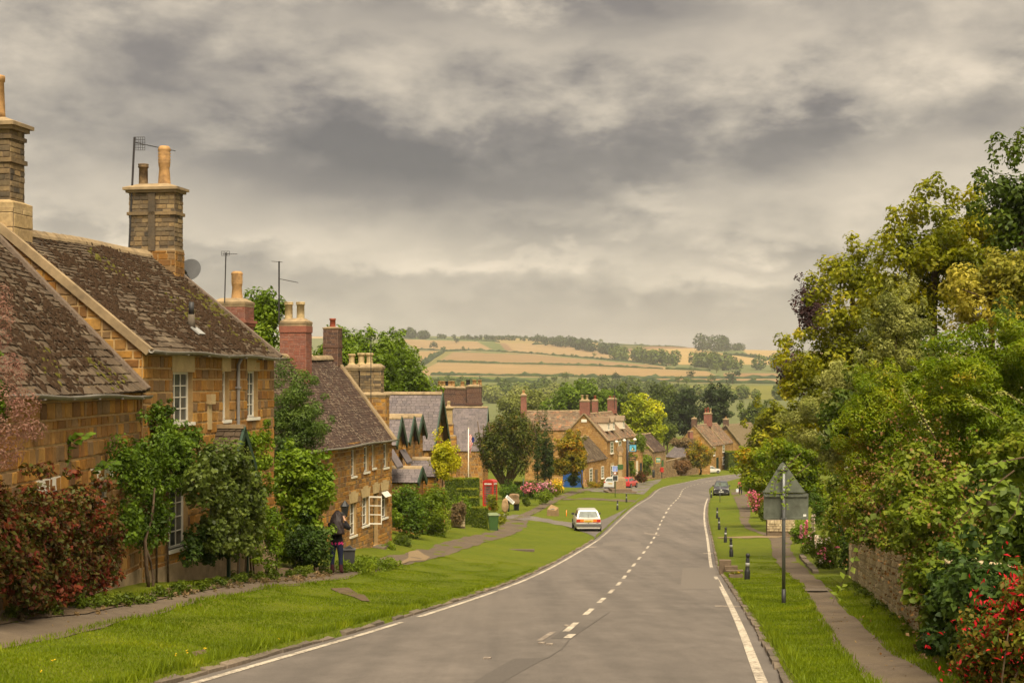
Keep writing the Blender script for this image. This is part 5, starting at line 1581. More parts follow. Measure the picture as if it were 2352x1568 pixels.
# flat-topped stone block beyond the ivy
FB = gable_house('stone_annexe', 'small flat ironstone annexe half covered by ivy', 'annexe', (1457, 1035), (1476, 1033), -11.0, 2.0, .35, -16.6, 34, **{**FAR, 'overhang': .05})
o = (FB.L * .62, FB.L * .9, .6, 3.6); slab(FB.front, *o, 0, .05).build('door', MAT['black_metal'], FB.root)
o = (FB.L * .18, FB.L * .42, 1.2, 4.0); slab(FB.front, *o, 0, .05).build('window', MAT['cream_paint'], FB.root)
BARN = gable_house('stone_barn', 'stone barn with steep tiled roof and green sign on its wall', 'barn', (1498.5, 1036), (1529, 1031.5), -12.4, 2.9, 2.85, -18.2, 35, **{**FAR, 'wall': 'ironstone_grey', 'tile': 'brown_tile', 'nsep': 40, 'ntile': 50})
slab(BARN.roof_front, -.1, .3, 0, BARN.RS, -.05, .12).build('coping', MAT['coping'], BARN.root)
LOW = gable_house('low_shed', 'low grey slate shed behind the garden wall', 'shed', (1530, 1047), (1582, 1051), -15.6, 2.6, 2.2, -20.5, 36, **{**FAR, 'tile': 'blue_slate', 'near_gable_stones': True, 'far_gable_stones': True, 'nsep': 0})
# garden wall beside the barn
gwa, gwb = P(1530, 1090, 287), P(1612, 1086, 318)
gd = gwb - gwa
GW = empty('garden_wall', (gwa.x, gwa.y, -19.6), math.atan2(gd.y, gd.x), 'long buff stone garden wall between the barn and the small tree', 'wall')
gl = math.hypot(gd.x, gd.y)
MB().box(0, gl, 0, .4, 0, 4.6).build('core', MAT['mortar_dark'], GW)
MB().box(-.05, gl + .05, -.08, .48, 4.6, 4.75).build('coping', MAT['coping'], GW)
emit(Panel((0, 0, 0), (1, 0, 0), (0, 0, 1), (0, -1, 0)), lay(4.6, lambda h: (0, gl), COURSE(.2, .3), COURSE(.3, .7), [], rgc), 'stone', 'ironstone_grey', GW, Matrix.Translation(GW.location) @ Matrix.Rotation(GW.rotation_euler[2], 4, 'Z'), .04, .02, 40, rgc)

HR = gable_house('stone_house', 'ironstone house with steep gable and three tall chimney pots', 'house', (1633, 1023), (1684, 1014.5), -14.5, 3.9, 4.4, -21.0, 37, **{**FAR, 'nsep': 60, 'ntile': 60})
fh = wall_uv(HR.root.location, HR.root.rotation_euler[2], -21.0)
for q in ((1637, 1642, 1026, 1046), (1659, 1664, 1022, 1038), (1659, 1664, 1048, 1066)):
    o = opening(fh, *q); window(HR.root, Panel(HR.front.pt(0, 0, .16), HR.front.ax, HR.front.up, HR.front.n), o, 2, 2, panes=False, fw=.14, bar=.08)
o = opening(fh, 1645, 1650, 1050, 1080); slab(HR.front, *o, 0, .06).build('door', MAT['green_paint'], HR.root)
slab(HR.roof_front, -.1, .35, 0, HR.RS, -.05, .12).build('coping', MAT['coping'], HR.root)
slab(HR.roof_front, HR.RL * .55, HR.RL * .55 + .35, 0, HR.RS, -.05, .16).build('coping', MAT['coping'], HR.root)
chimney(HR.root, HR.Mw, (.5, 3.9), PZ(985, 346) + 21, PZ(963, 346) + 21, .9, 1.1, 'brown_brick', rgc, (.1, .28), nsep=6, capo=.06, caph=.2, pots=[(0, 0, .2, .35, 'cream_pot', 'plain')])
chimney(HR.root, HR.Mw, (HR.L * .55, 3.6), PZ(980, 356) + 21, PZ(952, 356) + 21, 1.1, 1.7, 'red_brick', rgc, (.1, .28), nsep=10, capo=.1, caph=.25, pots=[(0, .6, .22, 1.0, 'red_pot', 'plain'), (0, 0, .22, 1.25, 'red_pot', 'plain'), (0, -.6, .22, 1.0, 'cream_pot', 'plain')])
chimney(LOW.root, LOW.Mw, (2.6, 4.2), 4.0, PZ(992, 320) + 20.5, .8, .8, 'red_brick', rgc, (.1, .28), nsep=6, capo=.06, caph=.15, pots=[])

# thatched house
HT = gable_house('thatched_house', 'ironstone house under a thick mossy thatched roof', 'house', (1706, 1030), (1760, 1022), -17.0, 4.4, 5.6, -23.0, 38, **{**FAR, 'front_tiles': False, 'ntile': 0, 'wall': 'ironstone_far'})
for pn, s_ in ((HT.roof_front, 1), (HT.roof_back, 1)):
    m = MB(); nx, ny = 26, 12
    rg = np.random.default_rng(9)
    vs_ = []
    for i in range(nx + 1):
        for j in range(ny + 1):
            vs_.append(pn.pt(-.3 + (HT.RL + .6) * i / nx, -.35 + (HT.RS + .45) * j / ny, .38 + .05 * rg.normal() - (.18 if j == 0 else 0)))
    fs = [(i * (ny + 1) + j, (i + 1) * (ny + 1) + j, (i + 1) * (ny + 1) + j + 1, i * (ny + 1) + j + 1) for i in range(nx) for j in range(ny)]
    m.add(vs_, fs)
    th = m.build('thatch', MAT['thatch'], HT.root, True)
    md = th.modifiers.new('thick', 'SOLIDIFY'); md.thickness = .4; md.offset = -1
chimney(HT.root, HT.Mw, (.4, 4.4), HT.H + 4.6, HT.H + 7.0, 1.0, 1.2, 'brown_brick', rgc, (.1, .28), nsep=6, capo=.08, caph=.25, pots=[(0, 0, .22, .5, 'clay_pot', 'plain')])
# ---------------------------------------------------------------- planting helper
COVER = 3.8


def yw(u, off):
    """depth of a point standing off metres out from the near cottages' front walls"""
    return (7.45 - off) * F / (CU - u) if u < 322 else (12.66 - off) * F / (1780 - u)


def hug(u0, u1, v0, v1, off=.35, ry=.45, step=34):
    """an outline against the cottage walls, cut into pieces that each stand at their own depth"""
    k = max(1, round((u1 - u0) / step)); w = (u1 - u0) / k; out = []
    for i in range(k):
        t = (i + .5) / k * 2 - 1; sh = .5 * (v1 - v0) * (1 - math.sqrt(max(.12, 1 - t * t * .8)))
        um = u0 + w * (i + .5)
        out.append((um - w * .75, um + w * .75, v0 + sh, v1 - sh, ry, yw(um, off)))
    return out


def veg(name, label, cat, Y, regs, n, size, leaf, seed, trunk=0.0, nclump=40, cr=None, spires=(), bark='bark', group=None, inner=.25, base=None, forks=6, stems=0, aspect=.55, jitter=.6, droop=0.0, flat=.9, root=None, part='crown', cin=.4, stem_r=.025, floor=False, trunk_top=None):
    """regs: outlines seen in the photo (u0,u1,v0,v1[,ry[,Y]]) turned into ellipsoids at their depth"""
    rng = np.random.default_rng(seed)
    ells = []
    for q in regs:
        yy = q[5] if len(q) > 5 else Y
        c = P((q[0] + q[1]) / 2, (q[2] + q[3]) / 2, yy); rx = (q[1] - q[0]) / 2 / F * yy; rz = (q[3] - q[2]) / 2 / F * yy
        ry = q[4] if len(q) > 4 and q[4] else max(.35, min(rx, rz) * .9)
        ells.append((np.array(c), (rx, ry, rz)))
    if root is None:
        if base is None:
            bx, by = float(ells[0][0][0]), float(ells[0][0][1]); base = Vector((bx, by, gz(bx, by)))
        root = empty(name, base, 0, label, cat, group)
    base = Vector(root.location); b = np.array(base)
    ells = [(c - b, r) for c, r in ells]
    if name in ('maple_tree', 'sycamore_tree', 'ash_tree', 'garden_tree'): flat, jitter, cin = .75, .45, .35; size *= 1.1
    if name in ('sorbaria_shrub', 'silver_tree', 'silver_shrub', 'bramble_thicket'): flat, jitter = .75, .45
    tot = sum(r[0] * r[2] for _, r in ells); cl = []
    for c, r in ells:
        k = max(4, int(nclump * r[0] * r[2] / tot)); rr = cr or min(r) * .42
        kk = np.array(r) - rr * .7; kk = np.maximum(kk, np.array(r) * .35)
        cl += clumps_in(c, kk, k, rr, rng, inner, 1.0, flat)
    for c, r in ells:                                   # loose sprays break the outline
        rr = (cr or min(r) * .42) * .5
        for _ in range(max(3, nclump // (3 * len(ells)))):
            d = rng.normal(0, 1, 3); d[2] = abs(d[2]) * .8 + d[2] * .2; d /= np.linalg.norm(d)
            cl.append((c + d * np.array(r) * rng.uniform(.92, 1.14), (rr, rr, rr * rng.uniform(.7, 1.5))))
    area = sum(math.pi * r[0] * r[2] for _, r in ells)
    need = COVER * area / (size * size * aspect * .5)
    if n < need: n = int(min(need, 42000))
    lack = COVER * area / (n * size * size * aspect * .5)
    if lack > 1.15: size *= math.sqrt(lack)
    for (u, v, w, h, *yy) in spires:
        y_ = yy[0] if yy else Y
        c = np.array(P(u, v, y_)) - b
        cl.append((c, (w / F * y_, w / F * y_, h / F * y_)))
    if trunk:
        c0, r0 = ells[0]
        tp = c0 + np.array([0, 0, r0[2] * .3]) if trunk_top is None else np.array(trunk_top)
        limb_mesh((0, 0, -.3), tp, trunk, forks, rng, r0[0] * .8).build('trunk', MAT[bark], root, True)
    if stems:
        for k in range(stems):
            c0, r0 = ells[rng.integers(len(ells))]
            x = c0[0] + rng.uniform(-.6, .6) * r0[0]; y_ = c0[1] + rng.uniform(-.5, .5) * r0[1]
            zb_ = gz(base.x + x * .8, base.y + y_) - base.z
            MB().tube([(x * .8, y_, zb_ - .1), (x * .9 + rng.normal(0, .08), y_, (zb_ + c0[2]) / 2), (x, y_, c0[2] + r0[2] * .3)], [stem_r, stem_r * .8, stem_r * .4], 5).build('stem', MAT[bark], root, True)
    if floor:
        zf = min(gz(base.x + c[0], base.y + c[1]) for c, _ in ells) - base.z
    foliage(part, cl, n, size, MAT[leaf], rng, root, cin, aspect, jitter, droop, zmin=(zf + .01) if floor else None)
    return root


def sprinkle(root, regs, Y, n, size, leaf, seed, part='flowers', aspect=.8, inner=.85, droop=0.0, jitter=.8):
    """blossoms or seed heads on the skin of a plant"""
    rng = np.random.default_rng(seed); b = np.array(root.location); cl = []
    for q in regs:
        yy = q[5] if len(q) > 5 else Y
        c = np.array(P((q[0] + q[1]) / 2, (q[2] + q[3]) / 2, yy)) - b
        rx = (q[1] - q[0]) / 2 / F * yy; rz = (q[3] - q[2]) / 2 / F * yy; ry = q[4] if len(q) > 4 and q[4] else max(.3, min(rx, rz) * .9)
        cl += [(c + d, (.12 * size / .05, .12 * size / .05, .12 * size / .05)) for d in [np.array(x) for x in (rng.normal(0, 1, (max(3, n // 9), 3)) * np.array((rx, ry, rz)) * .55)]]
    o = foliage(part, cl, n, size, MAT[leaf], rng, root, .2, aspect, jitter, droop)
    return o


# ---------------------------------------------------------------- trees and shrubs above the rubble wall
veg('maple_tree', 'dark green maple rising highest at the edge of the tree belt', 'tree', 50, [(2240, 2430, 340, 640), (2290, 2470, 500, 860)], 9000, .17, 'leaf_maple_dark', 201, .22, 60, .55, [(2290, 345, 26, 50), (2330, 350, 24, 46), (2262, 420, 24, 40), (2350, 330, 20, 46)], base=Vector((17.4, 50, gz(17.4, 50))))
veg('maple_tree', 'broad yellowing maple in the middle of the tree belt', 'tree', 58, [(2010, 2290, 440, 760), (1960, 2180, 590, 860), (2150, 2330, 450, 700)], 21000, .165, 'leaf_maple', 202, .25, 120, .55, [(2147, 425, 26, 34), (2125, 440, 30, 30), (2185, 450, 26, 26), (2245, 440, 28, 30), (2075, 500, 24, 26), (2045, 505, 16, 34), (2100, 470, 30, 24)])
veg('maple_tree', 'yellow-green maple bulging out at the end of the tree belt', 'tree', 66, [(1850, 2070, 560, 820), (1780, 1980, 720, 1010), (1880, 2090, 700, 980)], 22000, .165, 'leaf_maple', 203, .25, 120, .6, [(1955, 555, 22, 26), (1975, 575, 30, 22), (1860, 640, 18, 20), (1900, 610, 30, 26), (1800, 780, 26, 18), (2015, 560, 30, 22)])
veg('maple_tree', 'pale golden variegated maple behind the orange tipped shrubs', 'tree', 46, [(2150, 2400, 590, 800), (2240, 2420, 560, 720)], 11000, .13, 'leaf_gold', 204, .18, 70, .4)
veg('copper_tree', 'dark purple leaved tree peeping out behind the yellow-green maple', 'tree', 92, [(1820, 1910, 625, 800), (1785, 1850, 790, 930)], 3600, .2, 'leaf_purple', 205, 0, 40, .7)
veg('dark_backing', 'added dark foliage putting shade into the gaps behind the ferny shrubs', 'tree', 53, [(1930, 2420, 760, 1230, 1.6), (1850, 2100, 860, 1240, 1.5), (2150, 2480, 700, 1180, 1.6, 42), (2240, 2480, 1000, 1400, 1.2, 30)], 26000, .2, 'leaf_maple_dark', 199, .2, 120, .7)  # backing foliage added so the gaps between the crowns read dark
veg('silver_tree', 'upright silvery leaved tree before the maples', 'tree', 47, [(1975, 2140, 690, 890), (2010, 2100, 640, 800)], 12000, .10, 'leaf_silver', 206, .10, 60, .3, [(2098, 650, 14, 26), (2060, 680, 16, 26), (2035, 700, 14, 24), (1990, 720, 14, 18), (2120, 700, 12, 24)], aspect=.34)
veg('silver_shrub', 'spreading silvery grey shrub below the yellow-green maple', 'shrub', 56, [(1790, 1980, 880, 1060), (1880, 2010, 800, 980), (1860, 1990, 960, 1110)], 17000, .11, 'leaf_silver', 207, 0, 70, .4, aspect=.36)
veg('sorbaria_shrub', 'ferny green shrub tipped with orange beside the road sign', 'shrub', 44, [(1900, 2140, 870, 1160), (1930, 2180, 820, 1040), (1900, 2040, 1060, 1230)], 26000, .095, 'leaf_fern', 208, 0, 120, .36, aspect=.34)
veg('sorbaria_shrub', 'ferny green shrub tipped with orange below the golden maple', 'shrub', 38, [(2060, 2380, 760, 1060), (2140, 2420, 860, 1140), (2230, 2440, 720, 960)], 30000, .09, 'leaf_fern', 209, 0, 130, .34, aspect=.34)
def uw(Y): return 1809.6 + 7380 / Y
_br = [(uw(y_) - (40 + 900 / y_), uw(y_) + w - 30, v0, v1, ry, y_ - .3) for y_, w, v0, v1, ry in ((44, 90, 1130, 1262, .8), (40, 100, 1100, 1275, .7), (36, 110, 1060, 1290, .7), (33, 120, 1030, 1305, .65), (30.5, 130, 1010, 1325, .6), (28.5, 140, 1000, 1340, .5), (26.7, 140, 1000, 1362, .5), (25.2, 150, 1000, 1385, .45), (23.8, 150, 1010, 1430, .45), (22.5, 140, 1020, 1480, .4), (21.3, 110, 1080, 1500, .4), (20.2, 70, 1280, 1530, .35))] + [(2240, 2420, 985, 1130, .8, 23), (2300, 2460, 940, 1090, .8, 24), (2180, 2300, 1340, 1480, .3, 18.2)]
BR = veg('bramble_thicket', 'tangled bramble thicket spilling over the rubble wall', 'bramble', 30, _br, 34000, .085, 'leaf_bramble', 210, 0, 150, .26, base=Vector((8.2, 31, gz(8.2, 31))), aspect=.7)
sprinkle(BR, _br[:12], 30, 2600, .045, 'leaf_seedhead', 211, 'seed_heads')
_iv = [(uw(y_) - 1250 / y_, uw(y_) + 60, v0, 1600, .35, y_ - .25) for y_, v0 in ((20.4, 1270), (19.2, 1250), (18.0, 1240), (16.9, 1230), (15.9, 1230), (15.0, 1240))]
veg('ivy_mound', 'ivy and bramble in shade-dark leaf colour burying the near end of the rubble wall', 'climber', 18, _iv, 12000, .085, 'leaf_green_dark', 219, 0, 80, .22, base=Vector((5.0, 17.5, gz(5.0, 17.5))), aspect=.7)  # dark leaf colour puts the shade of the hollow into the plant
# big leaved hazel sprays hanging out of it
def spray(label, pts, Y, size, leaf, seed, n=16, name='hazel_spray', bark='bark', cat='branch', r=.012, spread=.07):
    rng = np.random.default_rng(seed)
    pp = [P(u, v, Y + .0) for u, v in pts]
    root = empty(name, pp[0], 0, label, cat)
    b = Vector(pp[0])
    MB().tube([p - b for p in pp], [r * (1 - .7 * i / (len(pp) - 1)) for i in range(len(pp))], 5).build('twig', MAT[bark], root)
    V, Q, k0 = [], [], 0
    for i in range(n):
        t = .12 + .88 * i / n; seg = min(int(t * (len(pp) - 1)), len(pp) - 2); q = t * (len(pp) - 1) - seg
        c = (pp[seg].lerp(pp[seg + 1], q) - b)
        for s in (-1, 1):
            ctr = np.array([[c.x + s * spread * rng.uniform(.6, 1.2), c.y + rng.normal(0, spread * .6), c.z + rng.normal(0, .02) - .01]])
            v, f = leaf_cloud(ctr, np.array([[.1, -.5, .8]]), size, rng, .72, .25)
            V.append(v); Q.append(f + k0); k0 += 4
    me = np_mesh('leaves', np.concatenate(V), np.concatenate(Q))
    link('leaves', me, root, MAT[leaf])
    return root
spray('long bramble runner dangling over the footpath', [(2030, 1160), (2000, 1190), (1985, 1230), (1955, 1300), (1930, 1345), (1912, 1385)], 27, .13, 'leaf_hazel', 301, 12)
spray('large leaved hazel spray low over the dark hollow', [(2330, 1080), (2290, 1110), (2250, 1150), (2215, 1180), (2180, 1215), (2160, 1260)], 22, .16, 'leaf_hazel', 302, 18)
spray('upper hazel spray with broad pale leaves', [(2352, 1050), (2300, 1060), (2250, 1075), (2205, 1098), (2170, 1130)], 22.5, .15, 'leaf_hazel', 303, 15)
spray('hazel spray hanging beside the fuchsia', [(2345, 1130), (2330, 1180), (2290, 1230), (2255, 1275), (2235, 1300)], 21.5, .14, 'leaf_hazel', 304, 14)
for i, (a, lab) in enumerate((([(2150, 1010), (2120, 960), (2085, 905), (2075, 880)], 'pale bare sprig standing out of the bramble'), ([(2300, 960), (2270, 940), (2235, 925), (2225, 905)], 'pale twig arching above the bramble'), ([(2352, 930), (2320, 905), (2290, 900)], 'short pale twig at the top of the bramble'))):
    spray(lab, a, 28, .05, 'leaf_silver', 310 + i, 26, spread=.035, name='bramble_shoot', cat='branch')
spray('leafy twig drooping across the back of the road sign', [(1840, 1040), (1815, 1062), (1795, 1085), (1780, 1110), (1775, 1140)], G(1800, 1385).y - .5, .085, 'leaf_hazel', 315, 22, spread=.05, name='drooping_twig')
spray('second leafy twig crossing the back of the road sign', [(1860, 1065), (1835, 1085), (1815, 1105), (1800, 1135), (1806, 1175)], G(1800, 1385).y - .45, .085, 'leaf_hazel', 316, 20, spread=.05, name='drooping_twig')
_fu = [(2195, 2330, 1400, 1640, .4, 13.8), (2270, 2420, 1340, 1600, .4, 13.4), (2310, 2400, 1320, 1450, .3, 13.4)]
FU = veg('fuchsia_bush', 'fuchsia bush hung with red flowers beside the path', 'shrub', 17.6, _fu, 11000, .052, 'leaf_fuchsia', 220, 0, 70, .16, base=Vector((4.25, 13.6, gz(4.25, 13.6))), stems=5, stem_r=.012)
sprinkle(FU, _fu, 17.6, 1500, .05, 'petal_red', 221, 'flowers', .4, droop=1.2)

# rubble wall
ang_w = math.atan2(1, .176); wx0, wy0, wy1 = 2.05 + .176 * 16.5, 16.5, 49.5
Lw = (wy1 - wy0) / math.sin(ang_w); za, zb2 = gz(wx0, wy0) - .1, gz(2.05 + .176 * wy1, wy1) - .1
RWL = empty('rubble_wall', (wx0, wy0, za), ang_w, 'buff rubble stone garden wall under the brambles', 'wall')
slope_w = (zb2 - za) / Lw
axw = Vector((-1, 0, -slope_w)).normalized(); upw = Vector((slope_w, 0, -1)).normalized() * -1
upw = Vector((-slope_w, 0, 1)).normalized()
pw = Panel((Lw, .02, zb2 - za), axw, upw, (0, 1, 0))
Ls = math.hypot(Lw, zb2 - za); Hw = 1.15
cm = MB(); vs_ = [pw.pt(s, h, d) for d in (-.4, 0) for s, h in ((0, -.3), (Ls, -.3), (Ls, Hw), (0, Hw))]
cm.add(vs_, [(3, 2, 1, 0), (4, 5, 6, 7), (0, 1, 5, 4), (1, 2, 6, 5), (2, 3, 7, 6), (3, 0, 4, 7)])
cmo = cm.build('core', MAT['render_plinth'], RWL)
MWw = Matrix.Translation(RWL.location) @ Matrix.Rotation(ang_w, 4, 'Z')
emit(pw, lay(Hw, lambda h: (0, Ls), COURSE(.07, .16), COURSE(.14, .36), [], rgc), 'stone', 'wall_rubble', cmo, MWw, .045, .014, 290, rgc)
pe = Panel((Lw, .02 - .4, zb2 - za), (0, 1, 0), upw, (1, 0, -slope_w))
# coping stones on edge
for s0, s1, _, _ in lay(1, lambda h: (0, Ls), lambda h, r: 1.0, COURSE(.12, .26), [], rgc):
    o = slab(pw, s0, s1 - .015, Hw, Hw + rgc.uniform(.10, .17), -.42, .04).build('coping_stone', MAT['wall_rubble'], RWL)
MB().box(Lw - .5, Lw + .05, -.42, .12, zb2 - za - .2, zb2 - za + 1.32).build('end_pier', MAT['wall_rubble'], RWL)
veg('laurel_bush', 'dark bush behind the end of the rubble wall', 'shrub', 51.5, [(1925, 2010, 1180, 1320, .7)], 4200, .11, 'leaf_green_dark', 222, 0, 30, .3, stems=3)

# garden borders further down that side
veg('garden_tree', 'olive green garden tree behind the road sign', 'tree', 98, [(1740, 1900, 960, 1150), (1690, 1800, 1010, 1150, 2, 104), (1800, 1920, 1000, 1200)], 16000, .19, 'leaf_fern', 223, .14, 90, .6)
veg('sycamore_tree', 'yellow-green sycamore leaning over the far footpath', 'tree', 132, [(1705, 1800, 930, 1110), (1695, 1760, 1000, 1140), (1750, 1860, 900, 1080)], 15000, .27, 'leaf_maple', 224, .2, 80, .8, base=Vector((22.6, 133, gz(22.6, 133))))
veg('dark_shrub', 'dark green shrub at the foot of the sycamore', 'shrub', 128, [(1712, 1770, 1080, 1150, 1.0)], 3000, .2, 'leaf_green_dark', 225, 0, 24, .5)
_hy = [(1722, 1756, 1130, 1180, .8)]
HYD = veg('hydrangea_bush', 'pink flowering bush beside the far footpath', 'shrub', 118, _hy, 2600, .14, 'leaf_rowan', 226, 0, 20, .4)
sprinkle(HYD, [(1722, 1750, 1128, 1160, .7)], 118, 500, .16, 'petal_pink', 227)
veg('round_bush', 'small round clipped bush beside the pink flowering bush', 'shrub', 112, [(1742, 1768, 1158, 1196, .6)], 2200, .11, 'leaf_hedge', 228, 0, 16, .3, cin=.7)
for i, (u0, u1, v0, v1, Y_, lf, n, lab) in enumerate([
        (1815, 1860, 1190, 1262, 82, 'leaf_green_fresh', 3200, 'fresh green perennials beside the gravel crossing'),
        (1836, 1890, 1215, 1290, 70, 'leaf_ivy', 3600, 'leafy perennials in the cottage border'),
        (1868, 1925, 1225, 1325, 58, 'leaf_bramble', 5200, 'tall mixed perennials at the near end of the border'),
        (1890, 1950, 1150, 1300, 62, 'leaf_fern', 5200, 'tall ochre stems at the back of the border'),
        (1850, 1900, 1120, 1220, 88, 'leaf_green', 3400, 'dark green bush behind the border')]):
    b = veg('border_plants', lab, 'flower bed', Y_, [(u0, u1, v0, v1, .5)], n, .085, lf, 230 + i, 0, 30, .22, floor=False, group='plants of the cottage border')
    if i in (1, 2):
        sprinkle(b, [(u0 + 5, u1 - 8, v0 + 5, v1 - 15, .5)], Y_, 60, .10, 'petal_pink', 240 + i); sprinkle(b, [(u0 + 5, u1 - 8, v0 + 15, v1 - 10, .5)], Y_, 60, .08, 'petal_white', 245 + i, 'white_flowers')
for i, (u, v0, v1, Y_, pet, lab) in enumerate(((1852, 1195, 1250, 74, 'petal_pink', 'pink hollyhock spire in the border'), (1868, 1180, 1262, 70, 'petal_white', 'pale hollyhock spire beside the pink one'), (1876, 1230, 1275, 64, 'petal_white', 'white phlox in the border'), (1840, 1205, 1260, 78, 'petal_mauve', 'mauve lupin spire in the border'))):
    q = P(u, v1, Y_); r = empty('hollyhock', q, 0, lab, 'flower')
    h = PZ(v0, Y_) - q.z
    MB().tube([(0, 0, -.3), (.02, 0, h * .5), (0, 0, h)], .015, 5).build('stem', MAT['leaf_green'], r)
    foliage('blossom', [(np.array((0, 0, h * t)), (.09, .09, .09)) for t in (.5, .62, .74, .86, .96)], 90, .09, MAT[pet], np.random.default_rng(250 + i), r, .2, .9)
# edging stones of the border
eb = empty('border_edging', G(1880, 1305), 0, 'row of stones edging the cottage border', 'edging')
for k in range(14):
    t = k / 13; u = 1842 + (1873 - 1842) * t; v = 1282 + (1316 - 1282) * t
    p = G(u, v) - eb.location; MB().box(-.10, .10, -.28, .28, -.05, .12 + rgc.uniform(-.02, .03)).build('edging_stone', MAT['kerb_stone'], eb, loc=p, rotz=-.15 + rgc.uniform(-.1, .1))

# ---------------------------------------------------------------- planting in front of the cottages
SM = veg('smoke_bush', 'smoke bush with hazy pink plumes at the corner of the low cottage', 'shrub', 20.5, [(-210, 10, 700, 1120, .7), (-200, 40, 820, 1080, .6)], 5000, .085, 'leaf_green', 400, 0, 40, .2, base=Vector((-7.0, 20.6, gz(-7.0, 20.6))))
foliage('plumes', [(np.array(P(u, v, 20.2)) - np.array(SM.location), (w / F * 20, w / F * 20, h / F * 20)) for u, v, w, h in ((-5, 680, 34, 34), (14, 720, 24, 30), (-10, 770, 40, 40), (20, 835, 40, 26), (5, 900, 50, 46), (50, 930, 46, 40), (20, 985, 60, 46), (70, 985, 40, 30), (40, 860, 28, 16), (0, 1040, 60, 40))], 4200, .045, MAT['leaf_smoke'], np.random.default_rng(401), SM, .15, .35)
_rb = hug(-60, 265, 1090, 1425, .55, .6)
veg('cotoneaster_bush', 'large bush of dark red autumn leaves against the low cottage', 'shrub', 24, _rb, 26000, .085, 'leaf_redbush', 402, 0, 150, .24, base=Vector((-6.9, 24, gz(-6.9, 24))), stems=3, stem_r=.018, spires=[(100, 1078, 26, 22, yw(100, .5)), (170, 1085, 24, 16, yw(170, .5)), (60, 1080, 18, 18, yw(60, .5)), (235, 1110, 30, 24, yw(235, .5)), (262, 1150, 16, 20, yw(262, .5))])
spray('glossy laurel shoot on the wall of the low cottage', [(128, 1090), (138, 1060), (150, 1035), (165, 1012), (190, 1000), (208, 994)], 26.2, .17, 'leaf_green', 403, 12, name='laurel_shoot', spread=.09)
spray('second laurel shoot leaning towards the climbing rose', [(190, 1100), (215, 1078), (240, 1066), (268, 1058)], 27.6, .15, 'leaf_green', 404, 10, name='laurel_shoot', spread=.09)
_cl = hug(262, 432, 950, 1190, .35, .4) + hug(270, 385, 1120, 1290, .35, .35) + hug(370, 455, 960, 1070, .3, .3)
CLB = veg('climbing_rose', 'climbing rose with two thin dark trunks against the tall cottage', 'climber', 31.8, _cl, 15000, .075, 'leaf_green', 405, 0, 110, .24, base=G(345, 1374), aspect=.6)
b_ = Vector(CLB.location)
MB().tube([P(346, 1378, yw(346, .55)) - b_, P(337, 1310, yw(337, .55)) - b_, P(333, 1240, yw(333, .55)) - b_, P(350, 1190, yw(350, .55)) - b_, P(355, 1120, yw(355, .55)) - b_], [.045, .038, .034, .03, .02], 7).build('trunk', MAT['bark'], CLB, True)
MB().tube([P(347, 1378, yw(347, .55)) - b_, P(353, 1330, yw(353, .55)) - b_, P(346, 1290, yw(346, .55)) - b_, P(337, 1262, yw(337, .55)) - b_], [.032, .03, .026, .022], 7).build('trunk', MAT['bark'], CLB, True)
veg('ivy_strand', 'strand of ivy climbing beside the upper casement window', 'climber', 32.6, hug(345, 400, 915, 1030, .12, .15), 1600, .07, 'leaf_green', 406, 0, 20, .12, stems=2)
veg('lilac_bush', 'dusty green lilac bush hiding the little porch', 'shrub', 34.4, hug(435, 595, 1020, 1240, .9, .4) + hug(470, 600, 1100, 1320, .8, .35) + hug(455, 560, 1000, 1130, .9, .3), 11000, .105, 'leaf_lilac', 407, 0, 80, .26, stems=2, aspect=.62, base=G(520, 1325))
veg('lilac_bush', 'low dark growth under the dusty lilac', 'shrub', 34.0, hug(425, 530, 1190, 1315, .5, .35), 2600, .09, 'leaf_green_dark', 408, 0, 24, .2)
veg('yellowing_shrub', 'thin yellow-green shrub between the lilac and the downpipe', 'shrub', 36.6, hug(570, 640, 1070, 1325, .5, .35) + hug(565, 622, 960, 1110, .3, .25), 5200, .075, 'leaf_green_fresh', 409, 0, 50, .2, stems=3, base=G(600, 1330))
veg('philadelphus_bush', 'tall leafy bush beside the woman at the cottage corner', 'shrub', 42.6, [(610, 770, 1020, 1200, .7), (615, 765, 1130, 1325, .5), (690, 775, 1080, 1180, .5)], 17000, .11, 'leaf_green_fresh', 410, 0, 100, .34, stems=3, aspect=.65, base=G(690, 1325))
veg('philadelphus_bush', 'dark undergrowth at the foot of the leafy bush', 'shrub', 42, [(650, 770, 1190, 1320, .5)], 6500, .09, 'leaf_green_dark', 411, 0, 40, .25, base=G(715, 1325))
veg('conifer', 'blue-green conifer between the two cottages', 'tree', 45.5, [(618, 745, 850, 1030, .7), (625, 765, 920, 1050, .6), (618, 700, 960, 1120, .6)], 14000, .085, 'leaf_conifer', 412, .08, 70, .3, [(655, 842, 26, 26), (690, 870, 34, 24), (730, 985, 34, 16), (640, 870, 20, 30)], aspect=.3)
veg('wall_climber', 'dark climber filling the gap beside the tall cottage', 'climber', 44.5, [(618, 690, 1000, 1130, .5)], 4200, .08, 'leaf_green_dark', 413, 0, 30, .25)


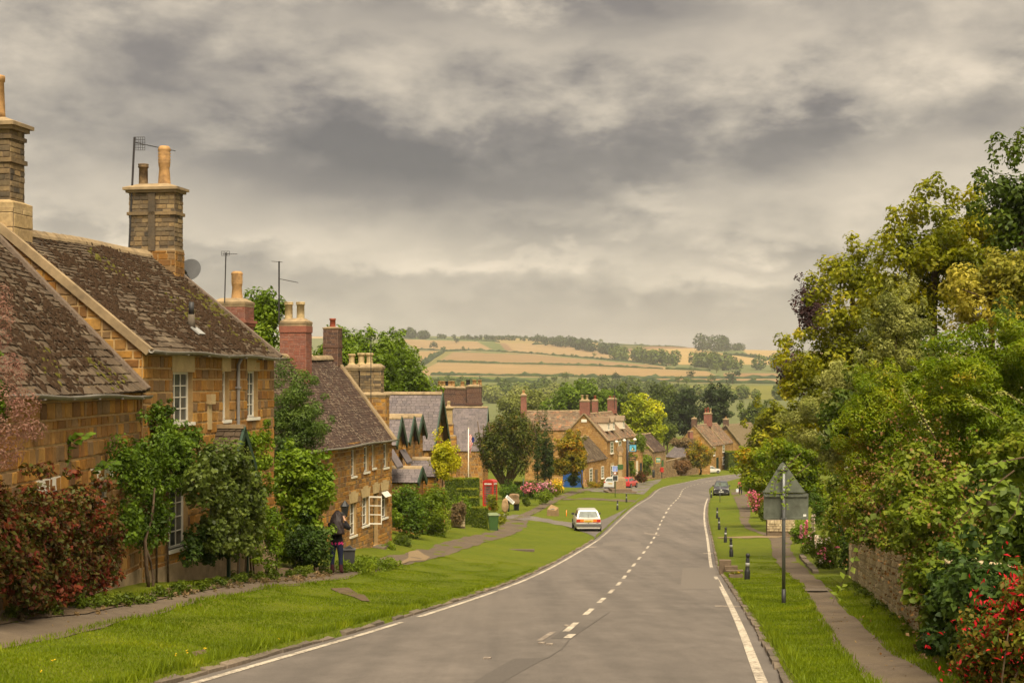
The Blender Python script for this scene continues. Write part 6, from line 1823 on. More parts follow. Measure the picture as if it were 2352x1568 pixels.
def weeds(label, uv, n, size, leaf, seed, h=.3, name='weeds', spread=.25):
    """low ragged growth along a line on the ground"""
    rng = np.random.default_rng(seed); cl = []
    pts = [G(u, v) for u, v in uv]
    for p, q in zip(pts, pts[1:]):
        L = (q - p).length
        for _ in range(max(3, int(L / .16))):
            t = rng.random(); x = p.x + (q.x - p.x) * t + rng.normal(0, spread * .5); y_ = p.y + (q.y - p.y) * t + rng.normal(0, spread * .5)
            hh = h * rng.uniform(.3, 1.0)
            cl.append((np.array((x, y_, gz(x, y_) + hh * .45)), (hh * .45, hh * .45, hh * .5)))
    o = foliage(name, cl, n, size, MAT[leaf], rng, None, .1, .4, 1.0)
    return tag(o, label, None, None, 'stuff')


weeds('low weeds along the foot of the cottages', [(-20, 1422), (120, 1412), (260, 1395), (380, 1372), (520, 1342), (640, 1326), (752, 1318)], 7500, .07, 'leaf_hedge', 501, .28)
weeds('dry leaf litter and weeds under the red bush', [(0, 1425), (150, 1412), (300, 1388)], 1500, .06, 'leaf_dry', 502, .10)
weeds('reddish dry weeds beside the footpath', [(380, 1376), (520, 1348), (700, 1330), (760, 1322)], 1600, .06, 'leaf_dry', 503, .16)
weeds('spreading green groundcover before the brown roofed cottage', [(800, 1318), (830, 1308), (870, 1304), (895, 1300)], 5200, .075, 'leaf_ivy', 504, .55, 'groundcover', .6)
weeds('grass tufts below the rubble wall', [(1962, 1345), (2040, 1400), (2100, 1452), (2180, 1510)], 1500, .08, 'leaf_hedge', 505, .18)
weeds('dry weeds at the foot of the fuchsia', [(2100, 1480), (2170, 1520), (2250, 1568)], 1200, .07, 'leaf_dry', 506, .16)

# ---------------------------------------------------------------- mid distance: hedges, clipped box, yews, rowans
veg('rounded_shrub', 'large rounded dark green shrub beyond the brown roofed cottage', 'shrub', 70, [(902, 985, 1105, 1255, 1.0), (895, 940, 1110, 1200, .8)], 9000, .11, 'leaf_green', 601, 0, 60, .38, cin=.6)
veg('rounded_shrub', 'taller rounded bright shrub overlapping the dark one', 'shrub', 75, [(960, 1032, 1100, 1265, 1.0)], 9000, .11, 'leaf_ivy', 602, 0, 60, .38, cin=.6)
veg('laurel_bush', 'small glossy bush at the corner of the brown roofed cottage', 'shrub', 66, [(897, 925, 1170, 1215, .4)], 1600, .11, 'leaf_green_fresh', 603, 0, 14, .2)
veg('border_bush', 'small bush beside the doorstep of the brown roofed cottage', 'shrub', 60, [(868, 902, 1240, 1285, .4)], 1900, .08, 'leaf_ivy', 604, 0, 16, .2)
veg('tall_grass_plant', 'arching strap leaved plant beside the footpath', 'plant', 64, [(905, 945, 1225, 1265, .4)], 900, .2, 'leaf_hedge', 605, 0, 10, .3, aspect=.14)


def clipped(name, label, u0, u1, v0, v1, Y, depth, seed, n=2600, size=.07, top='leaf_hedge_top', side='leaf_hedge', cat='hedge'):
    """clipped hedge: leaves over a solid dark core"""
    rng = np.random.default_rng(seed)
    x0, x1 = PX(u0, Y), PX(u1, Y); zt_, zb_ = PZ(v0, Y), gz((x0 + x1) / 2, Y) - .05
    zb_ = min(zb_, PZ(v1, Y))
    root = empty(name, ((x0 + x1) / 2, Y, zb_), 0, label, cat)
    w, h = x1 - x0, zt_ - zb_
    MB().box(-w / 2 + .05, w / 2 - .05, .05, depth - .05, 0, h - .05).build('core', MAT['leaf_irish_yew'], root)
    def face(k, o, a, b, nn):
        t, s = rng.random(k)[:, None], rng.random(k)[:, None]
        return np.array(o) + t * np.array(a) + s * np.array(b) + rng.normal(0, .025, (k, 3)), np.tile(nn, (k, 1))
    tot = w * h + depth * h + w * depth
    P_, N_ = [], []
    for k, o, a, b, nn in ((w * h, (-w / 2, 0, 0), (w, 0, 0), (0, 0, h), (0, -1, .2)), (depth * h, (w / 2, 0, 0), (0, depth, 0), (0, 0, h), (1, 0, .2)), (depth * h, (-w / 2, 0, 0), (0, depth, 0), (0, 0, h), (-1, 0, .2))):
        p_, q_ = face(max(10, int(n * k / tot)), o, a, b, nn); P_.append(p_); N_.append(q_)
    v, q = leaf_cloud(np.concatenate(P_), np.concatenate(N_).astype(float), size, rng, .7, .5)
    link('foliage', np_mesh('foliage', v, q), root, MAT[side])
    p_, q_ = face(max(10, int(n * w * depth / tot)) * 2, (-w / 2, 0, h), (w, 0, 0), (0, depth, 0), (0, 0, 1))
    v, q = leaf_cloud(p_, q_.astype(float), size, rng, .7, .5)
    link('top_growth', np_mesh('top_growth', v, q), root, MAT[top])
    return root


clipped('clipped_hedge', 'clipped box hedge block beside the green wheeled bin', 1084, 1119, 1166, 1217, 93.5, .8, 610)
clipped('clipped_hedge', 'long dark clipped hedge before the flagpole', 1005, 1099, 1100, 1135, 108, 1.2, 611, 5200, .10)
clipped('clipped_hedge', 'middle clipped hedge step beside the phone box', 1048, 1097, 1124, 1160, 101, 1.0, 612, 3000, .08)
clipped('clipped_hedge', 'lowest clipped hedge step behind the box hedge', 1056, 1098, 1143, 1168, 98, .8, 613, 2000, .08)
clipped('clipped_hedge', 'bright topped low hedge behind the pink phlox', 1182, 1262, 1108, 1130, 160, 1.2, 614, 2600, .14)
clipped('clipped_hedge', 'tall dark clipped hedge beside the ironstone house', 1673, 1712, 1038, 1085, 352, 6, 615, 3800, .35)
veg('ivy_bush', 'ragged green bush between the clipped hedges', 'shrub', 96, [(1030, 1084, 1140, 1190, .6)], 3600, .10, 'leaf_green_fresh', 616, 0, 26, .3)
veg('dry_hydrangea', 'dry tan climber over the stub of stone wall', 'climber', 89.7, [(1032, 1074, 1150, 1208, .35)], 3600, .09, 'leaf_dry', 617, 0, 20, .25)
veg('golden_shrub', 'golden yellow shrub growing past the slate gable', 'shrub', 78.6, [(988, 1046, 1030, 1112, .7), (992, 1034, 1000, 1075, .6), (1028, 1056, 1025, 1090, .4)], 8000, .11, 'leaf_yellow', 618, .05, 46, .36, [(1000, 1000, 8, 14), (1048, 1030, 10, 10), (1012, 985, 6, 12)])
veg('mallow_bush', 'yellow-green weedy bush before the phone box', 'shrub', 100, [(1112, 1148, 1130, 1185, .4), (1135, 1165, 1170, 1205, .4)], 2600, .09, 'leaf_hedge_top', 619, 0, 20, .25)
# great spreading yew with bare brown limbs
YW = veg('yew_tree', 'huge spreading brown-green yew behind the phone box', 'tree', 158, [(1095, 1235, 945, 1080, 2.4), (1090, 1180, 970, 1090, 2.2), (1150, 1240, 950, 1090, 2.2)], 26000, .26, 'leaf_yew', 620, 0, 130, .75, base=G(1170, 1130), aspect=.36, cin=.35, droop=-1.0, flat=1.5)
b_ = Vector(YW.location); rgy = random.Random(8)
for k in range(11):
    u0 = 1160 + rgy.uniform(-8, 14); u1 = 1165 + (k - 5) * 13 + rgy.uniform(-4, 4)
    MB().tube([P(u0, 1118, 158.5) - b_, P((u0 + u1) / 2 + rgy.uniform(-4, 4), 1075, 158.2) - b_, P(u1, 1015 + rgy.uniform(-20, 20), 157.4) - b_, P(u1 + rgy.uniform(-8, 8), 970 + rgy.uniform(-10, 20), 157.4) - b_], [.2, .14, .09, .04], 6).build('limb', MAT['bark'], YW, True)
for i, (u0, u1, v0, v1, Y_, lab) in enumerate(((1223, 1246, 955, 1110, 166, 'dark columnar yew touching the spreading yew'), (1240, 1262, 948, 1105, 168, 'tallest of the dark columnar yews'), (1254, 1272, 985, 1112, 167, 'shorter dark columnar yew beside the orange rowan'))):
    uc = (u0 + u1) / 2
    veg('columnar_yew', lab, 'tree', Y_, [(u0, u1, v0 + 20, v1, .7)], 5200, .17, 'leaf_irish_yew', 630 + i, .1, 50, .36, [(uc - 5, v0 + 18, 4, 24), (uc + 4, v0 + 10, 4, 24), (uc, v0 + 4, 3, 20)], aspect=.3, group='columnar yews by the rowans')
veg('rowan_tree', 'rowan turning orange beside the low stone range', 'tree', 182, [(1272, 1345, 985, 1070, 2.0), (1265, 1320, 1040, 1100, 1.6), (1300, 1348, 1020, 1100, 1.6)], 15000, .22, 'leaf_rowan', 640, .13, 80, .6, base=G(1302, 1118), trunk_top=(0, 0, 4.0), bark='pale_bark')
veg('rowan_tree', 'second rowan trunk and crown before the blue doors', 'tree', 186, [(1310, 1345, 1010, 1085, 1.2)], 4500, .22, 'leaf_rowan', 641, .11, 36, .5, base=G(1341, 1120), bark='pale_bark')
veg('dark_shrub', 'dark shrub between the rowan trunks', 'shrub', 188, [(1300, 1332, 1085, 1122, .8)], 2200, .16, 'leaf_green_dark', 642, 0, 18, .4)
for i, (u0, u1, v0, v1, Y_, lf, pet, n, lab) in enumerate(((1200, 1240, 1108, 1150, 140, 'leaf_green', 'petal_pink', 320, 'bright pink phlox above the stone bench'), (1236, 1272, 1108, 1150, 142, 'leaf_hedge', 'petal_mauve', 360, 'mauve phlox beside the pink phlox'), (1262, 1294, 1106, 1140, 144, 'leaf_hedge_top', 'petal_yellow', 520, 'bright yellow flower mound at the end of the border'), (1230, 1272, 1125, 1158, 134, 'leaf_ivy', None, 0, 'leafy border plants below the phlox'), (1345, 1400, 1100, 1125, 206, 'leaf_rowan', 'petal_mauve', 90, 'low reddish plants along the stone range'))):
    b = veg('flower_border', lab, 'flower bed', Y_, [(u0, u1, v0, v1, .7)], 2600, .12, lf, 650 + i, 0, 24, .35)
    if pet: sprinkle(b, [(u0 + 3, u1 - 3, v0, v0 + 20, .6)], Y_, n, .15, pet, 660 + i)
veg('box_bush', 'round dark bush beside the green post', 'shrub', 132, [(1198, 1218, 1135, 1166, .5)], 1600, .10, 'leaf_hedge', 670, 0, 14, .25, cin=.7)
veg('green_bush', 'broad green bush behind the bench', 'shrub', 150, [(1140, 1200, 1108, 1155, 1.2)], 4200, .14, 'leaf_green', 671, 0, 30, .45)
# ivy on the pub's end and the annexe
veg('ivy', 'thick ivy draped over the end of the pub', 'climber', 238, [(1432, 1462, 1000, 1100, 1.4), (1450, 1490, 1000, 1060, 1.6, 246), (1462, 1500, 1040, 1095, 1.6, 252)], 9000, .26, 'leaf_ivy', 672, 0, 60, .7)
veg('brown_shrub', 'reddish brown shrub before the annexe', 'shrub', 236, [(1460, 1492, 1080, 1108, 1.2)], 2200, .22, 'leaf_redbush', 673, 0, 20, .5)
veg('small_maple', 'small orange tinted tree before the garden wall', 'tree', 298, [(1572, 1640, 1012, 1066, 2.4), (1580, 1632, 1040, 1078, 2.0)], 8000, .32, 'leaf_rowan', 674, .22, 60, .9, base=G(1607, 1090))
veg('beech_shrub', 'brown leafless looking shrub against the garden wall', 'shrub', 284, [(1545, 1590, 1052, 1092, 1.0)], 3600, .26, 'leaf_seedhead', 675, 0, 26, .6)
veg('dry_climber', 'straw coloured climber over the shed roof', 'climber', 300, [(1535, 1600, 1005, 1030, 2.0)], 4200, .28, 'leaf_dry', 676, 0, 30, .7)

# ---------------------------------------------------------------- trees behind the roofs
def mid_tree(name, label, Y, regs, n, size, leaf, seed, cr=1.3, nclump=70, trunk=.3, spires=(), **kw):
    return veg(name, label, 'tree', Y, regs, n, size, leaf, seed, trunk, nclump, cr, spires, **kw)


mid_tree('ash_tree', 'green ash behind the brick chimneys of the second cottage', 78, [(545, 650, 660, 800), (560, 640, 720, 880)], 11000, .17, 'leaf_ash', 701, .55, 70)
mid_tree('ash_tree', 'broad green ash behind the lone red chimney pot', 128, [(700, 860, 760, 900), (780, 940, 770, 930)], 16000, .26, 'leaf_ash', 702, 1.0, 80)
mid_tree('ash_tree', 'great green ash spreading above the slate roofs', 134, [(840, 975, 770, 930), (880, 1005, 830, 960), (760, 880, 752, 880)], 20000, .26, 'leaf_ash', 703, 1.0, 100)
mid_tree('lime_tree', 'large dark green tree behind the pub chimneys', 330, [(1270, 1400, 870, 960), (1250, 1330, 910, 975), (1330, 1420, 890, 970)], 15000, .55, 'leaf_ash', 704, 1.7, 90)
mid_tree('lime_tree', 'dark rounded tree beside the pub aerial', 350, [(1385, 1475, 885, 970)], 8000, .55, 'leaf_far', 705, 1.7, 50)
mid_tree('golden_tree', 'brilliant yellow-green tree beyond the pub', 290, [(1428, 1528, 912, 1000), (1420, 1490, 945, 1010), (1470, 1532, 960, 1030), (1430, 1500, 905, 960)], 15000, .45, 'leaf_lime', 706, 1.3, 90)
mid_tree('willow_tree', 'pale silvery willow behind the long tiled roof', 420, [(1145, 1210, 905, 965)], 5000, .6, 'leaf_willow', 707, 2.0, 40)
mid_tree('willow_tree', 'second pale willow nearer the tiled roof', 410, [(1190, 1262, 892, 962)], 6000, .6, 'leaf_willow', 708, 2.0, 44)
mid_tree('cedar_tree', 'dark spreading cedar behind the ironstone house', 420, [(1525, 1620, 905, 1010), (1545, 1600, 890, 960)], 11000, .6, 'leaf_far_dark', 709, 1.9, 70, flat=.5)
mid_tree('cedar_tree', 'taller dark cedar behind the three chimney pots', 410, [(1600, 1692, 895, 985), (1615, 1680, 884, 940)], 12000, .6, 'leaf_far_dark', 710, 1.9, 70, flat=.5)
mid_tree('beech_tree', 'tall grey-green tree between the golden tree and the cedars', 460, [(1490, 1560, 880, 985)], 7000, .65, 'leaf_far', 711, 2.0, 50)
mid_tree('green_tree', 'dark green tree beside the brick chimney of the shed', 345, [(1505, 1560, 965, 1020)], 4500, .45, 'leaf_far', 712, 1.3, 36)
mid_tree('green_tree', 'bushy green tree beyond the thatched roof', 450, [(1690, 1790, 910, 980), (1700, 1800, 930, 1010)], 9000, .65, 'leaf_far', 713, 2.0, 50)
# ---------------------------------------------------------------- street furniture
def sign_from_behind():
    g = G(1800, 1385); Yp = g.y
    r = empty('road_sign', g, 0, 'back of a triangular warning sign and plate on a grey post', 'road sign')
    px = F / Yp; h = lambda v: PZ(v, Yp) - g.z; x = lambda u: (u - 1800) / px
    MB().tube([(0, 0, -.2), (0, 0, .32)], .047, 12).build('post_base', MAT['black_metal'], r, True)
    MB().tube([(0, 0, .3), (0, 0, h(1070))], .04, 12).build('post', MAT['grey_metal'], r, True)
    # plate: sheet with channels along top and bottom
    p = MB(); p.box(x(1755), x(1858), .062, .075, h(1192), h(1133)); p.build('plate', MAT['sign_back'], r)
    for v0, v1, uu in ((1141, 1137, (1757, 1856)), (1193, 1188, (1756, 1857))): MB().box(x(uu[0]), x(uu[1]), .034, .062, h(v0), h(v1)).build('plate_channel', MAT['sign_back'], r)
    t = MB(); tri = [(x(1752), h(1130)), (x(1757), h(1126)), (x(1793), h(1066)), (x(1799), h(1061)), (x(1805), h(1066)), (x(1848), h(1126)), (x(1852), h(1130)), (x(1848), h(1131)), (x(1757), h(1131))]
    t.prism(tri, .064, .078, 'y'); t.build('triangle', MAT['sign_back'], r)
    for v0, v1, u0, u1 in ((1131, 1127, 1758, 1846), (1079, 1076, 1787, 1811)): MB().box(x(u0), x(u1), .034, .064, h(v0), h(v1)).build('triangle_channel', MAT['sign_back'], r)
    for v in (1139, 1190, 1128, 1078): MB().box(-.065, .065, -.052, .034, h(v) - .014, h(v) + .014).build('clip', MAT['grey_metal'], r)
    MB().box(x(1846), x(1853), .057, .0615, h(1186), h(1181)).build('sticker', MAT['plate_white'], r)


sign_from_behind()


def bollard_master():
    r = bpy.data.objects.new('bollard', None); COL.objects.link(r)
    MB().lathe([(.085, -.2), (.085, .0), (.09, .02), (.09, .26), (.08, .29), (.068, .31), (.062, .50), (.062, .64), (.05, .66), (.05, .70), (.066, .72), (.072, .76), (.06, .80), (.03, .825), (.004, .83)], n=12).build('post', MAT['black_metal'], r, True)
    MB().lathe([(.0665, .40), (.0665, .53)], n=12).build('reflector', MAT['lead_flash'], r, True)
    return r


BOL = [((1716, 1330), 'black bollard with white band, second step from the road sign post'), ((1680, 1278), 'black bollard beside the stone steps in the verge'), ((1666, 1245), 'black bollard at the gravel crossing'), ((1652, 1216), 'black bollard just beyond the gravel crossing'),
       ((1647, 1190), 'small black bollard farther along the same verge'), ((1634, 1143), 'black bollard in front of the dark parked car'), ((1418, 1171), 'black bollard on the green behind the white car'), ((1439, 1153), 'black bollard on the green near the market cross')]
bm0 = bollard_master()
for i, ((u, v), lab) in enumerate(BOL):
    p = G(u, v)
    o = bm0 if i == 0 else bm0.copy()
    if i:
        COL.objects.link(o)
        for ch in bm0.children:
            c = ch.copy(); COL.objects.link(c); c.parent = o
    o.location = p; o.rotation_euler = (.02 * math.sin(i * 5), .03 * math.cos(i * 3), 0)
    tag(o, lab, 'bollard', 'black bollards along the verges')
bm0['label'] = 'black bollard with white band, the one nearest the road sign'


def boulder(label, u0, u1, v0, v1, Y, seed, material, name='boulder', cat='stone', facet=None):
    rng = np.random.default_rng(seed)
    w, h = (u1 - u0) / F * Y, (v1 - v0) / F * Y
    bm = bmesh.new(); bmesh.ops.create_icosphere(bm, subdivisions=3, radius=.5)
    for v in bm.verts:
        n = 1 + .12 * math.sin(v.co.x * 9 + seed) * math.cos(v.co.y * 7) + .08 * math.sin(v.co.z * 11 + seed * 2)
        v.co = Vector((max(-.46, min(.46, v.co.x * 1.25)) * w * n, max(-.42, min(.42, v.co.y * 1.2)) * min(w, .6) * n, max(-.5, min(.5, v.co.z * 1.3)) * h * n))
    me = bpy.data.meshes.new(name); bm.to_mesh(me); bm.free()
    o = link(name, me, None, MAT[material]); o.location = P((u0 + u1) / 2, (v0 + v1) / 2, Y)
    return tag(o, label, cat)


# stone steps and trough in the verge
p = G(1672, 1312)
ms = empty('stone_steps', p, -.1, 'dark stepped stone block sunk in the verge by the kerb', 'steps')
for k, (w, d, h0, h1, dx) in enumerate(((.42, .4, -.1, .42, -.1), (.46, .35, -.1, .24, .1), (.6, .35, -.1, .12, .22))):
    MB().box(dx - w / 2, dx + w / 2, -d / 2 - .25 * k, d / 2 - .25 * k, h0, h1).build('step', MAT['mortar_dark'], ms)
p = G(1690, 1326)
tp = empty('stone_planter', p, 0, 'small stone trough with yellow flowers in the verge', 'planter')
MB().box(-.22, .22, -.12, .12, -.05, .12).build('trough', MAT['mortar_dark'], tp)
foliage('plants', [(np.array((0, 0, .15)), (.2, .12, .06))], 160, .05, MAT['leaf_fuchsia'], np.random.default_rng(1), tp, .2); foliage('flowers', [(np.array((.1, -.05, .18)), (.1, .08, .03))], 24, .04, MAT['petal_yellow'], np.random.default_rng(2), tp, .2)
sheet('paving_slab', [(1849, 1354), (1900, 1354), (1903, 1360), (1850, 1360)], .045, MAT['kerb_stone'], None, 0, kind='structure')['label'] = 'pale slab across the footpath'
MB_ = MB()
p = G(1190, 1263); q = empty('kerb_slab', p, -.05, 'long flat stone lying in the green verge', 'stone'); MB().box(-.75, .75, -.14, .14, -.05, .05).build('slab', MAT['kerb_stone'], q)


def phone_box():
    Yp = 127; x0 = PX(1125.5, Yp); zt_ = PZ(1098.5, Yp); H = 2.5; zb_ = zt_ - H
    r = empty('telephone_box', (x0, Yp, zb_), math.radians(-20), 'red telephone box with domed roof beside the hedges', 'telephone box')
    w = .46
    MB().box(-w, w, -w, w, 0, .22).build('plinth', MAT['red_enamel'], r)
    for sx in (-1, 1):
        for sy in (-1, 1): MB().box(sx * w - (.09 if sx > 0 else 0), sx * w + (.09 if sx < 0 else 0), sy * w - (.09 if sy > 0 else 0), sy * w + (.09 if sy < 0 else 0), .22, 2.0).build('corner_post', MAT['red_enamel'], r)
    MB().box(-w, w, -w, w, 1.98, 2.22).build('header', MAT['red_enamel'], r)
    d = MB(); pr = []
    for k in range(9): a = math.pi * k / 8; pr.append((-math.cos(a) * (w + .02), 2.22 + .22 * math.sin(a) ** .8))
    d.prism(pr, -w - .02, w + .02, 'y'); d.build('roof', MAT['red_enamel'], r)
    MB().box(-w + .12, w - .12, -w + .12, w - .12, .3, 1.9).build('interior', MAT['dark_interior'], r)
    for ang in (0, 1, 2, 3):
        M = Matrix.Rotation(ang * math.pi / 2, 4, 'Z')
        f = MB(); a, b = -w + .09, w - .09
        for xx in (a, a + .10, b - .14, b - .04): f.box(xx, xx + .035, -w + .02, -w + .05, .40, 1.98, M=M)
        for k in range(9): zz = .40 + 1.5 * k / 8; f.box(a, b, -w + .022, -w + .048, zz, zz + .03, M=M)
        f.box(a, b, -w + .01, -w + .055, .22, .42, M=M)
        f.build('door' if ang == 0 else 'glazing_frame', MAT['red_enamel'], r)
        for k in range(8):
            zz = .43 + 1.5 * k / 8
            MB().box(a + .035, b - .035, -w + .032, -w + .038, zz, zz + .155, M=M).build('pane', MAT['window_glass'], r)
        s = MB().box(-.30, .30, -w - .012, -w, 2.04, 2.15, M=M).build('sign', MAT['plate_white'], r)
        cu = bpy.data.curves.new('lettering', 'FONT'); cu.body = 'TELEPHONE'; cu.size = .088; cu.align_x = 'CENTER'; cu.align_y = 'CENTER'
        tmp = bpy.data.objects.new('tmp', cu); tm = bpy.data.meshes.new_from_object(tmp); bpy.data.objects.remove(tmp)
        t = link('lettering', tm, s, MAT['black_metal']); t['kind'] = 'stuff'; t.matrix_local = M @ Matrix.Translation((0, -w - .0155, 2.095)) @ Matrix.Rotation(math.pi / 2, 4, 'X')
    MB().box(w - .2, w - .17, -w + .0, -w + .02, 1.0, 1.2).build('handle', MAT['grey_metal'], r)


phone_box()


def wheelie():
    Yp = 92; x0 = PX(1133, Yp); z0 = PZ(1220, Yp)
    r = empty('wheeled_bin', (x0, Yp, z0), .1, 'green wheeled bin with pale lid beside the box hedge', 'bin')
    b = MB(); b.add([(-.22, -.26, .06), (.22, -.26, .06), (.22, .2, .06), (-.22, .2, .06), (-.29, -.34, .96), (.29, -.34, .96), (.29, .34, .96), (-.29, .34, .96)], [(3, 2, 1, 0), (4, 5, 6, 7), (0, 1, 5, 4), (1, 2, 6, 5), (2, 3, 7, 6), (3, 0, 4, 7)])
    b.build('body', MAT['bin_green'], r)
    l = MB(); l.add([(-.31, -.37, .96), (.31, -.37, .96), (.31, .37, .96), (-.31, .37, .96), (-.30, -.36, 1.0), (.30, -.36, 1.0), (.30, .36, 1.05), (-.30, .36, 1.05), (-.2, -.2, 1.06), (.2, -.2, 1.06), (.2, .25, 1.09), (-.2, .25, 1.09)],
                    [(3, 2, 1, 0), (0, 1, 5, 4), (1, 2, 6, 5), (2, 3, 7, 6), (3, 0, 4, 7), (4, 5, 9, 8), (5, 6, 10, 9), (6, 7, 11, 10), (7, 4, 8, 11), (8, 9, 10, 11)])
    l.build('lid', MAT['bin_lid'], r)
    MB().tube([(-.25, .42, .98), (.25, .42, .98)], .016, 6).build('handle', MAT['plastic_dark'], r)
    for s in (-1, 1): MB().tube([(s * .27, .22, .1), (s * .31, .22, .1)], .1, 10).build('wheel', MAT['rubber'], r)


wheelie()


def post(name, label, cat, u, vb, vt, r=.035, material='grey_metal', Y=None):
    p = G(u, vb) if Y is None else P(u, vb, Y)
    o = empty(name, p, 0, label, cat)
    h = PZ(vt, p.y) - p.z
    MB().tube([(0, 0, -.3), (0, 0, h)], r, 8).build('post', MAT[material], o, True)
    return o, p, F / p.y


def board(o, p, k, u0, u1, v0, v1, u, material, name='board', d=-.06, t=.03, frame=None):
    x0, x1 = (u0 - u) / k, (u1 - u) / k; z0, z1 = PZ(v1, p.y) - p.z, PZ(v0, p.y) - p.z
    b = MB().box(x0, x1, d - t, d, z0, z1).build(name, MAT[material], o)
    if frame:
        e = min(x1 - x0, z1 - z0) * .08
        f = MB()
        for q in ((x0 - e, x0, z0 - e, z1 + e), (x1, x1 + e, z0 - e, z1 + e), (x0, x1, z0 - e, z0), (x0, x1, z1, z1 + e)): f.box(q[0], q[1], d - t - .02, d + .004, q[2], q[3])
        f.build('frame', MAT[frame], o)
    return b, (x0, x1, z0, z1)


def scribble(parent, box, rows, material, d, seed, wide=.8):
    """lines of lettering too small to read in the photograph"""
    rng = random.Random(seed); x0, x1, z0, z1 = box; h = (z1 - z0)
    for i, (c, hh) in enumerate(rows):
        z = z0 + h * c; x = x0 + (x1 - x0) * (1 - wide) / 2; e = x1 - (x1 - x0) * (1 - wide) / 2
        m = MB()
        while x < e:
            w = (x1 - x0) * rng.uniform(.035, .07); m.box(x, min(e, x + w), d - .006, d, z, z + h * hh); x += w + (x1 - x0) * rng.choice((.02, .02, .06))
        m.build('lettering', MAT[material], parent)['kind'] = 'stuff'


plain('sign_blue', (.02, .12, .50), .5, .4, 0, .08, 4, 0); plain('sign_sky', (.12, .42, .60), .5, .4, 0, .2, 1.2, 0); plain('sign_gold', (.62, .34, .06), .6, .3, 0, .1, 6, 0); plain('sign_green', (.02, .15, .07), .5, .4, 0, .1, 4, 0)
# pub sign on its tall post with two lanterns
o, p, k = post('pub_sign', 'hanging blue pictorial pub sign on a tall dark post', 'pub sign', 1441, 1104, 1010, .17, 'black_metal', 224)
bd, bx = board(o, p, k, 1446, 1461, 1021, 1036, 1441, 'sign_sky', 'picture_board', 0, .1, 'black_metal')
xm, zm = (bx[0] + bx[1]) / 2, (bx[2] + bx[3]) / 2
MB().prism([(xm - .18, zm - .25), (xm + .2, zm - .28), (xm + .26, zm - .1), (xm + .12, zm + .05), (xm + .08, zm + .28), (xm - .05, zm + .2), (xm - .16, zm + .02)], -.125, -.101, 'y').build('painted_figure', MAT['sign_green'], o)
MB().prism([(xm - .14, zm - .22), (xm + .02, zm - .24), (xm + .04, zm + .06), (xm - .1, zm + .02)], -.13, -.126, 'y').build('painted_figure', MAT['cream_paint'], o)
MB().prism([(xm - .3, zm - .36), (xm + .3, zm - .36), (xm + .34, zm - .26), (xm - .34, zm - .26)], -.125, -.101, 'y').build('painted_ground', MAT['sign_gold'], o)
board(o, p, k, 1445, 1462, 1037.2, 1038.6, 1441, 'clay_pot', 'lower_rail', 0, .1)
b2, bx2 = board(o, p, k, 1445, 1460, 1048, 1058, 1441, 'black_metal', 'name_board', 0, .08)
scribble(b2, bx2, ((.62, .2), (.18, .14)), 'sign_gold', -.085, 3)
MB().tube([(0, 0, bx[3] + .35), (1.35, 0, bx[3] + .35)], .05, 6).build('arm', MAT['black_metal'], o)
for dx in (.15, 1.2): MB().tube([(dx, 0, bx[3] + .35), (dx, 0, bx[3])], .02, 5).build('hanger', MAT['black_metal'], o)
for i, (u, v) in enumerate(((1416, 1014), (1434, 1011), (1458, 1009))):
    q = P(u, v, 223); r_ = empty('flood_lamp', q, 0, ('white globe lamp on the pub wall', 'white globe lamp beside the pub sign post', 'white globe lamp above the pub sign')[i], 'lamp')
    MB().lathe([(.02, -.22), (.18, -.18), (.26, -.05), (.24, .08), (.1, .18), (.02, .2)], n=12).build('globe', MAT['white_paint'], r_, True); MB().tube([(0, 0, .18), (0, .5, .3)], .04, 6).build('arm', MAT['black_metal'], r_)
# blue car-park sign with round sign below, white framed notice
o, p, k = post('parking_sign', 'blue information sign with a round sign below it', 'sign', 1412.5, 1113, 1069, .06, 'grey_metal', 208)
b_, bx_ = board(o, p, k, 1407, 1418, 1070, 1081.5, 1412.5, 'sign_blue', 'panel', -.07, .03, 'plate_white'); scribble(b_, bx_, ((.76, .1), (.54, .1), (.34, .1), (.12, .1)), 'plate_white', -.101, 4)
c = PZ(1086, p.y) - p.z; MB().prism([(.19 * math.cos(a * math.pi / 10), c + .19 * math.sin(a * math.pi / 10)) for a in range(20)], -.09, -.07, 'y').build('round_sign', MAT['lamp_red'], o); MB().prism([(.13 * math.cos(a * math.pi / 10), c + .13 * math.sin(a * math.pi / 10)) for a in range(20)], -.095, -.0905, 'y').build('round_face', MAT['plate_white'], o)
o, p, k = post('notice_sign', 'white framed dark notice on a slim post by the market cross', 'sign', 1413, 1141, 1091, .035, 'bin_green')
board(o, p, k, 1407.5, 1418.5, 1092, 1103, 1413, 'plastic_dark', 'panel', -.06, .03, 'plate_white')
o, p, k = post('round_sign', 'small round sign seen from behind before the dark car', 'sign', 1653.7, 1153, 1107, .03, 'grey_metal')
c = PZ(1111, p.y) - p.z; rr = 2.9 / k; MB().prism([(rr * math.cos(a * math.pi / 10), c + rr * math.sin(a * math.pi / 10)) for a in range(20)], -.05, -.03, 'y').build('disc', MAT['sign_back'], o)
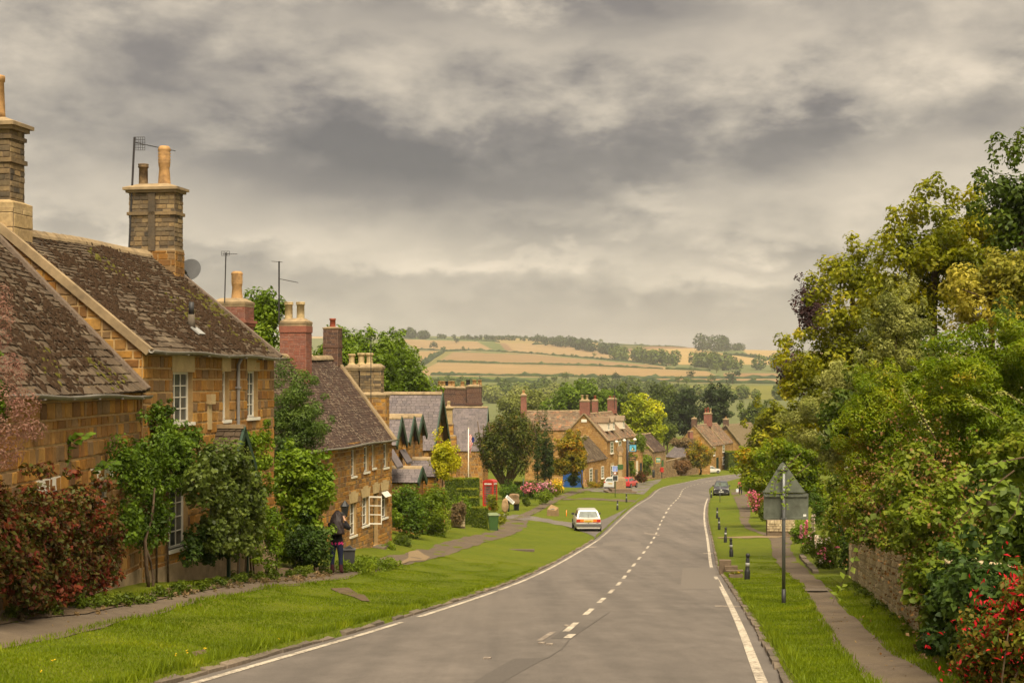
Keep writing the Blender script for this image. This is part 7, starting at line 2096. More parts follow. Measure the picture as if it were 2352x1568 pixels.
# barn sign, board, post box, litter bins
q = P(1511.5, 1056, 272.5); o = empty('wall_sign', q, .38, 'green and gold sign on the stone barn', 'sign'); k = F / 272.5
MB().box(-.52, .52, -.06, 0, -.55, .5).build('frame', MAT['sign_gold'], o); pn = MB().box(-.46, .46, -.09, -.061, -.42, .44).build('panel', MAT['sign_green'], o); scribble(pn, (-.46, .46, -.42, .44), ((.62, .16), (.38, .14), (.12, .1)), 'plate_white', -.091, 6)
q = P(1521.5, 1071, 274); o = empty('notice_board', q, .38, 'tall green notice board beside the red post box', 'notice board'); MB().box(-.2, .2, -.05, .03, 0, 1.1).build('panel', MAT['green_paint'], o); MB().box(-.17, .17, -.06, -.051, .06, 1.04).build('face', MAT['bin_green'], o)
q = P(1520, 1093, 271); o = empty('post_box', q, .2, 'red post box on a black post by the stone barn', 'post box'); MB().box(-.07, .07, -.07, .07, -.3, .75).build('post', MAT['black_metal'], o); pr = [(-.27, .72), (.27, .72), (.27, 1.42), (.16, 1.5), (-.16, 1.5), (-.27, 1.42)]; MB().prism(pr, -.25, .25, 'y').build('box', MAT['red_enamel'], o); MB().box(-.16, .16, -.262, -.251, 1.2, 1.24).build('slot', MAT['black_metal'], o)
q = P(1501, 1093.5, 268); o = empty('litter_bin', q, 0, 'slim dark litter bin at the corner of the barn', 'litter bin'); MB().lathe([(.2, -.2), (.22, .1), (.24, 1.0), (.2, 1.1), (.1, 1.14)], n=10).build('body', MAT['black_metal'], o, True); MB().lathe([(.235, .8), (.245, .95)], n=10).build('band', MAT['grey_metal'], o)
# corner of the green: lectern, bin, stones, green post, plaque stone, marker
o, p, k = post('information_lectern', 'slanted information lectern on a dark post by the lane', 'lectern', 1168.5, 1174, 1146, .07, 'green_paint')
M_ = Matrix.Translation((.1, -.05, PZ(1147, p.y) - p.z)) @ Matrix.Rotation(math.radians(42), 4, 'Y') @ Matrix.Rotation(math.radians(20), 4, 'X'); MB().box(-.42, .42, -.3, .3, -.02, .02, M=M_).build('panel', MAT['plate_white'], o); MB().box(-.36, .36, -.25, .25, .0205, .024, M=M_).build('map', MAT['lead_flash'], o)
o = empty('litter_bin', G(1186, 1171), .2, 'black litter bin beside the information lectern', 'litter bin'); MB().lathe([(.26, -.1), (.27, .1), (.31, .78), (.33, .8), (.33, .88), (.2, .92)], n=4, square=True).build('body', MAT['black_metal'], o); MB().lathe([(.335, .81), (.335, .86)], n=4, square=True).build('rim', MAT['grey_metal'], o)
boulder('rounded tan boulder by the information lectern', 1152, 1168, 1146, 1176, 123, 1, 'ironstone_grey'); boulder('angular tan boulder behind the black litter bin', 1168, 1194, 1134, 1158, 130, 2, 'ironstone_grey')
o, p, k = post('green_post', 'slim green post beside the phlox', 'post', 1202, 1157, 1099, .05, 'green_paint')
q = G(1270, 1184); ps = empty('plaque_stone', q, -.5, 'pinkish stone block with sloping plaque on the green', 'monument'); MB().add([(-.38, -.3, -.1), (.38, -.3, -.1), (.38, .3, -.1), (-.38, .3, -.1), (-.36, -.28, .5), (.36, -.28, .42), (.34, .28, .62), (-.3, .28, .86)], [(3, 2, 1, 0), (4, 5, 6, 7), (0, 1, 5, 4), (1, 2, 6, 5), (2, 3, 7, 6), (3, 0, 4, 7)]).build('block', MAT['ironstone_grey'], ps); MB().box(-.22, .22, -.2, .1, .51, .56, M=Matrix.Rotation(-.1, 4, 'Y')).build('plaque', MAT['lead_flash'], ps)
o, p, k = post('marker_post', 'short orange marker stake on the green', 'marker', 1301, 1185, 1171, .03, 'lamp_orange')
boulder('half buried pale stone in the near grass', 1456 // 1 - 106, 1362, 1220, 1229, 103, 4, 'pale_stone', name='grass_stone')
# market cross
q = G(1424, 1131); mc = empty('market_cross', q, .12, 'stone market cross on stepped base with green plaque', 'monument'); s = F / q.y
hz = lambda v: PZ(v, q.y) - q.z
for w, z0, z1 in ((1.7, -.2, .22), (1.2, .22, .5)):
    MB().box(-w, w, -w, w, z0, z1).build('step', MAT['mortar_dark'], mc)
b = MB(); b.lathe([(.85, .5), (.85, 1.5), (.75, 1.75), (.5, 1.9)], n=4, square=True); b.build('pedestal', MAT['ironstone_grey'], mc)
b = MB(); b.lathe([(.36, 1.88), (.30, hz(1046))], n=4, square=True); b.build('shaft', MAT['pale_stone'], mc)
MB().lathe([(.38, hz(1046)), (.4, hz(1044)), (.3, hz(1043)), (.26, hz(1036))], n=4, square=True).build('capital', MAT['ironstone_grey'], mc)
cz = hz(1031.5); MB().prism([(.42 * math.cos(a * math.pi / 9), cz + .42 * math.sin(a * math.pi / 9)) for a in range(18)], -.14, .14, 'y').build('wheel_head', MAT['ironstone_grey'], mc)
MB().box(-.34, .34, -.30, -.22, hz(1077), hz(1066)).build('plaque', MAT['bin_green'], mc)

# flagpole and limp striped flag
Yf = 121; q = P(1076, 1115, Yf); fp_ = empty('flagpole', q, 0, 'white flagpole with gold truck behind the clipped hedge', 'flagpole')
H_ = PZ(984, Yf) - q.z
MB().tube([(0, 0, -.8), (0, 0, H_)], [.045, .035], 8).build('pole', MAT['white_paint'], fp_, True); MB().lathe([(.02, H_), (.06, H_ + .03), (.06, H_ + .07), (.01, H_ + .1)], n=10).build('finial', MAT['cream_paint'], fp_, True)
fm = MB(); nx, nz = 14, 26
plain('flag_red', (.50, .035, .045), .8, .1, 0, .1, 5, 0); plain('flag_white', (.72, .66, .58), .8, .1, 0, .06, 5, 0); plain('flag_blue', (.03, .04, .16), .8, .1, 0, .1, 5, 0)
fh_ = PZ(996, Yf) - PZ(1036, Yf)
for i in range(nx + 1):
    for j in range(nz + 1):
        t, s_ = i / nx, j / nz
        xx = .05 + t * (.42 - .12 * s_) * (1 if True else 0) - .42 * s_ * t * .9 * (t > 0) * .6
        fm.v.append((xx + .03 * math.sin(s_ * 9 + t * 6), .10 * math.sin(t * 9 + s_ * 2.5) * (.4 + t), fh_ * (1 - s_) - .30 * t * (1 - s_ * .3)))
for i in range(nx):
    for j in range(nz):
        a = i * (nz + 1) + j; fm.f.append((a, a + 1, a + nz + 2, a + nz + 1))
        fm.mi.append(2 if (i > 8 and j < 9) else int((i + j * .5) // 1.5) % 2)
fo = fm.build('flag', [MAT['flag_red'], MAT['flag_white'], MAT['flag_blue']], None, True); fo.location = P(1076, 1036, Yf); fo.location.y -= .05
tag(fo, 'red and white striped flag with blue canton hanging limp', 'flag')

# wall lantern and letter box by the second cottage
q = P(792, 1188, 46.5)
o = empty('wall_lantern', q, 0, 'dark wall lantern on the corner of the brown roofed cottage', 'lantern'); MB().lathe([(.03, 0), (.07, .03), (.12, .32), (.14, .34), (.08, .42), (.02, .5)], n=6).build('cage', MAT['black_metal'], o); MB().lathe([(.071, .05), (.115, .30)], n=6).build('glass', MAT['window_glass'], o); MB().tube([(0, 0, .02), (-.15, .1, -.1)], .015, 5).build('bracket', MAT['black_metal'], o)
q = G(802, 1318); q = P(803, 1292, 45); o = empty('mail_box', (q.x, q.y, gz(q.x, q.y)), .1, 'dark grey mail box on a post beside the woman', 'mail box'); hb = q.z - gz(q.x, q.y)
MB().box(-.04, .04, -.04, .04, -.2, hb + .1).build('post', MAT['wood_post'], o); MB().prism([(-.16, hb), (.14, hb), (.16, hb + .38), (.0, hb + .5), (-.18, hb + .4)], -.14, .14, 'y').build('box', MAT['plastic_dark'], o); MB().box(-.19, .18, -.17, .16, hb + .38, hb + .41).build('lid', MAT['bumper_grey'], o)
# low dark brick planters
for i, (u0, u1, v0, v1, Y_, lab) in enumerate(((902, 925, 1272, 1290, 61, 'low dark brick planter beside the gravel bed'), (918, 939, 1265, 1284, 64, 'farther dark brick planter beside the gravel bed'))):
    q = P((u0 + u1) / 2, v1, Y_); o = empty('brick_planter', q, -.1, lab, 'planter'); w = (u1 - u0) / F * Y_ / 2; h = (v1 - v0) / F * Y_
    c_ = MB().box(-w, w, -.3, .3, -.3, h).build('core', MAT['mortar_dark'], o)
    emit(Panel((-w, -.3, -.1), (1, 0, 0), (0, 0, 1), (0, -1, 0)), lay(h + .1, lambda hh: (0, 2 * w), COURSE(.075, .08), COURSE(.2, .24), [], rgc), 'brick', 'brown_brick', c_, Matrix.Translation(q), .012, .012, 20, rgc, name='brick')
    MB().box(-w - .03, w + .03, -.34, .34, h, h + .05).build('coping', MAT['kerb_stone'], o)
# stub of garden wall under the dry climber, low wall under the road sign
for i, (u0, u1, v0, v1, Y_, mt, lab) in enumerate(((1036, 1068, 1166, 1205, 90, 'wall_rubble', 'stub of rubble wall under the dry climber'), (1762, 1826, 1194, 1216, 92, 'wall_rubble', 'low tan rubble wall below the road sign plate'))):
    q = P((u0 + u1) / 2, v1, Y_); o = empty('low_wall', q, 0, lab, 'wall'); w = (u1 - u0) / F * Y_ / 2; h = (v1 - v0) / F * Y_
    c_ = MB().box(-w, w, 0, .4, -.4, h).build('core', MAT['mortar_dark'], o)
    emit(Panel((-w, 0, -.1), (1, 0, 0), (0, 0, 1), (0, -1, 0)), lay(h + .1, lambda hh: (0, 2 * w), COURSE(.12, .2), COURSE(.15, .35), [], rgc), 'stone', mt, c_, Matrix.Translation(q), .04, .015, 30, rgc)
for i, (u, vt, Y_, lab) in enumerate(((1483, 994, 300, 'wooden utility pole before the yellow-green tree'), (1437, 1000, 262, 'wooden utility pole behind the pub roof'), (1731, 985, 395, 'wooden utility pole beside the thatched house'))):
    q = Vector((PX(u, Y_), Y_, gz(PX(u, Y_), Y_))); o = empty('utility_pole', q, 0, lab, 'pole', 'wooden utility poles'); MB().tube([(0, 0, -.5), (0, 0, PZ(vt - 8, Y_) - q.z)], [.16, .12], 7).build('pole', MAT['wood_post'], o, True)
    MB().box(-.6, .6, -.06, .06, PZ(vt, Y_) - q.z, PZ(vt, Y_) - q.z + .12).build('crossarm', MAT['wood_post'], o)


# ---------------------------------------------------------------- cars
def car(name, label, u, v, heading, paint_, L, W, H, belt, prof, cabin, rear=True, plate='plate_yellow', tyre=.30, Y=None, bumper='bumper_grey', estate=False, seed=1):
    """prof: (y, z_bottom, z_top, half width factor) from tail to nose; cabin: (rear base y, rear top y, front top y, front base y, top half width)"""
    p = G(u, v) if Y is None else Vector((PX(u, Y), Y, gz(PX(u, Y), Y)))
    p.z = max(p.z, float(ZR(p.y))) + .02
    r = empty(name, p, heading, label, 'car')
    w = W / 2
    rings = []
    for (y_, zb_, zt_, k) in prof:
        ww = w * k
        half = [(ww * .86, zb_), (ww * .97, zb_ + .08), (ww, zb_ + (zt_ - zb_) * .45), (ww * .985, zb_ + (zt_ - zb_) * .75), (ww * .93, zt_ - .03), (ww * .80, zt_), (0, zt_ + .02)]
        rings.append([(-x, y_, z) for x, z in half] + [(x, y_, z) for x, z in half[-2::-1]])
    b = MB(); n = len(rings[0])
    b.v = [q for rg in rings for q in rg]
    b.f = [(i * n + k, i * n + k + 1, (i + 1) * n + k + 1, (i + 1) * n + k) for i in range(len(rings) - 1) for k in range(n - 1)]
    b.f += [tuple(range(n)), tuple((len(rings) - 1) * n + k for k in range(n))[::-1]]
    b.f += [(i * n, (i + 1) * n, (i + 1) * n + n - 1, i * n + n - 1) for i in range(len(rings) - 1)]
    b.mi = [0] * len(b.f)
    body = b.build('body', MAT[paint_], r, True)
    md = body.modifiers.new('edge', 'EDGE_SPLIT'); md.split_angle = math.radians(38)
    # cabin
    yr0, yr1, yf1, yf0, wt = cabin; wb = w * .90; zt_ = H
    c = MB()
    base = [(-wb, yr0, belt), (wb, yr0, belt), (wb, yf0, belt), (-wb, yf0, belt)]
    top = [(-wt, yr1, zt_ - .07), (wt, yr1, zt_ - .07), (wt, yf1, zt_ - .07), (-wt, yf1, zt_ - .07)]
    crn = [(-wt * .86, yr1 + .10, zt_ - .012), (wt * .86, yr1 + .10, zt_ - .012), (wt * .86, yf1 - .15, zt_), (-wt * .86, yf1 - .15, zt_)]
    c.add(base + top + crn, [(0, 1, 5, 4), (1, 2, 6, 5), (2, 3, 7, 6), (3, 0, 4, 7), (4, 5, 9, 8), (5, 6, 10, 9), (6, 7, 11, 10), (7, 4, 8, 11), (8, 9, 10, 11)])
    c.build('cabin', MAT[paint_], r)
    def pane(q, nm, inset, off=.008):
        q = [Vector(x) for x in q]; nrm = (q[1] - q[0]).cross(q[3] - q[0]).normalized()
        cen = sum(q, Vector()) / 4
        if nrm.dot(cen - Vector((0, cen.y * .2, belt + .1))) < 0: nrm = -nrm
        a0, a1, b0, b1 = inset
        def bl(s, t): return (q[0].lerp(q[1], s)).lerp(q[3].lerp(q[2], s), t)
        f = [bl(a0, b0), bl(1 - a1, b0), bl(1 - a1, 1 - b1), bl(a0, 1 - b1)]
        m = MB(); m.add([x + nrm * off for x in f] + [x - nrm * .004 for x in f], [(0, 1, 2, 3), (7, 6, 5, 4), (0, 4, 5, 1), (1, 5, 6, 2), (2, 6, 7, 3), (3, 7, 4, 0)])
        return m.build(nm, MAT['car_glass'], r)
    pane([base[0], base[1], top[1], top[0]], 'rear_window', (.07, .07, .08, .10)); pane([base[2], base[3], top[3], top[2]], 'windscreen', (.05, .05, .05, .06))
    ym = .52
    for s in (1, 2):
        q = [base[s], base[s + 1 if s == 1 else s + 1], top[s + 1], top[s]] if s == 1 else [base[3], base[0], top[0], top[3]]
        pane(q, 'side_window', (.06, .50, .10, .10)); pane(q, 'side_window', (.53, .08, .10, .10))
    # wheels
    yw_ = (prof[0][0] + L * .19, prof[-1][0] - L * .19)
    for sx in (-1, 1):
        for yy in yw_:
            x = sx * (w - .10)
            MB().tube([(sx * (w - .02), yy, tyre), (sx * (w + .004), yy, tyre)], tyre * 1.14, 18).build('wheel_arch', MAT['plastic_dark'], r)
            t = MB().tube([(x - .095, yy, tyre), (x + .125 * (1 if sx > 0 else 0) + (.0 if sx > 0 else .095), yy, tyre)] if sx > 0 else [(x + .095, yy, tyre), (x - .125, yy, tyre)], tyre, 18).build('tyre', MAT['rubber'], r)
            MB().tube([(sx * (w + .02), yy, tyre), (sx * (w + .032), yy, tyre)], tyre * .62, 14).build('rim', MAT['rim_metal'], t)
    for sx in (-1, 1): MB().box(sx * (w + .02) - .09, sx * (w + .02) + .09, yf0 - .42, yf0 - .32, belt + .02, belt + .15).build('mirror', MAT['plastic_dark'], r)
    MB().box(-w * .8, w * .8, prof[0][0] + .3, prof[-1][0] - .3, .14, prof[2][1] + .05).build('underbody', MAT['plastic_dark'], r)
    return r, p, w


def bits(r, items):
    for nm, x0, x1, y0, y1, z0, z1, mt in items: MB().box(x0, x1, y0, y1, z0, z1).build(nm, MAT[mt], r)


def number_plate(r, x0, x1, y_, z0, z1, mt, seed):
    s = -1 if y_ < 0 else 1
    b = MB().box(x0, x1, min(y_, y_ + s * .012), max(y_, y_ + s * .012), z0, z1).build('number_plate', MAT[mt], r)
    rng = random.Random(seed); m = MB(); x = x0 + .03
    for k in range(7):
        w = (x1 - x0 - .1) / 7.6; yy = y_ + s * .013
        m.box(x, x + w * .28, min(yy, yy + s * .003), max(yy, yy + s * .003), z0 + .02, z1 - .02)
        zz = rng.choice((z0 + .02, (z0 + z1) / 2 - .008, z1 - .035)); m.box(x + w * .28, x + w * .75, min(yy, yy + s * .003), max(yy, yy + s * .003), zz, zz + .015)
        x += w * (1.0 if k != 3 else 1.5)
    m.build('lettering', MAT['black_metal'], b)['kind'] = 'stuff'


hatch = lambda L, zb, zt, nose: [(-L / 2, .34, zt - .03, .93), (-L / 2 + .05, .24, zt, .97), (-L / 2 + .5, zb, zt + .01, 1.0), (-.2, zb, zt, 1.0), (L * .16, zb, zt - .01, 1.0), (L * .24, zb, zt - .04, .99), (L / 2 - .35, zb, nose + .04, .96), (L / 2 - .06, .24, nose - .04, .90), (L / 2, .34, nose - .20, .84)]
# white hatchback at the lane mouth
r, p, w = car('hatchback_car', 'old white hatchback parked at the mouth of the lane, seen from behind', 1347, 1216.5, math.radians(1), 'car_white', 3.99, 1.66, 1.415, .92, hatch(3.99, .20, .93, .80), (-1.93, -1.52, .15, .78, .60))
y0 = -3.99 / 2
bits(r, [('bumper', -.80, .80, y0 - .10, y0 + .1, .42, .56, 'bumper_grey'), ('lower_valance', -.74, .74, y0 - .04, y0 + .1, .26, .42, 'car_white'), ('tail_light', -.77, -.52, y0 - .022, y0 + .1, .66, .84, 'lamp_red'), ('tail_light', .52, .77, y0 - .022, y0 + .1, .66, .84, 'lamp_red'),
         ('reflector_panel', -.515, -.29, y0 - .018, y0 + .1, .69, .84, 'lamp_orange'), ('reflector_panel', .29, .515, y0 - .018, y0 + .1, .69, .84, 'lamp_orange'), ('reflector_panel', -.515, -.29, y0 - .018, y0 + .1, .66, .689, 'lamp_red'), ('reflector_panel', .29, .515, y0 - .018, y0 + .1, .66, .689, 'lamp_red'), ('badge', -.03, .03, y0 - .02, y0, .60, .65, 'plastic_dark'), ('badge', .50, .64, y0 - .012, y0, .60, .62, 'grey_metal'), ('wiper', -.02, .0, y0 + .02, y0 + .06, .90, 1.12, 'plastic_dark')])
number_plate(r, -.27, .27, y0 - .02, .67, .80, 'plate_yellow', 1)
MB().tube([(-.45, y0 - .06, .22), (-.45, y0 + .4, .22)], .035, 8).build('exhaust', MAT['plastic_dark'], r)
# red hatchback and silver hatchback before the pub
r, p, w = car('hatchback_car', 'small red hatchback parked before the pub', 1442, 1119.5, math.radians(-24), 'car_red', 3.65, 1.72, 1.42, .90, hatch(3.65, .20, .91, .84), (-1.72, -1.42, .1, .72, .62))
y0 = -3.65 / 2
bits(r, [('bumper', -.80, .80, y0 - .06, y0 + .1, .32, .50, 'car_red'), ('tail_light', -.80, -.66, y0 - .02, y0 + .12, .64, .86, 'lamp_red'), ('tail_light', .66, .80, y0 - .02, y0 + .12, .64, .86, 'lamp_red'), ('lower_valance', -.7, .7, y0 - .04, y0 + .1, .20, .32, 'plastic_dark'), ('badge', -.06, .06, y0 - .02, y0, .80, .85, 'rim_metal')])
number_plate(r, -.27, .27, y0 - .02, .60, .72, 'plate_yellow', 2)
r, p, w = car('hatchback_car', 'silver hatchback parked behind the market cross', 1410, 1120.5, math.radians(-16), 'car_silver', 4.3, 1.84, 1.48, .96, hatch(4.3, .20, .97, .86), (-2.05, -1.55, .1, .95, .64))
y0 = -4.3 / 2
bits(r, [('bumper', -.86, .86, y0 - .08, y0 + .1, .28, .56, 'car_silver'), ('tail_light', -.86, -.66, y0 - .02, y0 + .15, .80, .98, 'lamp_red'), ('tail_light', .66, .86, y0 - .02, y0 + .15, .80, .98, 'lamp_red'), ('lower_valance', -.8, .8, y0 - .085, y0 + .1, .20, .279, 'plastic_dark')])
number_plate(r, -.27, .27, y0 - .02, .66, .78, 'plate_yellow', 3)
# dark crossover facing uphill
r, p, w = car('crossover_car', 'dark purple crossover parked facing uphill beside the far verge', 1657, 1137, math.radians(172), 'car_dark', 4.12, 1.78, 1.57, 1.02, hatch(4.12, .24, 1.03, .98), (-1.95, -1.55, .05, .95, .62), tyre=.33)
y1 = 4.12 / 2
bits(r, [('grille', -.45, .45, y1 - .1, y1 + .02, .66, .74, 'plastic_dark'), ('lower_grille', -.62, .62, y1 - .1, y1 + .05, .30, .46, 'plastic_dark'), ('headlight', -.80, -.48, y1 - .22, y1 - .02, .70, .86, 'lamp_clear'), ('headlight', .48, .80, y1 - .22, y1 - .02, .70, .86, 'lamp_clear'), ('bumper', -.84, .84, y1 - .12, y1 + .04, .46, .60, 'car_dark'), ('badge', -.08, .08, y1, y1 + .035, .64, .80, 'lamp_clear'), ('fog_light', -.76, -.58, y1 - .1, y1 + .06, .36, .44, 'rim_metal'), ('fog_light', .58, .76, y1 - .1, y1 + .06, .36, .44, 'rim_metal')])
number_plate(r, -.26, .26, y1 + .05, .46, .57, 'plate_white', 4)
# small white car on the far verge
r, p, w = car('small_car', 'small white rounded car parked on the far verge by the little tree', 1634, 1086.5, math.radians(-66), 'car_white', 3.55, 1.63, 1.49, .96, hatch(3.55, .20, .97, .88), (-1.68, -1.30, .05, .75, .58))
y0 = -3.55 / 2
bits(r, [('bumper', -.78, .78, y0 - .06, y0 + .1, .30, .52, 'car_white'), ('tail_light', -.80, -.66, y0 - .01, y0 + .15, .66, .86, 'lamp_red'), ('tail_light', .66, .80, y0 - .01, y0 + .15, .66, .86, 'lamp_red')])
number_plate(r, -.26, .26, y0 - .02, .70, .81, 'plate_yellow', 5)


# ---------------------------------------------------------------- people
def skin_body(name, root, joints, edges, mats, classify, levels=2):
    """one continuous body grown along a posed skeleton"""
    me = bpy.data.meshes.new(name); names = list(joints)
    me.from_pydata([joints[k][0] for k in names], [(names.index(a), names.index(b)) for a, b in edges], [])
    o = bpy.data.objects.new(name, me); COL.objects.link(o)
    md = o.modifiers.new('skin', 'SKIN'); md.use_smooth_shade = True
    sv = me.skin_vertices[0].data
    for i, k in enumerate(names):
        rr = joints[k][1]; sv[i].radius = rr if isinstance(rr, tuple) else (rr, rr); sv[i].use_root = (k == 'pelvis')
    ss = o.modifiers.new('sub', 'SUBSURF'); ss.levels = levels; ss.render_levels = levels
    dg = bpy.context.evaluated_depsgraph_get()
    nm = bpy.data.meshes.new_from_object(o.evaluated_get(dg)); nm.name = name
    bpy.data.objects.remove(o)
    nm.materials.clear()
    for m_ in mats: nm.materials.append(m_)
    for pl in nm.polygons: pl.material_index = classify(pl.center); pl.use_smooth = True
    return link(name, nm, root)


plain('skin', (.42, .24, .16), .6, .3, 0, .08, 10, 0); plain('jacket_black', (.014, .012, .014), .85, .2, 0, .3, 20, .3); plain('jeans_navy', (.016, .019, .045), .9, .15, 0, .3, 30, .3); plain('boot_red', (.055, .012, .016), .6, .3, 0, .25, 14, .2)
plain('cloth_pink', (.50, .03, .14), .85, .2, 0, .1, 10, .1); plain('hair_dark', (.022, .012, .011), .6, .4, 0, .4, 30, .4); plain('top_coral', (.62, .12, .13), .85, .2, 0, .12, 10, .1); plain('bag_pale', (.55, .58, .62), .7, .3, 0, .15, 8, 0)


def fingers(j, e, wrist, palm, d, up, tag_):
    d = Vector(d).normalized(); up = Vector(up).normalized(); side = d.cross(up).normalized(); pv = Vector(palm)
    for i, (off, ln) in enumerate(((-.03, .065), (-.01, .075), (.01, .072), (.03, .055))):
        a = pv + side * off + d * .04; b = a + d * ln * .5 + up * .01; c = a + d * ln * .8 + up * .035
        for nme, q, rr in (('a', a, .011), ('b', b, .0095), ('c', c, .008)): j[f'{tag_}f{i}{nme}'] = (tuple(q), rr)
        e += [(tag_ + 'palm', f'{tag_}f{i}a'), (f'{tag_}f{i}a', f'{tag_}f{i}b'), (f'{tag_}f{i}b', f'{tag_}f{i}c')]
    a = pv - side * .045; b = a - side * .02 + d * .04
    j[tag_ + 'ta'] = (tuple(a), .012); j[tag_ + 'tb'] = (tuple(b), .010); e += [(tag_ + 'palm', tag_ + 'ta'), (tag_ + 'ta', tag_ + 'tb')]


def photographer():
    g = G(773, 1326); g = Vector((PX(773, 43.2), 43.2, gz(PX(773, 43.2), 43.2)))
    r = empty('person', g, math.radians(-8), 'woman in black jacket and jeans raising a camera to her face', 'person')
    j = {'pelvis': ((0, 0, .90), (.175, .13)), 'waist': ((0, .0, 1.02), (.165, .12)), 'chest': ((0, .01, 1.22), (.175, .125)), 'shoulders': ((0, .0, 1.36), (.15, .10)), 'neck': ((.01, .02, 1.45), .058), 'head0': ((.015, .045, 1.53), .075), 'head': ((.02, .05, 1.61), .088),
         'lhip': ((-.10, 0, .84), .115), 'lknee': ((-.115, .0, .47), .072), 'lankle': ((-.125, -.01, .10), .055), 'lheel': ((-.125, -.02, .045), .05), 'ltoe': ((-.135, .15, .035), .04),
         'rhip': ((.10, 0, .84), .115), 'rknee': ((.115, .01, .47), .072), 'rankle': ((.125, .0, .10), .055), 'rheel': ((.125, -.01, .045), .05), 'rtoe': ((.15, .15, .035), .04),
         'lsh': ((-.19, .0, 1.36), .075), 'lel': ((-.20, .17, 1.17), .06), 'lwr': ((-.02, .27, 1.42), .035), 'lpalm': ((.03, .27, 1.50), (.032, .018)),
         'rsh': ((.19, .0, 1.36), .075), 'rel': ((.34, .12, 1.24), .062), 'rwr': ((.17, .25, 1.46), .035), 'rpalm': ((.13, .27, 1.53), (.032, .018))}
    e = [('pelvis', 'waist'), ('waist', 'chest'), ('chest', 'shoulders'), ('shoulders', 'neck'), ('neck', 'head0'), ('head0', 'head'), ('pelvis', 'lhip'), ('lhip', 'lknee'), ('lknee', 'lankle'), ('lankle', 'lheel'), ('lankle', 'ltoe'), ('pelvis', 'rhip'), ('rhip', 'rknee'), ('rknee', 'rankle'), ('rankle', 'rheel'), ('rankle', 'rtoe'),
         ('shoulders', 'lsh'), ('lsh', 'lel'), ('lel', 'lwr'), ('lwr', 'lpalm'), ('shoulders', 'rsh'), ('rsh', 'rel'), ('rel', 'rwr'), ('rwr', 'rpalm')]
    fingers(j, e, None, j['lpalm'][0], (.5, .1, .8), (0, 1, 0), 'l'); fingers(j, e, None, j['rpalm'][0], (-.5, .1, .8), (0, 1, 0), 'r')
    def cls(c):
        if c.z < .26: return 3
        if c.z < .835: return 2
        if c.z < .885 and abs(c.x) < .3: return 4
        if c.z > 1.455 and c.y > .0: return 0
        return 1
    skin_body('body', r, j, e, [MAT['skin'], MAT['jacket_black'], MAT['jeans_navy'], MAT['boot_red'], MAT['cloth_pink']], cls)
    h = MB(); rng = random.Random(2)
    n, m = 22, 14; vs_ = []
    for a in range(m + 1):
        t = a / m
        z = 1.725 - .62 * t ** 1.05; rad = .112 * math.sin(min(1, t * 2.6) * math.pi / 2) if t < .35 else .112 + .085 * (t - .35)
        for k in range(n):
            w_ = math.pi * (1.06 + 1.0 * k / (n - 1) - .03)
            wob = 1 + .08 * math.sin(k * 2.3 + a * .6) + rng.uniform(-.03, .03)
            x = math.cos(w_) * rad * 1.12 * wob; y_ = math.sin(w_) * rad * (1.05 - .25 * t) * wob
            vs_.append((x + .018, y_ + .045 * (1 - t) - .065 * min(1, t * 1.6) - (.02 if t > .4 else 0), z))
    h.add(vs_, [(a * n + k, a * n + k + 1, (a + 1) * n + k + 1, (a + 1) * n + k) for a in range(m) for k in range(n - 1)])
    ho = h.build('hair', MAT['hair_dark'], r, True); s = ho.modifiers.new('thick', 'SOLIDIFY'); s.thickness = .05; s.offset = -1
    M = Matrix.Translation(g) @ Matrix.Rotation(math.radians(-8), 4, 'Z')
    cm_ = empty('camera_body', M @ Vector((.075, .30, 1.60)), math.radians(-8), 'black camera held up before the face of the woman', 'camera')
    MB().box(-.07, .07, -.03, .04, -.05, .05).build('body', MAT['plastic_dark'], cm_); MB().tube([(0, .04, 0), (0, .15, .0)], .038, 12).build('lens', MAT['plastic_dark'], cm_); MB().box(-.025, .025, -.02, .03, .05, .08).build('viewfinder', MAT['bumper_grey'], cm_)
    return r


photographer()


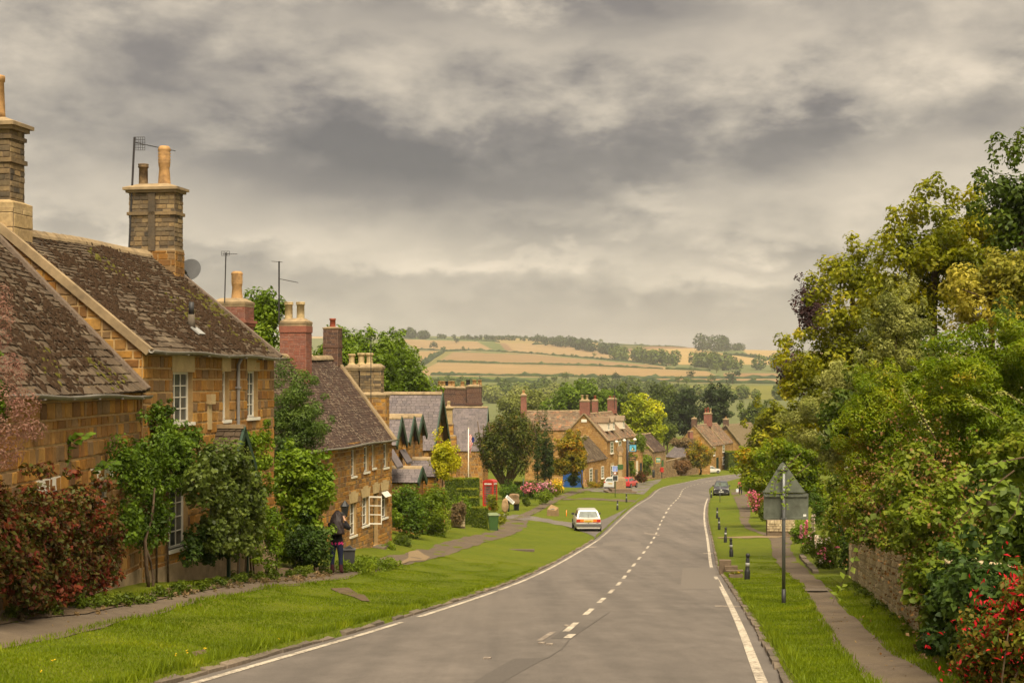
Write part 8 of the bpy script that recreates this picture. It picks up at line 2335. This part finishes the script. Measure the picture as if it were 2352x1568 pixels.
def walker():
    Yp = 176; g = Vector((PX(1700.5, Yp), Yp, gz(PX(1700.5, Yp), Yp) + .02))
    r = empty('person', g, math.radians(178), 'woman in coral top and dark trousers walking with shopping bags', 'person')
    j = {'pelvis': ((0, 0, .90), (.165, .12)), 'waist': ((0, .0, 1.04), (.14, .11)), 'chest': ((0, .01, 1.24), (.165, .12)), 'shoulders': ((0, .0, 1.38), (.14, .10)), 'neck': ((0, .02, 1.46), .055), 'head0': ((.0, .04, 1.53), .075), 'head': ((.0, .045, 1.61), .088),
         'lhip': ((-.10, 0, .84), .11), 'lknee': ((-.11, .12, .48), .07), 'lankle': ((-.11, .12, .10), .05), 'ltoe': ((-.115, .28, .04), .04), 'rhip': ((.10, 0, .84), .11), 'rknee': ((.10, -.02, .48), .07), 'rankle': ((.10, -.18, .12), .05), 'rtoe': ((.10, -.06, .035), .04),
         'lsh': ((-.19, .0, 1.38), .07), 'lel': ((-.30, .06, 1.16), .055), 'lwr': ((-.36, .14, 1.30), .034), 'lpalm': ((-.40, .16, 1.36), (.03, .018)), 'rsh': ((.19, .0, 1.38), .07), 'rel': ((.25, -.02, 1.10), .055), 'rwr': ((.27, .04, .86), .034), 'rpalm': ((.27, .05, .78), (.03, .018))}
    e = [('pelvis', 'waist'), ('waist', 'chest'), ('chest', 'shoulders'), ('shoulders', 'neck'), ('neck', 'head0'), ('head0', 'head'), ('pelvis', 'lhip'), ('lhip', 'lknee'), ('lknee', 'lankle'), ('lankle', 'ltoe'), ('pelvis', 'rhip'), ('rhip', 'rknee'), ('rknee', 'rankle'), ('rankle', 'rtoe'), ('shoulders', 'lsh'), ('lsh', 'lel'), ('lel', 'lwr'), ('lwr', 'lpalm'), ('shoulders', 'rsh'), ('rsh', 'rel'), ('rel', 'rwr'), ('rwr', 'rpalm')]
    fingers(j, e, None, j['lpalm'][0], (-.3, .2, .9), (0, 1, 0), 'l'); fingers(j, e, None, j['rpalm'][0], (0, .1, -1), (1, 0, 0), 'r')
    def cls(c):
        if c.z > 1.44: return 0
        if c.z < .08: return 3
        if c.z < .95 and abs(c.x) < .22: return 2
        if abs(c.x) > .22 and c.z < 1.18: return 0
        if c.x < -.31: return 0
        return 1
    skin_body('body', r, j, e, [MAT['skin'], MAT['top_coral'], MAT['jeans_navy'], MAT['boot_red']], cls)
    h = MB(); h.lathe([(.01, 1.72), (.07, 1.71), (.10, 1.66), (.105, 1.60), (.10, 1.52), (.06, 1.47)], (0, .02, 0), 14); h.build('hair', MAT['hair_dark'], r, True)
    M = Matrix.Translation(g) @ Matrix.Rotation(math.radians(178), 4, 'Z')
    for k, (dx, mt, lab) in enumerate(((.36, 'bag_pale', 'pale shopping bag held by the walking woman'), (.30, 'cloth_pink', 'pink shopping bag held low by the walking woman'))):
        b = empty('shopping_bag', M @ Vector((dx, .05 - .1 * k, .30)), .4, lab, 'bag')
        MB().add([(-.13, -.07, 0), (.13, -.07, 0), (.13, .07, 0), (-.13, .07, 0), (-.16, -.05, .34), (.16, -.05, .34), (.16, .05, .34), (-.16, .05, .34)], [(3, 2, 1, 0), (4, 5, 6, 7), (0, 1, 5, 4), (1, 2, 6, 5), (2, 3, 7, 6), (3, 0, 4, 7)]).build('sack', MAT[mt], b); MB().tube([(-.08, 0, .34), (0, 0, .50), (.08, 0, .34)], .008, 5).build('handle', MAT[mt], b)


walker()


# ---------------------------------------------------------------- grass blades on the near verges
def grass_blades(name, label, n, region, seed, h=(.015, .036), leaf='leaf_grass'):
    rng = np.random.default_rng(seed)
    y_ = region[0] + (region[1] - region[0]) * rng.random(n) ** 1.5
    yy = np.linspace(region[0], region[1], 160); a = np.interp(y_, yy, [region[2](t) for t in yy]); b = np.interp(y_, yy, [region[3](t) for t in yy])
    x = a + (b - a) * rng.random(n)
    z = ground(x, y_)
    hh = rng.uniform(h[0], h[1], n) * np.clip((region[1] - y_) / (region[1] * .55), .12, 1) * (1 + .6 * (np.sin(x * 2.1) * np.sin(y_ * 1.7) > .5)); ang = rng.uniform(0, 2 * math.pi, n); w = rng.uniform(.006, .012, n) * np.clip(y_ / 22, 1, 3)
    dx, dy = np.cos(ang) * w, np.sin(ang) * w; lx, ly = rng.normal(0, .35, n) * hh, rng.normal(0, .35, n) * hh
    V = np.stack([np.stack([x - dx, y_ - dy, z - .005], 1), np.stack([x + dx, y_ + dy, z - .005], 1), np.stack([x + lx, y_ + ly, z + hh], 1)], 1).reshape(-1, 3)
    me = np_mesh(name, V, None, np.arange(n * 3).reshape(-1, 3))
    return tag(link(name, me, None, MAT[leaf]), label, None, None, 'stuff')


leafmat('leaf_grass', [(.050, .066, .005), (.066, .084, .006), (.082, .098, .008), (.105, .108, .013), (.042, .055, .005)], .7, .5, dark=.85, boost=(2.8, 2.95, .85))
EL = lambda y_: float(XC(y_)) - RW - .12; ER = lambda y_: float(XC(y_)) + RW + .12
grass_blades('verge_grass', 'short grass blades on the verge before the cottages', 110000, (12, 62, lambda y_: LP[1](y_) + .02, EL), 900)
grass_blades('verge_grass', 'short grass blades on the verge with the bollards', 60000, (9, 70, ER, lambda y_: RP[0](y_) - .02), 901)
grass_blades('verge_grass', 'short grass blades below the rubble wall', 26000, (9, 50, lambda y_: RP[1](y_) + .02, lambda y_: 2.05 + .176 * y_ + .1), 902, (.04, .09))
grass_blades('kerb_grass', 'longer grass overhanging the kerb', 9000, (12, 60, lambda y_: EL(y_) - .12, lambda y_: EL(y_) + .05), 903, (.06, .14)); grass_blades('kerb_grass', 'longer grass overhanging the far kerb', 8000, (9, 60, lambda y_: ER(y_) - .05, lambda y_: ER(y_) + .12), 904, (.06, .13))

for nm, (fa, fb), y1, sd in (('path_edge_grass', (lambda y_: LP[1](y_) - .10, lambda y_: LP[1](y_) + .10), 62, 905), ('path_edge_grass', (lambda y_: LP[0](y_) - .12, lambda y_: LP[0](y_) + .10), 62, 906), ('path_edge_grass', (lambda y_: RP[0](y_) - .08, lambda y_: RP[0](y_) + .08), 70, 907), ('path_edge_grass', (lambda y_: RP[1](y_) - .08, lambda y_: RP[1](y_) + .08), 50, 908)):
    grass_blades(nm, ('tufts along the verge side of the cottage footpath', 'tufts along the wall side of the cottage footpath', 'tufts along the road side of the narrow footpath', 'tufts along the wall side of the narrow footpath')[sd - 905], 5200, (9, y1, fa, fb), sd, (.03, .09))
rng_d = np.random.default_rng(77); pts_d = []
for u, v in ((430, 1508), (405, 1515), (640, 1478), (470, 1500), (120, 1530), (95, 1556)):
    g_ = G(u, v); pts_d.append((g_.x, g_.y, g_.z + .07))
V_, Q_ = leaf_cloud(np.repeat(np.array(pts_d), 5, 0) + rng_d.normal(0, .008, (len(pts_d) * 5, 3)), np.tile([0., -.3, 1.], (len(pts_d) * 5, 1)), .022, rng_d, .9, .3)
tag(link('dandelions', np_mesh('dandelions', V_, Q_), None, MAT['petal_yellow']), 'tiny yellow dandelions dotted in the verge', None, None, 'stuff')
weeds('fallen leaves scattered on the cottage footpath', [(40, 1440), (300, 1402), (520, 1358), (740, 1330)], 260, .05, 'leaf_dry', 930, .02, 'fallen_leaves', .9)
weeds('fallen leaves scattered beside the rubble wall', [(1900, 1390), (1990, 1460), (2080, 1540)], 200, .05, 'leaf_dry', 931, .02, 'fallen_leaves', .8)
# ---------------------------------------------------------------- haze
def build_haze():
    b = MB().box(-6500, 6500, -60, 5600, -36, 150)
    t = NT('haze_air')
    v = t.N('ShaderNodeVolumePrincipled')
    v.inputs['Color'].default_value = (.93, .93, .95, 1); v.inputs['Density'].default_value = .00009; v.inputs['Anisotropy'].default_value = .2
    o = t.N('ShaderNodeOutputMaterial'); t.L(v.outputs[0], o.inputs['Volume'])
    ob = b.build('haze', t.m)
    tag(ob, 'thin pale haze over the valley', None, None, 'stuff')


build_haze()
